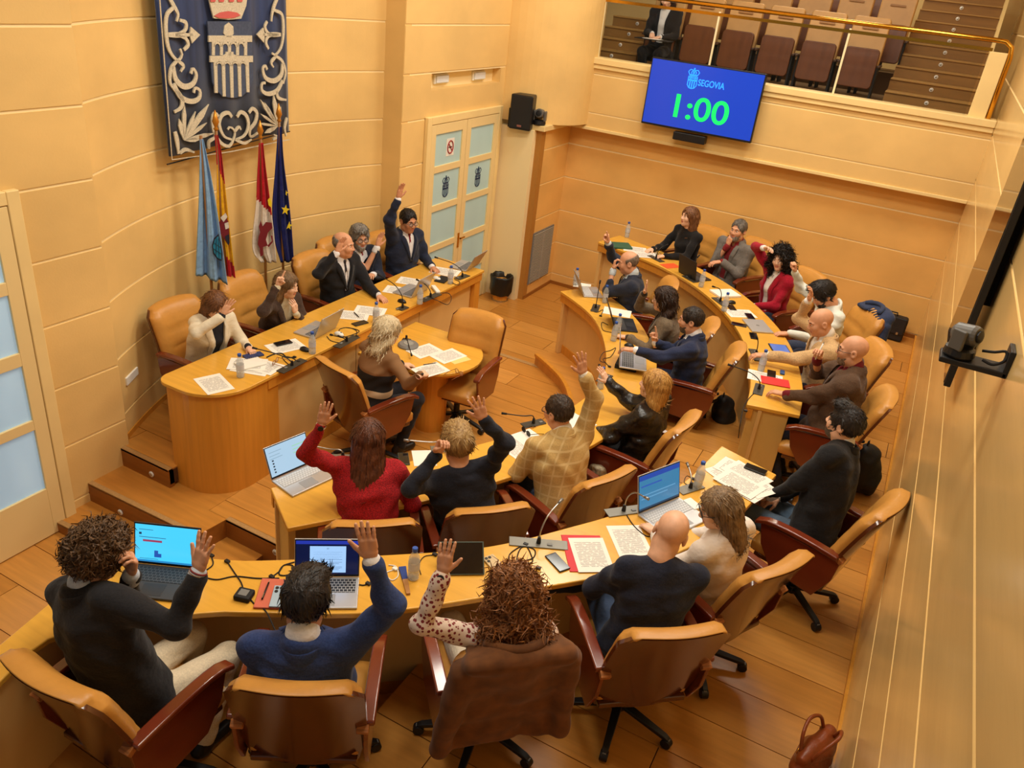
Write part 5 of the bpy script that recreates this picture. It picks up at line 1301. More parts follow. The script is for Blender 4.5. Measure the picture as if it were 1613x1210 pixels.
for pts, w in (([(185, 55), (142, 105), (135, 220), (158, 350), (215, 425), (248, 390), (235, 345)], .034), ([(150, -30), (190, 40), (220, 100), (210, 150)], .034), ([(232, 140), (275, 160), (268, 215), (200, 243)], .03), ([(262, 352), (292, 315), (270, 268), (200, 247)], .03), ([(150, 245), (230, 245), (320, 245)], .04),
               ([(215, 425), (172, 485), (165, 580), (205, 650)], .03), ([(222, 430), (258, 465), (240, 505)], .03), ([(185, 465), (205, 560), (262, 610), (325, 592), (350, 530), (325, 482), (312, 520)], .045), ([(190, 590), (235, 680), (310, 715), (368, 695), (375, 640), (342, 620), (332, 655)], .042), ([(215, 640), (250, 705), (240, 760), (195, 790)], .04), ([(200, 930), (215, 1000), (225, 1085)], .04), ([(235, 1080), (275, 1055), (335, 1075)], .03), ([(440, 1050), (440, 1000), (480, 970), (470, 930)], .03),
               ([(900, 70), (955, 105), (965, 230), (950, 330), (912, 385), (885, 375)], .034), ([(930, -30), (900, 40), (885, 100), (880, 150)], .034), ([(850, 150), (835, 190), (860, 235), (930, 242)], .03), ([(860, 345), (842, 300), (860, 255), (930, 246)], .03), ([(945, 243), (880, 243), (820, 243)], .04),
               ([(905, 390), (955, 430), (980, 510), (965, 590)], .03), ([(910, 400), (880, 440), (895, 475)], .03), ([(960, 450), (950, 530), (900, 570), (840, 550), (820, 490), (835, 462), (850, 490)], .045), ([(960, 570), (920, 640), (860, 662), (815, 640), (815, 590), (838, 585)], .042), ([(915, 640), (930, 690), (985, 705)], .035), ([(990, 830), (975, 900), (985, 960)], .035), ([(890, 985), (920, 965), (900, 950)], .025),
               ([(505, 820), (480, 795), (463, 840), (475, 930), (520, 1005), (580, 1032), (612, 985), (622, 930), (590, 895), (572, 915)], .032), ([(600, 825), (575, 795), (530, 815), (512, 880), (545, 960), (600, 985)], .036), ([(638, 825), (665, 790), (705, 820), (718, 890), (690, 955), (632, 985)], .036), ([(722, 795), (748, 765), (778, 800), (765, 865), (730, 915), (735, 965), (790, 935)], .036), ([(620, 930), (650, 895), (665, 915)], .028), ([(625, 985), (690, 1010), (740, 985)], .028)):
    scroll(pts, w)
leaf([(375, 245), (310, 188), (300, 245), (318, 305)]); leaf([(775, 243), (822, 195), (832, 243), (825, 300)])
for b, w in (((228, 838), 15), ((265, 735), 13), ((345, 785), 11), ((438, 735), 20), ((425, 865), 12), ((475, 940), 14), ((375, 985), 14)): blade((262, 990), b, w)
for b, w in (((800, 700), 12), ((830, 720), 9), ((895, 665), 14), ((945, 750), 12), ((800, 800), 9), ((790, 870), 9), ((835, 940), 14)): blade((925, 890), b, w)
sp = [(425, 150), (735, 150), (745, 380), (750, 560), (722, 635), (670, 680), (600, 693), (530, 675), (480, 625), (462, 580), (445, 380)]
mb = MB(); sheet_poly(mb, [Tp(*q, 0.02) for q in sp], tn, 0.012); obj('shield_field', mb, mat('shield_slate', (70, 80, 104), 0.8, noise=((40, 40, 40), 0.15, 3)), tap)
for a, b in ((435, 742), (445, 748)):
    y = 250 if a == 435 else 393
    leaf([(a, y), (b, y), (b, y+45), (a, y+45)], 'aqueduct_band')
for k in range(5):
    x = 468+k*57; leaf([(x-9, 295), (x+11, 295), (x+11, 390), (x-9, 390)], 'aqueduct_pier')
    x = 478+k*56; yb_ = (655, 680, 688, 680, 650)[k]; leaf([(x-7, 438), (x+17, 438), (x+22, yb_), (x+2, yb_)], 'aqueduct_pier')
    for y0 in (300, 438):
        cx = (496 if y0 == 300 else 510)+k*56
        if k < 4: scroll([(cx-24, y0+28), (cx-16, y0+8), (cx, y0), (cx+16, y0+8), (cx+24, y0+28)], 0.018, False, 14, 'aqueduct_arch')
leaf([(540, 235), (548, 180), (578, 158), (608, 185), (612, 238), (590, 262), (565, 262)], 'stone_head')
leaf([(555, 365), (610, 365), (610, 380), (640, 395), (530, 395), (555, 380)], 'stone_niche')
crown = [(430, -40), (710, -40), (700, 40), (665, 130), (575, 138), (470, 128), (450, 50)]
leaf(crown, 'crown'); mb = MB(); sheet_poly(mb, [Tp(*q, 0.042) for q in ((480, 112), (520, 88), (580, 78), (640, 88), (665, 108), (620, 125), (560, 130), (510, 126))], tn, 0.006); obj('crown_lining', mb, mat('rose_velvet', (204, 96, 92), 0.8), tap)
for x in (470, 530, 600, 660): mb = MB(); sheet_poly(mb, [Tp(x+q[0], -5+q[1], 0.042) for q in ((-22, -15), (22, -15), (16, 18), (-16, 18))], tn, 0.006); obj('crown_gap', mb, MATS['rose_velvet'], tap)
mb = MB(); ribbon(mb, [Tp(95, 0), Tp(140, 600), Tp(182, 1128), Tp(600, 1070), Tp(1010, 985)], tn, 0.008, 0.006); obj('gold_piping', mb, M_SILVR, tap)
obj('hanging_rod', MB().tube([ta+np.array([0, 0, -0.012])-th_*0.03, tb+np.array([0, 0, zb0-tb[2]-0.012])+th_*0.02], 0.006, 8), M_BLK, tap)

# ---- flags
def flag(name, label, top, pole_bot, L, Rr, zones, zm, finial=True, extra=None):
    """L, Rr: the cloth's hanging edges surveyed from the photograph; zones: function(x, y) -> material"""
    k = lambda q: (280+q[0]/4.32, 190+q[1]/4.32)
    p0 = apse_hit(*k(top), 0.30); n = np.array([-p0[0], -p0[1], 0]); n /= np.linalg.norm(n)
    t = thing(name, (float(p0[0]), float(p0[1]), Z_DAIS), label, 'flag', 'flags behind the presidency desk', world_parts=True)
    tx = np.array([-n[1], n[0], 0])
    A, B = spline(L, 46), spline(Rr, 46); mats_ = []; mb = MB()
    nu = 28; P = []; px = []
    for i in range(46):
        row = []; pr = []
        for j in range(nu+1):
            s = j/nu; q = A[i]*(1-s)+B[i]*s; w = on_plane(*k(q), p0, n)
            wd = abs(B[i][0]-A[i][0])
            row.append(w+n*(0.012+0.00022*wd*math.sin(s*13+0.5)+0.00008*wd*math.sin(s*29+i*0.03))); pr.append(q)
        P.append(row); px.append(pr)
    V = [q for r in P for q in r]; b = nu+1
    for i in range(45):
        for j in range(nu):
            c = (px[i][j]+px[i+1][j+1])/2; m = zones(c[0], c[1], (j+0.5)/nu, i/45)
            if m not in mats_: mats_.append(m)
            mb.f.append((i*b+j, (i+1)*b+j, (i+1)*b+j+1, i*b+j+1)); mb.m.append(mats_.index(m))
    mb.v = [tuple(map(float, q)) for q in V]
    c = obj('flag_cloth', mb, mats_, t, smooth=True); sd = c.modifiers.new('sol', 'SOLIDIFY'); sd.thickness = 0.006; sd.offset = -1
    q = on_plane(*k(top), p0, n)
    pole = obj('flag_pole', MB().tube([(p0[0], p0[1], Z_DAIS), (p0[0], p0[1], q[2]+0.02)], 0.013, 10), mat('pole_wood', (146, 98, 46), 0.4), t, smooth=True)
    obj('pole_foot', MB().lathe([(0.13, 0), (0.13, 0.02), (0.03, 0.05), (0.02, 0.08)], 18, c=(p0[0], p0[1], Z_DAIS)), M_BRASS, t)
    if finial:
        obj('finial', MB().lathe([(0.012, 0), (0.022, 0.015), (0.012, 0.03), (0.016, 0.04), (0.03, 0.075), (0.004, 0.17)], 12, c=(p0[0], p0[1], q[2]+0.02)), mat('gilt', (206, 140, 50), 0.35, metal=0.6), t, smooth=True)
    def patch(name, pts, m, d=0.045):
        d += 0.02
        mb = MB(); sheet_poly(mb, [on_plane(*k(q_), p0+n*d, n) for q_ in pts], n, 0.004); return obj(name, mb, m, t)
    if extra: extra(patch)
    return t
F_SKY = cloth('flag_sky', (132, 172, 214), 0.06, 60); F_RED = cloth('flag_red', (176, 24, 36), 0.08, 60); F_YEL = cloth('flag_yellow', (226, 172, 24), 0.08, 60)
F_WHT = cloth('flag_white', (226, 216, 204), 0.05, 60); F_EU = cloth('flag_blue', (28, 34, 100), 0.08, 60)
F_GOLD = mat('flag_gold', (240, 214, 40), 0.6); F_LION = mat('lion_purple', (122, 30, 42), 0.7); F_CYAN = mat('emblem_cyan', (34, 132, 176), 0.6); F_DARK = mat('emblem_dark', (36, 40, 60), 0.6)
def e1(patch):
    o = [(278, 770), (245, 800), (232, 850), (240, 905), (270, 945), (300, 955), (304, 900), (292, 830)]
    patch('crest_edge', o, F_DARK); patch('crest', [(276, 785), (252, 810), (240, 852), (247, 898), (272, 934), (296, 944), (297, 898), (286, 832)], F_CYAN, 0.05)
    for a, b in (((245, 830), (290, 860)), ((242, 870), (296, 905)), ((262, 800), (258, 915)), ((276, 800), (280, 935))): patch('crest_line', [a, b, (b[0]+3, b[1]+4), (a[0]+3, a[1]+4)], F_DARK, 0.055)
flag('draped_flag', 'light blue flag with a round crest, leftmost on its pole', (158, 120), None, [(152, 125), (147, 300), (142, 520), (130, 780), (120, 1040)], [(172, 125), (212, 300), (248, 500), (290, 780), (335, 1110)], lambda x, y, s, t: F_SKY, 1, finial=False, extra=e1)
def e2(patch):
    patch('crest', [(275, 700), (318, 640), (345, 690), (352, 800), (345, 850), (312, 800), (285, 760)], F_LION); patch('crest_crown', [(290, 660), (325, 628), (338, 655), (312, 690)], F_WHT, 0.05); patch('crest_quarter', [(318, 700), (345, 690), (350, 730), (325, 740)], F_WHT, 0.05); patch('crest_quarter', [(320, 790), (350, 770), (352, 830), (345, 850)], F_DARK, 0.05)
flag('draped_flag', 'red and yellow striped flag with coat of arms, second pole', (262, 85), None, [(252, 95), (264, 300), (266, 620), (280, 800), (320, 1105)], [(272, 95), (300, 240), (325, 480), (350, 720), (392, 1095)],
     lambda x, y, s, t: F_RED if y < 290+2.6*(x-265) else (F_YEL if y < 880+1.3*(x-300) else F_RED), 1, extra=e2)
def e3(patch):
    patch('lion', [(565, 680), (578, 720), (600, 690), (640, 695), (645, 730), (615, 760), (600, 810), (612, 850), (580, 860), (582, 915), (562, 925), (558, 870), (545, 840), (550, 790), (560, 760), (552, 720)], F_LION); patch('lion_tail', [(610, 850), (640, 820), (632, 780), (645, 785), (648, 825), (618, 862)], F_LION); patch('castle', [(612, 540), (628, 520), (640, 560), (636, 592), (618, 575)], F_GOLD)
flag('draped_flag', 'red and white flag with a purple lion, third pole', (564, 140), None, [(552, 150), (538, 400), (532, 540), (505, 850), (565, 960)], [(580, 150), (603, 350), (636, 620), (655, 800), (668, 965)],
     lambda x, y, s, t: F_RED if y < 525+1.1*(x-535) else (F_WHT if y < 985 else F_RED), 1, extra=e3)
def star(c, r): return [(c[0]+(r if i % 2 == 0 else r*0.42)*math.sin(math.pi*i/5+0.15), c[1]-(r if i % 2 == 0 else r*0.42)*math.cos(math.pi*i/5+0.15)*1.25) for i in range(10)]
def e4(patch):
    patch('star', star((735, 492), 18)[:6], F_GOLD); patch('star', star((733, 608), 30), F_GOLD); patch('star', star((757, 715), 24)[:8], F_GOLD)
flag('draped_flag', 'dark blue flag with yellow stars, rightmost pole', (690, 25), None, [(682, 45), (660, 350), (642, 600), (660, 815), (700, 960)], [(706, 40), (722, 280), (752, 520), (772, 720), (788, 960)], lambda x, y, s, t: F_EU, 1, extra=e4)

# ---- glazed doors
M_FROST = mat('frosted_glass', (176, 204, 200), 0.35, spec=0.4, noise=((2, 2, 0.8), 0.08, 2), emit=((150, 186, 190), 0.10))  # slight emission stands in for light coming through from behind
M_FROSTB = mat('frosted_glass_day', (176, 206, 226), 0.35, noise=((1, 2, 0.9), 0.25, 2), emit=((140, 186, 220), 0.28))  # daylight behind the panes is put in as blue emission
M_DOORW = mat('door_cream', (238, 212, 152), 0.45)
M_INK = mat('emblem_ink', (34, 52, 92), 0.6)
def glazed_door(name, x, y0, y1, z0, ztop, leaves, panes, facing, glass, label):
    """door in a wall plane x; panes: list of (za, zb)"""
    o = struct(name, MB().box(x-0.03, x+facing*0.012, y0, y1, z0, ztop), M_DOORW); o['label'] = label
    s = facing
    def bx(n, ya, yb, za, zb, d0, d1, m, par=o, bev=0.0):
        a, b = sorted((x+s*d0, x+s*d1)); return obj(n, MB().box(a, b, ya, yb, za, zb), m, par, bevel=bev)
    fw_ = 0.09
    bx('door_frame', y0-fw_, y0, z0, ztop+fw_, 0, 0.05, M_TRIM, bev=0.008); bx('door_frame', y1, y1+fw_, z0, ztop+fw_, 0, 0.05, M_TRIM, bev=0.008); bx('door_frame', y0, y1, ztop, ztop+fw_, 0, 0.05, M_TRIM, bev=0.008)
    w = (y1-y0)/leaves
    for k in range(leaves):
        ya, yb = y0+k*w+0.005, y0+(k+1)*w-0.005
        lf = bx('door_leaf', ya, yb, z0+0.01, ztop-0.005, 0.012, 0.02, M_DOORW)
        st = 0.10
        bx('stile', ya, ya+st, z0+0.01, ztop-0.005, 0.02, 0.045, M_DOORW, lf, 0.003); bx('stile', yb-st, yb, z0+0.01, ztop-0.005, 0.02, 0.045, M_DOORW, lf, 0.003)
        zs = [z0+0.01]+[q for p in panes for q in p]+[ztop-0.005]
        for za, zb in zip(zs[0::2], zs[1::2]): bx('door_rail', ya+st, yb-st, za, zb, 0.02, 0.045, M_DOORW, lf, 0.003)
        for za, zb in panes: bx('glass_pane', ya+st, yb-st, za, zb, 0.02, 0.026, glass, lf)
    return o
dr = glazed_door('door_1', XD, 8.13, 9.76, Z_LOW, 1.96, 2, [(-0.48, -0.10), (-0.02, 0.38), (0.46, 0.90), (0.98, 1.38), (1.46, 1.84)], 1, M_FROST, 'cream double door with frosted panes behind the presidency desk')
hz = 0.40
obj('door_handle', MB().box(XD+0.045, XD+0.055, 8.90, 8.94, hz-0.10, hz+0.10).box(XD+0.055, XD+0.09, 8.91, 8.93, hz+0.02, hz+0.04).box(XD+0.075, XD+0.09, 8.91, 9.03, hz+0.02, hz+0.04), M_BRASS, dr, bevel=0.003)
def emblem(plane, c, s, m, parent, n):
    """outline of a crown over an aqueduct shield; plane(a, b) -> 3D for local right/up metres"""
    def ln(pts, w=0.011):
        mb = MB(); ribbon(mb, [plane(c[0]+x*s, c[1]+y*s) for x, y in pts], np.array(n, float), w, 0.003); obj('emblem_line', mb, m, parent)
    ln([(-.5, .15), (-.5, -.75), (-.3, -1.0), (0, -1.08), (.3, -1.0), (.5, -.75), (.5, .15), (-.5, .15)])
    for x in (-.25, 0, .25): ln([(x, -.22), (x, -1.0)], 0.014)
    ln([(-.5, -.22), (.5, -.22)], 0.02); ln([(-.25, .1), (-.25, -.2)]); ln([(.25, .1), (.25, -.2)]); ln([(-.5, 0.0), (.5, 0.0)])
    ln([(-.42, .30), (.42, .30)], 0.016); ln([(-.42, .30), (-.62, .62), (-.42, .85), (-.1, .82), (0, .30)]); ln([(.42, .30), (.62, .62), (.42, .85), (.1, .82), (0, .30)]); ln([(-.2, .3), (-.28, .6), (-.05, .82)]); ln([(.2, .3), (.28, .6), (.05, .82)]); ln([(0, .82), (0, 1.05)], 0.016); ln([(-.08, .96), (.08, .96)])
for yc in (8.545, 9.345):
    emblem(lambda a, b: np.array([XD+0.028, a, b]), (yc, 1.18), 0.125, M_INK, dr, (1, 0, 0))
sg = obj('notice', MB().box(XD+0.027, XD+0.030, 8.50, 8.68, 1.55, 1.76), M_WHITE, dr)
mb = MB(); mb.tube([(XD+0.032, 8.59+0.062*math.cos(a), 1.655+0.075*math.sin(a)) for a in np.linspace(0, 2*math.pi, 25)], 0.008, 6, cap=False).tube([(XD+0.032, 8.545, 1.705), (XD+0.032, 8.635, 1.605)], 0.007, 6)
obj('prohibition_ring', mb, mat('sign_red', (150, 20, 36), 0.5), sg)
obj('cigarette_mark', MB().box(XD+0.030, XD+0.034, 8.555, 8.625, 1.648, 1.662), M_BLK, sg)
dl = glazed_door('door_2', XL, 1.43, 3.03, Z_LOW, 1.97, 2, [(-0.19, 0.33), (0.41, 0.85), (0.95, 1.38), (1.47, 1.86)], 1, M_FROSTB, 'cream double door with bright frosted panes at the left edge')

# lamps in the niche, sensor, thermostat, sockets, grille, bin, speaker
for i, (u, v) in enumerate(((695, 124), (754, 119))):
    p = at_x(u, v, XD-0.10)
    t = thing('emergency_lamp', (XD-0.12, float(p[1]), float(p[2])), 'white emergency lamp in the wall niche, %s of the pair' % ('left', 'right')[i], 'lamp', 'emergency lamps in the niche')
    obj('housing', MB().box(0, 0.03, -0.15, 0.15, -0.055, 0.055), M_WHITE, t, loc=(0, 0, 0), bevel=0.01); obj('diffuser', MB().box(0.03, 0.05, -0.13, 0.13, -0.042, 0.042), mat('lamp_diffuser', (222, 226, 230), 0.3), t, loc=(0, 0, 0), bevel=0.008)
p = at_x(816, 40, -5.20)
t = thing('motion_sensor', (-5.225, float(p[1])-0.02, float(p[2])), 'small white motion sensor high on the wall corner', 'sensor'); obj('housing', MB().box(0.0, 0.06, -0.035, 0.035, -0.09, 0.06), M_WHITE, t, loc=(0, 0, 0), bevel=0.015); obj('sensor_lens', MB().box(0.055, 0.068, -0.025, 0.025, -0.07, -0.02), M_GREY, t, loc=(0, 0, 0), bevel=0.005)
p = at_y(809, 293, 10.0)
t = thing('thermostat', (float(p[0]), 9.99, float(p[2])), 'white thermostat with a yellow note beside the door', 'thermostat'); obj('case', MB().box(-0.065, 0.065, -0.02, 0.02, -0.08, 0.08), M_WHITE, t, loc=(0, 0, 0), bevel=0.006); obj('display', MB().box(-0.045, 0.005, -0.024, -0.018, -0.05, 0.055), M_GREY, t, loc=(0, 0, 0)); obj('yellow_note', MB().box(-0.075, 0.065, 0.005, 0.012, -0.19, -0.085), mat('note_yellow', (226, 206, 70), 0.7), t, loc=(0, 0, 0))
g = [at_x(871, 352, -4.66), at_x(829, 452, -4.66), at_x(866, 425, -4.66)]
y0g, y1g, z1g, z0g = 10.10, 10.78, 0.36, -0.42
t = thing('ventilation_grille', (-4.66, (y0g+y1g)/2, z0g), 'tall grey ventilation grille with fine slats in the side wall', 'grille', world_parts=True)
obj('frame', MB().box(-4.662, -4.648, y0g, y1g, z0g, z1g), M_GREY, t)
ns = 30
for k in range(ns):
    z = z0g+0.03+(z1g-z0g-0.06)*k/(ns-1); obj('slat', MB().box(-4.650, -4.638, y0g+0.02, y1g-0.02, z-0.008, z+0.004), mat('slat_grey', (168, 164, 154), 0.4), t)
obj('mullion', MB().box(-4.650, -4.636, (y0g+y1g)/2-0.008, (y0g+y1g)/2+0.008, z0g+0.01, z1g-0.01), MATS['slat_grey'], t)
p = at(787, 472, Z_LOW); bx_, by_ = float(p[0]), float(p[1])
t = thing('waste_bin', (bx_, by_, Z_LOW), 'wooden waste bin with a black liner by the far door', 'bin')
obj('bin_body', MB().lathe([(0.105, 0), (0.13, 0.30)], 22), M_DESKV, t, loc=(0, 0, 0)); obj('foot_ring', MB().lathe([(0.115, 0), (0.115, 0.02)], 22), M_STEEL, t, loc=(0, 0, 0))
n = 28; P = []
for i, (r_, z) in enumerate(((0.145, 0.10), (0.165, 0.16), (0.16, 0.26), (0.165, 0.36), (0.155, 0.385), (0.135, 0.37), (0.12, 0.25))):
    P.append([((r_+0.010*math.sin(k*5+i)+0.006*math.sin(k*11+2*i))*math.cos(2*math.pi*k/n), (r_+0.010*math.sin(k*5+i))*math.sin(2*math.pi*k/n), z+0.006*math.sin(k*3+i)) for k in range(n)])
obj('bin_liner', MB().grid(P, closed_u=True), mat('bin_bag', (24, 23, 22), 0.35), t, loc=(0, 0, 0), smooth=True)
p = at_y(824, 176, 9.86)
t = thing('wall_loudspeaker', (float(p[0]), 9.88, float(p[2])), 'black loudspeaker mounted on the wall corner beside the door', 'loudspeaker', rz=math.radians(8))
obj('cabinet', MB().prism([(-0.155, -0.13), (0.155, -0.13), (0.12, 0.13), (-0.12, 0.13)], -0.22, 0.22), M_BLK, t, loc=(0, 0, 0), bevel=0.02)
obj('grille_cloth', MB().box(-0.135, 0.135, -0.138, -0.128, -0.20, 0.20), M_BLKM, t, loc=(0, 0, 0), bevel=0.01); obj('maker_badge', MB().box(-0.03, 0.03, -0.142, -0.137, -0.18, -0.155), mat('badge', (140, 90, 80), 0.4), t, loc=(0, 0, 0)); obj('bracket', MB().box(-0.20, -0.145, -0.02, 0.05, -0.22, 0.02), M_BLKM, t, loc=(0, 0, 0))
def ptz(loc, rz, label, s=1.0):
    t = thing('dome_camera', loc, label, 'camera', rz=rz)
    obj('base', MB().lathe([(0.075*s, 0), (0.085*s, 0.015*s), (0.08*s, 0.05*s), (0.06*s, 0.06*s)], 20), M_BLK, t, loc=(0, 0, 0), smooth=False)
    for sx in (-1, 1): obj('yoke', MB().box(sx*0.07*s-0.014*s, sx*0.07*s+0.014*s, -0.04*s, 0.04*s, 0.05*s, 0.17*s), mat('camera_grey', (92, 90, 86), 0.4), t, loc=(0, 0, 0), bevel=0.01*s)
    h = obj('camera_head', MB().lathe([(0.04*s, -0.07*s), (0.058*s, -0.05*s), (0.058*s, 0.05*s), (0.05*s, 0.07*s)], 18, M=TR(0, 0, 0.135*s) @ Matrix.Rotation(math.radians(80), 4, 'X')), MATS['camera_grey'], t, loc=(0, 0, 0)); obj('lens', MB().lathe([(0.035*s, 0.07*s), (0.035*s, 0.082*s), (0.02*s, 0.085*s)], 16, M=TR(0, 0, 0.135*s) @ Matrix.Rotation(math.radians(80), 4, 'X')), M_BLK, h, loc=(0, 0, 0))
    return t
ptz((-4.72, 9.99, 1.872), math.radians(10), 'small dome camera on the ledge beside the loudspeaker', 1.05)
p = apse_hit(207, 592, 0.0)
t = thing('wall_socket', (float(p[0])+0.01, float(p[1]), float(p[2])), 'white three gang wall socket behind the presidency desk', 'socket', rz=math.radians(-62)); obj('plate', MB().box(-0.11, 0.11, -0.012, 0.006, -0.035, 0.035), M_WHITE, t, loc=(0, 0, 0), bevel=0.004)
for k in (-1, 0, 1): obj('socket_insert', MB().box(k*0.068-0.026, k*0.068+0.026, -0.018, -0.012, -0.024, 0.024), M_TRIM, t, loc=(0, 0, 0), bevel=0.003)

# ---- big screen on the parapet
M_SCR = mat('screen_blue', (22, 48, 140), 0.12, emit=((26, 58, 172), 0.85))
sx0, sx1, sz0, sz1, sy = -3.515, -2.045, 2.045, 2.865, 10.58
t = thing('wall_display', ((sx0+sx1)/2, sy, sz0), 'large flat display with green timer digits hanging on the parapet', 'screen', world_parts=True)
obj('bezel', MB().box(sx0, sx1, sy, sy+0.06, sz0, sz1), M_BLK, t, bevel=0.006); ds = obj('display_panel', MB().box(sx0+0.015, sx1-0.015, sy-0.003, sy+0.002, sz0+0.025, sz1-0.015), M_SCR, t)
obj('sound_bar', MB().box(-3.05, -2.62, sy-0.02, sy+0.10, 1.92, 2.02), M_BLK, t, bevel=0.01); obj('mount_arm', MB().box(-2.9, -2.75, sy+0.05, YP, 2.1, 2.6), M_BLKM, t)
def text_mesh(txt, size, M, m, name, parent, thick=0.002, xs=1.0):
    cu = bpy.data.curves.new('txt', 'FONT'); cu.body = txt; cu.size = size; cu.extrude = thick; cu.align_x = 'LEFT'; cu.offset = size*0.012
    o = bpy.data.objects.new('txt', cu); COL.objects.link(o); bpy.context.view_layer.update()
    dg = bpy.context.evaluated_depsgraph_get(); me = bpy.data.meshes.new_from_object(o.evaluated_get(dg)); bpy.data.objects.remove(o)
    me.transform(M @ Matrix.Diagonal((xs, 1, 1, 1))); me.materials.append(m)
    r = bpy.data.objects.new(name, me); COL.objects.link(r); r.parent = parent; return r
SXZ = Matrix(((1, 0, 0, 0), (0, 0, -1, 0), (0, 1, 0, 0), (0, 0, 0, 1)))
bl_ = t['_base']
M_GRN = mat('timer_green', (10, 200, 90), 0.4, emit=((10, 205, 90), 1.0)); M_AZ = mat('logo_azure', (40, 140, 255), 0.4, emit=((40, 140, 255), 1.0))
text_mesh('1:00', 0.40, TR(-3.19-bl_[0], -0.005, 2.20-bl_[2]) @ SXZ, M_GRN, 'timer_digits', t, xs=1.17)
text_mesh('SEGOVIA', 0.108, TR(-2.86-bl_[0], -0.005, 2.615-bl_[2]) @ SXZ, M_AZ, 'city_name', t, xs=0.78)
emblem(lambda a, b: np.array([a, sy-0.004, b]), (-2.935, 2.69), 0.115, M_AZ, t, (0, -1, 0))

# ---- screen and camera on the right wall
t = thing('side_display', (XR-0.06, 5.1, 1.85), 'tall dark display on the right wall seen almost edge on', 'screen', world_parts=True)
obj('bezel', MB().box(XR-0.085, XR-0.05, 4.70, 5.66, 1.86, 3.62), M_BLK, t, bevel=0.004); obj('display_panel', MB().box(XR-0.089, XR-0.084, 4.715, 5.645, 1.875, 3.60), mat('screen_glass', (40, 34, 28), 0.06, spec=0.9), t); obj('mount', MB().box(XR-0.05, XR, 4.9, 5.4, 2.3, 3.2), M_BLKM, t)
pc = np.array([XR, 3.53, 2.445])
t = thing('camera_shelf', (XR, float(pc[1]), float(pc[2])), 'black bracket shelf on the right wall under the dome camera', 'shelf')
zs_ = 0.0
obj('shelf_plate', MB().box(-0.25, 0.0, -0.05, 0.07, -0.025, 0.0), M_BLK, t, loc=(0, 0, 0), bevel=0.006); obj('wall_plate', MB().box(-0.02, 0.0, -0.05, 0.07, -0.025, 0.09), M_BLK, t, loc=(0, 0, 0), bevel=0.004)
obj('cable', MB().tube([tuple(q) for q in spline([(-0.11, 0.0, 0.05), (-0.07, -0.01, 0.06), (-0.03, 0.0, 0.07), (-0.025, -0.02, 0.04), (-0.06, -0.03, 0.015), (-0.10, -0.02, 0.02)], 24)], 0.006, 7), M_BLKM, t, loc=(0, 0, 0), smooth=True)
ptz((XR-0.185, float(pc[1])+0.01, float(pc[2])+0.001), math.radians(60), 'dome camera on the bracket at the right wall', 0.72)
# ================================================================== things on the desks
ORDN = ['first', 'second', 'third', 'fourth', 'fifth', 'sixth', 'seventh', 'eighth', 'ninth', 'tenth']
def text_mat(name, w, h, paper=(238, 234, 224), ink=(158, 156, 152), rows=34, title=True):
    m = mat(name, paper, 0.8); nt = m.node_tree; b = nt.nodes['Principled BSDF']
    def mth(op, a, c=None, d=None):
        n = nt.nodes.new('ShaderNodeMath'); n.operation = op
        for i, q in enumerate((a, c, d)):
            if q is None: continue
            if isinstance(q, (int, float)): n.inputs[i].default_value = q
            else: nt.links.new(q, n.inputs[i])
        return n.outputs[0]
    tc = nt.nodes.new('ShaderNodeTexCoord'); sp_ = nt.nodes.new('ShaderNodeSeparateXYZ'); nt.links.new(tc.outputs['Object'], sp_.inputs[0]); x, y = sp_.outputs[0], sp_.outputs[1]
    fr = mth('FRACT', mth('MULTIPLY', y, rows/h)); line = mth('LESS_THAN', fr, 0.45)
    ns_ = nt.nodes.new('ShaderNodeTexNoise'); ns_.inputs['Scale'].default_value = 1
    mp = nt.nodes.new('ShaderNodeMapping'); mp.inputs['Scale'].default_value = (55, rows/h*0.5, 1); nt.links.new(tc.outputs['Object'], mp.inputs['Vector']); nt.links.new(mp.outputs['Vector'], ns_.inputs['Vector'])
    wd = mth('GREATER_THAN', ns_.outputs['Fac'], 0.42)
    ins = mth('MULTIPLY', mth('LESS_THAN', mth('ABSOLUTE', x), w*0.38), mth('LESS_THAN', mth('ABSOLUTE', y), h*0.37))
    k = mth('MULTIPLY', mth('MULTIPLY', line, wd), ins)
    mx = nt.nodes.new('ShaderNodeMixRGB'); mx.inputs['Color1'].default_value = srgb(*paper); mx.inputs['Color2'].default_value = srgb(*ink); nt.links.new(k, mx.inputs['Fac']); nt.links.new(mx.outputs['Color'], b.inputs['Base Color'])
    return m
M_TEXT = text_mat('printed_page', 0.21, 0.297)
M_PAPER = mat('plain_paper', (238, 234, 224), 0.8)
def flat_thing(name, label, cat, u, v, z, w, h, th, yaw, m, bevel=0.0, parts=None, group=None):
    """thin object lying on level z with its centre at pixel (u, v); yaw: direction of its long side"""
    p = at(u, v, z); mb = MB().box(-w/2, w/2, -h/2, h/2, 0, th)
    o = obj(name, mb, m, None, bevel=bevel, loc=(float(p[0]), float(p[1]), z+0.0012)); o.rotation_euler = (0, 0, math.radians(yaw-90)); tag(o, label, cat, group)
    if parts: parts(o)
    return o
LIFT = {}
def sheet(u, v, z, yaw, label, m=None, lift=0.0, w=0.21, h=0.297, group='printed papers on the desks'):
    return flat_thing('paper_sheet', label, 'paper', u, v, z+lift, w, h, 0.0012, yaw, m or M_TEXT, group=group)
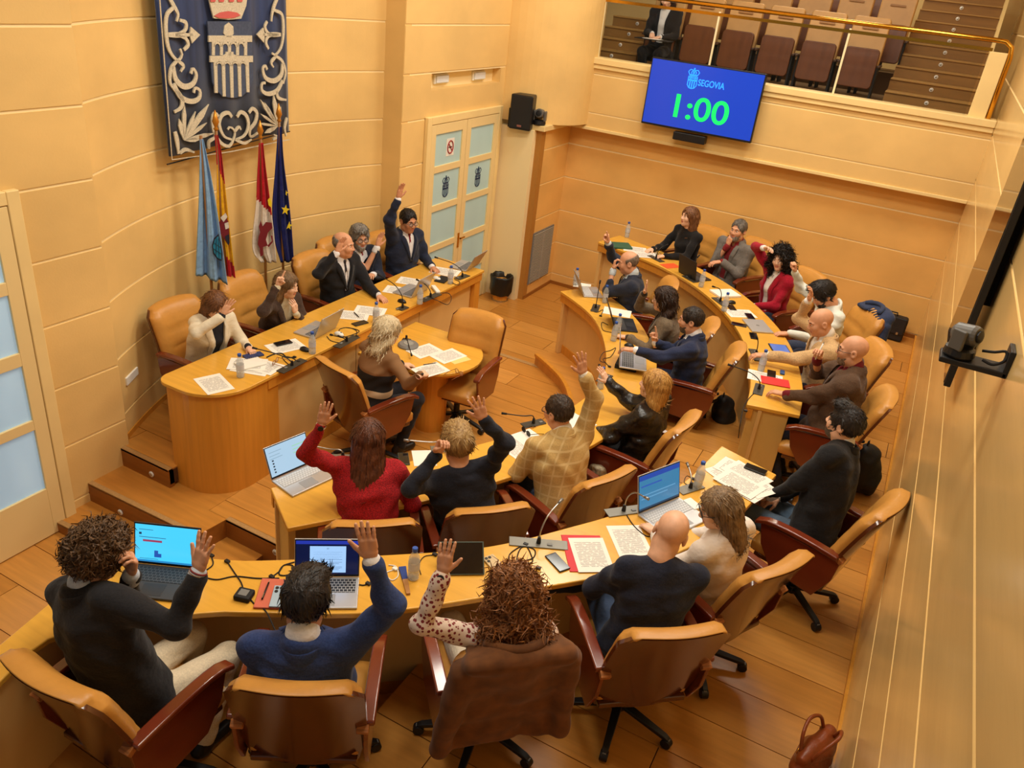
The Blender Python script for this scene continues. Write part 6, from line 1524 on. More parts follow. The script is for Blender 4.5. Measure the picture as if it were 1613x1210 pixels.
def phone(u, v, z, yaw, label, col=(26, 26, 28), lift=0.0, back=False):
    def parts(o):
        if back:
            for q, (x, y) in enumerate(((-0.02, 0.055), (-0.02, 0.03), (0.002, 0.055))): obj('camera_lens', MB().lathe([(0.009, 0.009), (0.009, 0.012), (0.006, 0.0125)], 12, c=(x, y, 0)), M_BLK, o, loc=(0, 0, 0))
        else: obj('screen', MB().box(-0.034, 0.034, -0.071, 0.071, 0.0085, 0.0092), mat('phone_glass', (18, 18, 22), 0.1), o, loc=(0, 0, 0))
    return flat_thing('mobile_phone', label, 'phone', u, v, z+lift, 0.074, 0.15, 0.009, yaw, mat('phone_%02x%02x%02x' % col, col, 0.3), 0.003, parts)
def bottle(u, v, z, label, water=0.45, lift=0.0):
    p = at(u, v, z); t = thing('water_bottle', (float(p[0]), float(p[1]), z+0.001), label, 'bottle', 'small plastic water bottles')
    return t
M_PET = mat('clear_pet', (214, 222, 226), 0.12, spec=0.6, alpha=0.34); M_WATER = mat('water', (196, 206, 210), 0.05, alpha=0.35); M_CAP = mat('blue_cap', (40, 84, 170), 0.4)
B0 = None
def bottle(u, v, z, label):
    global B0
    p = at(u, v, z); loc = (float(p[0]), float(p[1]), z+0.001)
    if B0 is not None: return copy_tree(B0, loc, 0, label)
    t = thing('water_bottle', loc, label, 'bottle', 'small plastic water bottles')
    prof = [(0.026, 0), (0.031, 0.006), (0.031, 0.05), (0.029, 0.055), (0.031, 0.06), (0.031, 0.12), (0.029, 0.14), (0.014, 0.175), (0.013, 0.188)]
    obj('body', MB().lathe(prof, 18), M_PET, t, loc=(0, 0, 0), smooth=True); obj('water', MB().lathe([(0.024, 0.004), (0.029, 0.01), (0.029, 0.075)], 16), M_WATER, t, loc=(0, 0, 0))
    obj('cap', MB().lathe([(0.0155, 0.184), (0.0155, 0.202), (0.013, 0.205)], 16), M_CAP, t, loc=(0, 0, 0)); obj('paper_label', MB().lathe([(0.0315, 0.068), (0.0315, 0.115)], 18, cap=False), mat('bottle_label', (206, 210, 220), 0.5, alpha=0.75), t, loc=(0, 0, 0))
    B0 = t; return t
def mic(u, v, z, yaw, tip, label, w=0.26, m=None, bend=0.5):
    """panel with gooseneck; tip=(du, dv, height) offset of the capsule in local metres: right, forward, up"""
    p = at(u, v, z); t = thing('gooseneck_microphone', (float(p[0]), float(p[1]), z+0.0005), label, 'microphone', 'desk microphones', math.radians(yaw-90))
    obj('base_plate', MB().box(-w/2, w/2, -0.04, 0.04, 0, 0.008), m or mat('mic_plate', (128, 126, 118), 0.4, metal=0.5), t, loc=(0, 0, 0), bevel=0.003)
    obj('speak_button', MB().box(0.05, 0.08, -0.02, 0.0, 0.008, 0.013), M_GREY, t, loc=(0, 0, 0), bevel=0.002)
    a, b, c = tip; P = spline([(0, 0, 0.008), (a*0.05, b*0.05, c*bend), (a*0.4, b*0.4, c*0.85), (a, b, c)], 18)
    obj('socket', MB().lathe([(0.014, 0.008), (0.010, 0.05)], 12), M_BLK, t, loc=(0, 0, 0))
    obj('gooseneck', MB().tube([tuple(q) for q in P], 0.0045, 8), M_STEEL if m is None else M_BLK, t, loc=(0, 0, 0), smooth=True)
    d = np.array(P[-1])-np.array(P[-3]); d /= np.linalg.norm(d)
    obj('capsule', MB().tube([P[-1]-d*0.005, P[-1]+d*0.035], [0.008, 0.010], 10), mat('capsule', (150, 150, 150), 0.35, metal=0.8) if m is None else M_BLKM, t, loc=(0, 0, 0), smooth=True)
    return t
def cable(pts, z, label, r=0.0035, m=None, n=60, cat='cable'):
    P = [at(u, v, z+0.004+(q[0] if q else 0)) for (u, v, *q) in pts]; c = P[0]
    o = thing('power_cable', (float(c[0]), float(c[1]), z), label, cat, world_parts=True)
    obj('cord', MB().tube([tuple(q) for q in spline(P, n)], r, 6), m or M_BLKM, o, smooth=True)
    e = P[-1]; obj('plug', MB().box(e[0]-0.014, e[0]+0.014, e[1]-0.01, e[1]+0.01, z+0.001, z+0.014), m or M_BLK, o, bevel=0.003)
    return o
def key_mat(name, key, gap):
    m = mat(name, key, 0.5); nt = m.node_tree; b = nt.nodes['Principled BSDF']; tc = nt.nodes.new('ShaderNodeTexCoord'); bt = nt.nodes.new('ShaderNodeTexBrick')
    bt.inputs['Scale'].default_value = 1; bt.inputs['Brick Width'].default_value = 0.02; bt.inputs['Row Height'].default_value = 0.019; bt.inputs['Mortar Size'].default_value = 0.0018
    bt.inputs['Color1'].default_value = srgb(*key); bt.inputs['Color2'].default_value = srgb(*key); bt.inputs['Mortar'].default_value = srgb(*gap)
    nt.links.new(tc.outputs['Object'], bt.inputs['Vector']); nt.links.new(bt.outputs['Color'], b.inputs['Base Color']); return m
K_DARK = key_mat('keys_dark', (40, 40, 42), (84, 84, 86)); K_BLK = key_mat('keys_black', (26, 26, 28), (170, 170, 172)); K_SIL = key_mat('keys_silver', (206, 206, 206), (150, 150, 150))
M_DKLAP = mat('laptop_graphite', (62, 62, 64), 0.45); M_BLKLAP = mat('laptop_black', (34, 34, 36), 0.4)
def laptop(hl, hr, z, label, body, keys, lid=105, depth=None, screen=None, lift=0.0, width=None):
    """hl, hr: pixels of the hinge's left and right ends as its user sees them"""
    a, b = at(*hl, z+lift), at(*hr, z+lift); d = b-a; w = float(np.linalg.norm(d)); c = (a+b)/2; d /= w
    if width: w = width
    yaw = math.atan2(d[1], d[0])
    dp = depth or w*0.69; t = thing('laptop', (float(c[0]), float(c[1]), z+lift+0.001), label, 'laptop', 'laptops on the desks', yaw); Z0 = (0, 0, 0)
    obj('base', MB().box(-w/2, w/2, -dp, 0, 0.0, 0.014), body, t, loc=Z0, bevel=0.004)
    kb = obj('keyboard', MB().box(-w*0.45, w*0.45, -dp*0.52, -dp*0.10, 0.0142, 0.0158), keys, t, loc=Z0)
    obj('touchpad', MB().box(-w*0.16, w*0.16, -dp*0.93, -dp*0.58, 0.0142, 0.0148), mat('touchpad_'+body.name, (150, 150, 152) if body is M_SILV else (52, 52, 54), 0.35), t, loc=Z0)
    L = Matrix.Translation((0, 0, 0.012)) @ Matrix.Rotation(math.radians(lid-90), 4, 'X').inverted()
    hgt = dp*0.98
    obj('lid', MB().box(-w/2, w/2, -0.003, 0.004, 0.002, hgt, M=L), body, t, loc=Z0, bevel=0.003)
    obj('lid_bezel', MB().box(-w/2+0.003, w/2-0.003, -0.0045, -0.003, 0.006, hgt-0.004, M=L), M_BLK, t, loc=Z0)
    if screen is None: screen = ('off', [])
    kinds = {'cyan': ((70, 196, 240), 1.0), 'doc': ((16, 22, 60), 0.8), 'pale': ((176, 208, 232), 0.8), 'teal': ((60, 128, 170), 0.8), 'off': ((20, 22, 28), 0.0)}
    col, e = kinds[screen[0]]
    s = obj('display', MB().box(-w/2+0.008, w/2-0.008, -0.0055, -0.0045, 0.018, hgt-0.009, M=L), mat('display_'+screen[0], col if e == 0 else tuple(q//4 for q in col), 0.15, emit=(col, e)), t, loc=Z0)
    for (x0, x1, y0, y1, cc) in screen[1]:
        W_, H_ = w-0.016, hgt-0.027
        obj('screen_block', MB().box(-W_/2+x0*W_, -W_/2+x1*W_, -0.0062, -0.0055, 0.018+y0*H_, 0.018+y1*H_, M=L), mat('glow_%02x%02x%02x' % cc, tuple(q//4 for q in cc), 0.3, emit=(cc, 0.9)), s, loc=Z0)
    return t
lines = lambda x0, x1, ys, c, h=0.02: [(x0, x1-(0.05 if i % 3 == 1 else 0), y, y+h, c) for i, y in enumerate(ys)]
cy = [(0.06, 0.28, 0.86, 0.875, (40, 110, 150)), (0.06, 0.48, 0.66, 0.675, (40, 90, 130)), (0.12, 0.42, 0.545, 0.60, (150, 60, 90)), (0.30, 0.36, 0.14, 0.32, (36, 84, 170)), (0.36, 0.41, 0.14, 0.24, (36, 84, 170)), (0.06, 0.10, 0.73, 0.79, (30, 60, 90)), (0.0, 1.0, 0.0, 0.05, (40, 130, 190)), (0.07, 0.36, 0.08, 0.09, (40, 90, 130))]
laptop((225, 891), (303, 899), D_OUT, 'graphite laptop with a cyan web page before the curly haired man', M_DKLAP, K_DARK, 104, screen=('cyan', cy), width=0.34)
dc = [(0.22, 0.80, 0.06, 0.84, (160, 200, 244)), (0.0, 1.0, 0.90, 1.0, (36, 52, 160)), (0.49, 0.53, 0.75, 0.80, (60, 80, 110))]+lines(0.28, 0.74, [0.66, 0.62, 0.58, 0.52, 0.48, 0.44, 0.36, 0.32, 0.22, 0.18, 0.14], (100, 130, 170), 0.015)
laptop((464, 912), (566, 912), D_OUT, 'silver laptop with a white document on a dark screen before the blue suited man', M_SILV, K_BLK, 100, screen=('doc', dc))
hp_ = [(0.0, 1.0, 0.86, 1.0, (30, 70, 160)), (0.05, 0.55, 0.66, 0.70, (40, 84, 170)), (0.05, 0.9, 0.40, 0.43, (90, 150, 190)), (0.05, 0.7, 0.30, 0.33, (90, 150, 190)), (0.0, 1.0, 0.0, 0.05, (26, 60, 90))]
laptop((1004, 813), (1069, 786), D_OUT, 'silver laptop with a blue screen before the woman in the white blouse', M_SILV, K_SIL, 104, screen=('teal', hp_))
ch = lines(0.06, 0.36, [0.80, 0.68, 0.58], (140, 170, 190), 0.025)+[(0.09, 0.13, y, y+0.05, (40, 50, 60)) for y in (0.5, 0.4, 0.3, 0.2, 0.1)]+lines(0.62, 0.94, [0.74, 0.62, 0.5], (150, 206, 170), 0.03)
laptop((432, 758), (489, 733), D_IN, 'pale silver laptop showing a chat at the left end of the inner desk', M_SILV, K_SIL, 112, screen=('pale', ch), width=0.33)
laptop((919, 468), (911, 453), D_IN, 'silver laptop at the far end of the inner desk', M_SILV, K_SIL, 112, width=0.32)
laptop((968, 519), (963, 503), D_IN, 'black laptop before the woman in the grey tweed blazer', M_BLKLAP, K_DARK, 112, width=0.34)
laptop((975, 581), (976, 553), D_IN, 'silver laptop raised on a black stand before the navy suited man', M_SILV, K_BLK, 98, width=0.36, lift=0.05)
flat_thing('laptop_stand', 'black wedge stand under the silver laptop of the inner desk', 'stand', 989, 574, D_IN, 0.30, 0.20, 0.045, 190, M_BLKM, 0.006)
laptop((1098, 446), (1066, 427), D_OUT, 'black laptop before the bearded man in the grey suit', M_BLKLAP, K_DARK, 100, width=0.33)
laptop((676, 455), (645, 472), D_DAIS, 'silver laptop before the bearded man with the red tie', M_SILV, K_BLK, 112, width=0.33)
laptop((752, 418), (735, 428), D_DAIS, 'silver laptop at the door end of the presidency desk', M_SILV, K_BLK, 118, width=0.32)
laptop((527, 518), (498, 534), D_DAIS, 'silver laptop before the woman in the brown velvet jacket', M_SILV, K_BLK, 112, width=0.33)
def lapclosed(o): obj('round_logo', MB().lathe([(0.018, 0.016), (0.018, 0.0166)], 16, c=(0, 0, 0)), M_GREY, o, loc=(0, 0, 0))
flat_thing('closed_laptop', 'closed silver laptop with a round logo before the hooded man', 'laptop', 1193, 515, D_OUT, 0.32, 0.22, 0.016, 212, M_SILV, 0.004, lapclosed)
def tabscr(o): obj('screen', MB().box(-0.115, 0.115, -0.078, 0.078, 0.0085, 0.0092), mat('tablet_glow', (40, 60, 110), 0.15, emit=((96, 130, 210), 0.6)), o, loc=(0, 0, 0))
flat_thing('tablet', 'tablet with a lit blue screen before the man in the camel jacket', 'tablet', 1229, 552, D_OUT, 0.25, 0.175, 0.008, 206, M_BLK, 0.003, tabscr)
# tablet leaning in a cover before the woman in the patterned blouse
p = at(725, 893, D_OUT); t = thing('tablet_in_cover', (float(p[0]), float(p[1]), D_OUT+0.001), 'dark tablet propped up in a green grey cover before the patterned blouse', 'tablet', rz=math.radians(126-90)); M = TR(0, 0, 0.0) @ Matrix.Rotation(math.radians(38), 4, 'X')
obj('cover', MB().box(-0.125, 0.125, -0.09, 0.09, 0.0, 0.008, M=TR(0, 0, 0.058) @ Matrix.Rotation(math.radians(38), 4, 'X')), mat('cover_green', (70, 84, 74), 0.6), t, loc=(0, 0, 0), bevel=0.003); obj('screen', MB().box(-0.118, 0.118, -0.084, 0.084, 0.008, 0.0095, M=TR(0, 0, 0.058) @ Matrix.Rotation(math.radians(38), 4, 'X')), mat('tablet_glass', (34, 26, 20), 0.08), t, loc=(0, 0, 0)); obj('cover_foot', MB().box(-0.1, 0.1, 0.02, 0.12, 0.0, 0.005), MATS['cover_green'], t, loc=(0, 0, 0))

# bottles
for u, v, z, l in ((651, 911, D_OUT, 'water bottle next to the folded fan on the foreground desk'), (183, 889, D_OUT, 'water bottle behind the curly haired man, only the blue cap shows'), (1098, 768, D_OUT, 'water bottle beside the blue screened laptop'),
                   (379, 594, D_DAIS, 'water bottle on the presidency desk nearest the rounded end'), (492, 557, D_DAIS, 'water bottle next to the open laptop of the velvet jacket woman'), (592, 508, D_DAIS, 'water bottle by the hand of the black suited man'), (661, 479, D_DAIS, 'water bottle in front of the laptop of the bearded man'), (709, 447, D_DAIS, 'water bottle at the door end of the presidency desk'),
                   (906, 449, D_IN, 'water bottle at the far tip of the inner desk'), (952, 477, D_IN, 'water bottle before the man rubbing his eyes'), (966, 537, D_IN, 'nearer of two water bottles beside the black laptop'), (972, 524, D_IN, 'farther of two water bottles beside the black laptop'), (945, 612, D_IN, 'water bottle behind the raised hand of the blonde woman'),
                   (987, 374, D_OUT, 'water bottle at the far tip of the outer desk'), (1104, 452, D_OUT, 'water bottle before the bearded man in the grey suit'), (1140, 490, D_OUT, 'water bottle before the woman in the crimson blazer'), (1198, 584, D_OUT, 'water bottle before the man in the camel jacket'), (1144, 704, Z_IN, 'water bottle standing on the floor between the desks')):
    bottle(u, v, z, l)
# microphones
MD = mat('mic_plate_dark', (58, 54, 46), 0.45)
mic(848, 857, D_OUT, 118, (0.10, 0.14, 0.20), 'silver gooseneck microphone left of the red folder', 0.34)
mic(982, 806, D_OUT, 138, (0.02, -0.16, 0.22), 'silver gooseneck microphone in front of the blue screened laptop', 0.24)
mic(1087, 770, D_OUT, 150, (0.05, 0.10, 0.10), 'gooseneck microphone beside the stack of loose papers', 0.2)
mic(540, 722, D_IN, 125, (-0.26, 0.06, 0.07), 'gooseneck microphone lying low before the red tweed jacket', 0.2, bend=0.9)
mic(700, 708, D_IN, 130, (-0.26, 0.02, 0.07), 'gooseneck microphone lying low before the fair haired person', 0.2, bend=0.9)
mic(840, 668, D_IN, 150, (-0.2, 0.1, 0.08), 'gooseneck microphone before the checked blazer', 0.2, MD, 0.9)
mic(952, 597, D_IN, 176, (0.10, 0.1, 0.05), 'gooseneck microphone before the blonde woman', 0.2, MD)
mic(938, 486, D_IN, 195, (0.02, 0.0, 0.28), 'upright black gooseneck microphone before the man rubbing his eyes', 0.22, MD, 0.4)
mic(1033, 408, D_OUT, 240, (0.0, -0.12, 0.16), 'gooseneck microphone before the woman in the black turtleneck', 0.24, MD)
mic(1087, 440, D_OUT, 235, (0.0, -0.04, 0.26), 'gooseneck microphone behind the black laptop', 0.22, MD)
mic(1134, 476, D_OUT, 225, (-0.02, 0.12, 0.18), 'gooseneck microphone before the crimson blazer', 0.24, MD)
mic(1190, 560, D_OUT, 205, (0.02, 0.02, 0.16), 'gooseneck microphone before the camel jacket', 0.26, MD)
mic(1195, 614, D_OUT, 186, (-0.02, 0.26, 0.16), 'gooseneck microphone bent over the end of the outer desk', 0.22, MD)
mic(460, 577, D_DAIS, 2, (0.08, -0.30, 0.10), 'microphone panel before the woman in the cream blazer', 0.3, MD)
mic(546, 539, D_DAIS, 2, (0.0, -0.06, 0.03), 'microphone panel with coiled leads before the velvet jacket', 0.3, MD)
mic(634, 486, D_DAIS, -4, (0.0, -0.30, 0.26), 'gooseneck microphone of the black suited man', 0.12, MD)
mic(678, 469, D_DAIS, -4, (0.0, -0.16, 0.14), 'microphone panel before the bearded man', 0.3, MD)
mic(728, 437, D_DAIS, -6, (0.08, -0.30, 0.16), 'gooseneck microphone at the door end of the presidency desk', 0.2, MD)
mic(640, 536, D_RND, 20, (0.36, 0.14, 0.04), 'thin microphone lying across the rounded table', 0.06, MD, 0.9)
# papers, folders, phones
def redfolder(o): pass
flat_thing('red_folder', 'red card folder on the foreground desk before the bald man', 'folder', 922, 872, D_OUT, 0.235, 0.32, 0.004, 124, mat('red_card', (206, 32, 44), 0.5), 0.001)
sheet(931, 874, D_OUT, 126, 'printed page lying on the red folder', lift=0.005); sheet(992, 853, D_OUT, 128, 'printed page with a dark heading right of the red folder')
for i, (u, v, yw) in enumerate(((1150, 752, 150), (1172, 768, 160), (1163, 742, 168), (1186, 762, 148), (1176, 748, 156), (1165, 762, 162))):
    sheet(u, v, D_OUT, yw, 'loose printed page in the pile at the desk end, %s from the bottom' % ORDN[i], lift=0.0016*(i+1))
phone(1190, 740, D_OUT, 175, 'dark phone lying on the pile of loose pages', lift=0.014)
phone(878, 887, D_OUT, 150, 'large black phone in the middle of the foreground desk', (34, 34, 36)); phone(779, 890, D_OUT, 152, 'gold phone with three lenses before the auburn haired woman', (206, 178, 132), back=True)
def nbk(o): obj('elastic_band', MB().box(0.07, 0.075, -0.105, 0.105, 0.012, 0.014), M_BLK, o, loc=(0, 0, 0))
flat_thing('coral_notebook', 'coral notebook with a pen beside the blue suited man', 'notebook', 430, 937, D_OUT, 0.15, 0.21, 0.012, 122, mat('coral_cover', (206, 104, 78), 0.6), 0.004, nbk)
phone(440, 941, D_OUT, 122, 'pale blue phone lying on the coral notebook', (168, 190, 206), 0.0145, True)
def pen(u, v, z, yaw, label, col=(20, 20, 22), ln=0.14, lift=0.0):
    p = at(u, v, z+lift); t = thing('ballpoint_pen', (float(p[0]), float(p[1]), z+lift+0.006), label, 'pen', rz=math.radians(yaw-90)); m = mat('pen_%02x%02x%02x' % col, col, 0.3)
    obj('barrel', MB().tube([(0, -ln/2, 0), (0, ln/2-0.02, 0)], 0.0045, 8), m, t, loc=(0, 0, 0), smooth=True); obj('tip', MB().tube([(0, ln/2-0.02, 0), (0, ln/2, 0)], [0.004, 0.001], 8), M_STEEL, t, loc=(0, 0, 0)); obj('clip', MB().box(-0.0015, 0.0015, -ln/2+0.005, -ln/2+0.04, 0.004, 0.006), M_STEEL, t, loc=(0, 0, 0)); return t
pen(419, 930, D_OUT, 118, 'black pen on the coral notebook', lift=0.014)
p = at(385, 941, D_OUT); t = thing('power_adapter', (float(p[0]), float(p[1]), D_OUT+0.001), 'black square power adapter between the two near laptops', 'adapter', rz=0.3); obj('brick', MB().box(-0.042, 0.042, -0.038, 0.038, 0, 0.03), M_BLKM, t, loc=(0, 0, 0), bevel=0.008); obj('rating_sticker', MB().box(-0.025, 0.02, -0.02, 0.022, 0.03, 0.0306), M_GREY, t, loc=(0, 0, 0))
cable([(395, 945), (402, 952), (418, 962), (432, 990), (436, 1000)], D_OUT-0.0, 'black lead running from the power adapter over the desk edge')
cable([(385, 936), (380, 918), (370, 903), (358, 885)], D_OUT, 'black lead running up from the power adapter'); cable([(440, 911), (405, 911), (370, 908), (340, 913), (318, 905), (335, 890), (333, 876)], D_OUT, 'black lead between the graphite laptop and the coral notebook')
cable([(465, 885), (445, 892), (440, 905), (455, 905), (462, 892), (448, 890), (440, 900), (428, 909)], D_OUT, 'coil of black lead left of the blue suited man laptop'); cable([(566, 921), (572, 922), (580, 920)], D_OUT, 'short black plug at the side of the silver laptop', n=10)
cable([(838, 858), (822, 860), (803, 873), (806, 885), (838, 880), (842, 866), (822, 862), (815, 884), (838, 886), (835, 870), (828, 858)], D_OUT, 'coiled black cable beside the silver gooseneck'); cable([(820, 888), (838, 896), (848, 895)], D_OUT, 'short end of black cable with a plug', n=12)
cable([(612, 890), (624, 893), (627, 907), (617, 914), (608, 903), (622, 897)], D_OUT, 'white charging cable coiled beside the fan', 0.003, M_WHITE); cable([(663, 905), (660, 890), (668, 877), (685, 874)], D_OUT, 'thin dark lead behind the bottle of the foreground desk', 0.0025)
cable([(985, 808), (1000, 830), (1020, 845), (1035, 838)], D_OUT, 'black lead before the blue screened laptop'); cable([(1088, 766), (1078, 760), (1082, 750), (1092, 755)], D_OUT, 'small black lead near the loose papers', 0.0025)
# fan
p = at(638, 915, D_OUT); t = thing('folded_fan', (float(p[0]), float(p[1]), D_OUT+0.001), 'folded hand fan with blue cloth and wooden ribs', 'fan', rz=math.radians(120))
a_, b_ = at(633, 888, D_OUT), at(645, 941, D_OUT); an = math.atan2(a_[1]-b_[1], a_[0]-b_[0]); t.rotation_euler = (0, 0, an)
obj('cloth', MB().prism([(0.0, -0.014), (0.10, -0.02), (0.10, 0.02), (0.0, 0.014)], 0, 0.012), mat('fan_blue', (36, 60, 130), 0.7), t, loc=(0, 0, 0)); obj('ribs', MB().prism([(-0.11, -0.010), (0.0, -0.014), (0.0, 0.014), (-0.11, 0.010)], 0, 0.012), mat('fan_wood', (176, 124, 70), 0.5), t, loc=(0, 0, 0))
p = at(1088, 795, D_OUT); flat_thing('desk_calculator', 'white box shaped receiver right of the blue screened laptop', 'receiver', 1090, 797, D_OUT, 0.07, 0.11, 0.02, 150, M_WHITE, 0.005)
# inner desk
sheet(815, 708, D_IN, 160, 'open notebook page before the checked blazer', w=0.2, h=0.26); sheet(836, 693, D_IN, 158, 'second notebook page before the checked blazer', w=0.2, h=0.26, lift=0.002, m=M_PAPER); sheet(668, 722, D_IN, 130, 'small page before the fair haired person', w=0.16, h=0.2, m=M_PAPER); sheet(905, 664, D_IN, 165, 'white page with a red edge behind the checked blazer', m=M_PAPER); sheet(972, 492, D_IN, 195, 'white page beside the black laptop of the inner desk', m=M_PAPER); sheet(917, 450, D_IN, 200, 'white page at the far end of the inner desk', m=M_PAPER, w=0.16, h=0.2)
phone(636, 724, D_IN, 130, 'green grey phone before the red tweed jacket', (62, 84, 78))
def specs(u, v, z, yaw, label, col, lens=None):
    p = at(u, v, z); t = thing('eyeglasses', (float(p[0]), float(p[1]), z+0.001), label, 'glasses', rz=math.radians(yaw-90)); m = mat('specs_%02x%02x%02x' % col, col, 0.3); mb = MB()
    fr = obj('front_frame', MB().tube([(-0.033+0.026*math.cos(a), 0, 0.022+0.02*math.sin(a)) for a in np.linspace(0, 6.2832, 17)], 0.0025, 6, cap=False).tube([(0.033+0.026*math.cos(a), 0, 0.022+0.02*math.sin(a)) for a in np.linspace(0, 6.2832, 17)], 0.0025, 6, cap=False).tube([(-0.008, 0, 0.026), (0.008, 0, 0.026)], 0.0025, 6), m, t, loc=(0, 0, 0), smooth=True)
    for sx in (-1, 1):
        obj('temple', MB().tube([(sx*0.06, 0, 0.028), (sx*0.062, 0.07, 0.02), (sx*0.058, 0.13, 0.003)], 0.0025, 6), m, t, loc=(0, 0, 0), smooth=True)
        obj('lens', MB().lathe([(0.024, -0.0006), (0.024, 0.0006)], 14, M=TR(sx*0.033, 0, 0.022) @ Matrix.Rotation(math.pi/2, 4, 'X') @ Matrix.Diagonal((1, 0.8, 1, 1))), lens or M_LENS, t, loc=(0, 0, 0))
    return t
specs(828, 684, D_IN, 60, 'dark sunglasses on the notebook before the checked blazer', (26, 24, 24), M_BLK); specs(723, 590, D_RND, 250, 'brown rimmed glasses on the rounded table', (150, 84, 40)); specs(434, 573, D_DAIS, 20, 'amber rimmed glasses beside the spiral notebook', (160, 96, 40)); specs(1036, 403, D_OUT, 60, 'dark rimmed glasses on the papers of the turtleneck woman', (40, 36, 36))
def mouse(u, v, z, yaw, label, m):
    p = at(u, v, z); t = thing('computer_mouse', (float(p[0]), float(p[1]), z+0.001), label, 'mouse', rz=math.radians(yaw-90))
    mb = MB().ball((0, 0, 0), (0.031, 0.052, 0.034), 8); mb.v = [(x, y, max(z_, 0)) for x, y, z_ in mb.v]; obj('shell', mb, m, t, loc=(0, 0, 0), smooth=True); obj('wheel', MB().lathe([(0.008, -0.003), (0.008, 0.003)], 10, M=TR(0, 0.022, 0.029) @ Matrix.Rotation(math.pi/2, 4, 'Y')), M_GREY, t, loc=(0, 0, 0)); return t
mouse(991, 546, D_IN, 188, 'black mouse under the hand of the navy suited man', M_BLK); mouse(633, 476, D_DAIS, 0, 'black mouse beside the laptop of the bearded man', M_BLK); mouse(480, 552, D_DAIS, 0, 'small black mouse beside the page with the phone', M_BLK); mouse(534, 528, D_DAIS, 0, 'white mouse among the coiled leads', M_WHITE); mouse(688, 440, D_DAIS, -5, 'white mouse by the door end laptop', M_WHITE); mouse(1152, 478, D_OUT, 225, 'black mouse before the crimson blazer', M_BLK)
cable([(955, 572), (945, 568), (950, 556), (962, 552), (970, 548), (962, 562), (950, 566), (960, 578)], D_IN, 'black leads bundled behind the laptop on the stand'); cable([(958, 512), (948, 508), (950, 520), (964, 524), (978, 530), (990, 532)], D_IN, 'black lead behind the black laptop'); cable([(930, 488), (940, 492), (950, 488), (946, 498)], D_IN, 'black lead at the foot of the upright microphone')
# outer desk, far part
sheet(1000, 393, D_OUT, 205, 'large white page before the woman in the black turtleneck'); sheet(1018, 402, D_OUT, 215, 'second white page beneath the glasses of the turtleneck woman', lift=0.002); flat_thing('green_folder', 'dark green folder propped at the far tip of the outer desk', 'folder', 974, 388, D_OUT, 0.22, 0.31, 0.02, 215, mat('green_card', (52, 96, 74), 0.6), 0.002); sheet(1056, 419, D_OUT, 235, 'orange printed leaflet beside the black laptop', m=mat('leaflet', (222, 88, 40), 0.6), w=0.15, h=0.21)
flat_thing('paper_notebook', 'thick notepad with white pages before the crimson blazer', 'notepad', 1142, 464, D_OUT, 0.21, 0.28, 0.022, 228, M_PAPER, 0.003); sheet(1166, 494, D_OUT, 218, 'white page under the dark phone of the outer desk'); phone(1181, 499, D_OUT, 300, 'dark phone on the white page of the outer desk', lift=0.003); phone(1164, 512, D_OUT, 190, 'dark blue phone beside the closed laptop', (40, 52, 78)); phone(1187, 530, D_OUT, 290, 'black phone below the closed laptop'); phone(1152, 485, D_OUT, 300, 'flat black phone near the crimson sleeve')
sheet(1205, 595, D_OUT, 190, 'white page under the red booklet', w=0.21, h=0.297); flat_thing('red_booklet', 'bright red booklet under the hand of the brown blazer', 'booklet', 1221, 602, D_OUT+0.002, 0.15, 0.24, 0.006, 196, mat('red_booklet', (222, 40, 40), 0.5), 0.001); phone(1215, 590, D_OUT, 280, 'black phone above the red booklet'); flat_thing('key_fob', 'blue car key beside the black phone of the outer desk', 'key', 1232, 588, D_OUT, 0.04, 0.08, 0.016, 280, mat('key_blue', (50, 84, 140), 0.4), 0.006)
cable([(1196, 618), (1185, 622), (1172, 640), (1166, 668), (1163, 690, -0.25)], D_OUT, 'black lead hanging from the end of the outer desk')
# dais
sheet(337, 605, D_DAIS, 158-180, 'single printed page on the rounded end of the presidency desk'); 
for i, (u, v, yw) in enumerate(((398, 580, 20), (414, 577, 8), (390, 574, 35))): sheet(u, v, D_DAIS, yw, 'printed page under the spiral notebook, %s from the bottom' % ORDN[i], lift=0.0016*i)
def spiral(o):
    for k in range(12): obj('wire_loop', MB().tube([(-0.075+0.008*math.cos(a), -0.095+k*0.0172, 0.008+0.009*math.sin(a)) for a in np.linspace(0, 6.28, 9)], 0.0012, 5, cap=False), M_STEEL, o, loc=(0, 0, 0))
flat_thing('spiral_notebook', 'spiral bound notebook before the woman in the cream blazer', 'notebook', 394, 574, D_DAIS+0.006, 0.15, 0.21, 0.012, 70, M_PAPER, 0.002, spiral); flat_thing('blue_wallet', 'navy patterned phone wallet by the cream sleeve', 'wallet', 399, 561, D_DAIS, 0.08, 0.16, 0.012, 70, mat('wallet_navy', (44, 58, 104), 0.5, noise=((80, 80, 80), 0.4, 2)), 0.003)
sheet(450, 546, D_DAIS, 70, 'page under the black phone of the velvet jacket woman'); phone(446, 541, D_DAIS, 70, 'black phone on the page before the velvet jacket', lift=0.004); phone(567, 510, D_DAIS, 75, 'black phone before the black suited man')
sheet(556, 497, D_DAIS, 30, 'left page before the black suited man'); sheet(583, 490, D_DAIS, 25, 'right page before the black suited man', lift=0.002); pen(562, 497, D_DAIS, -30, 'dark pen on the page of the black suited man', lift=0.004)
sheet(628, 458, D_DAIS, 20, 'nearer page beside the laptop of the bearded man'); sheet(648, 444, D_DAIS, 18, 'farther page beside the laptop of the bearded man'); sheet(700, 429, D_DAIS, 10, 'stack of pages before the navy suited man at the door end'); sheet(703, 428, D_DAIS, 16, 'topmost page before the navy suited man at the door end', lift=0.004)
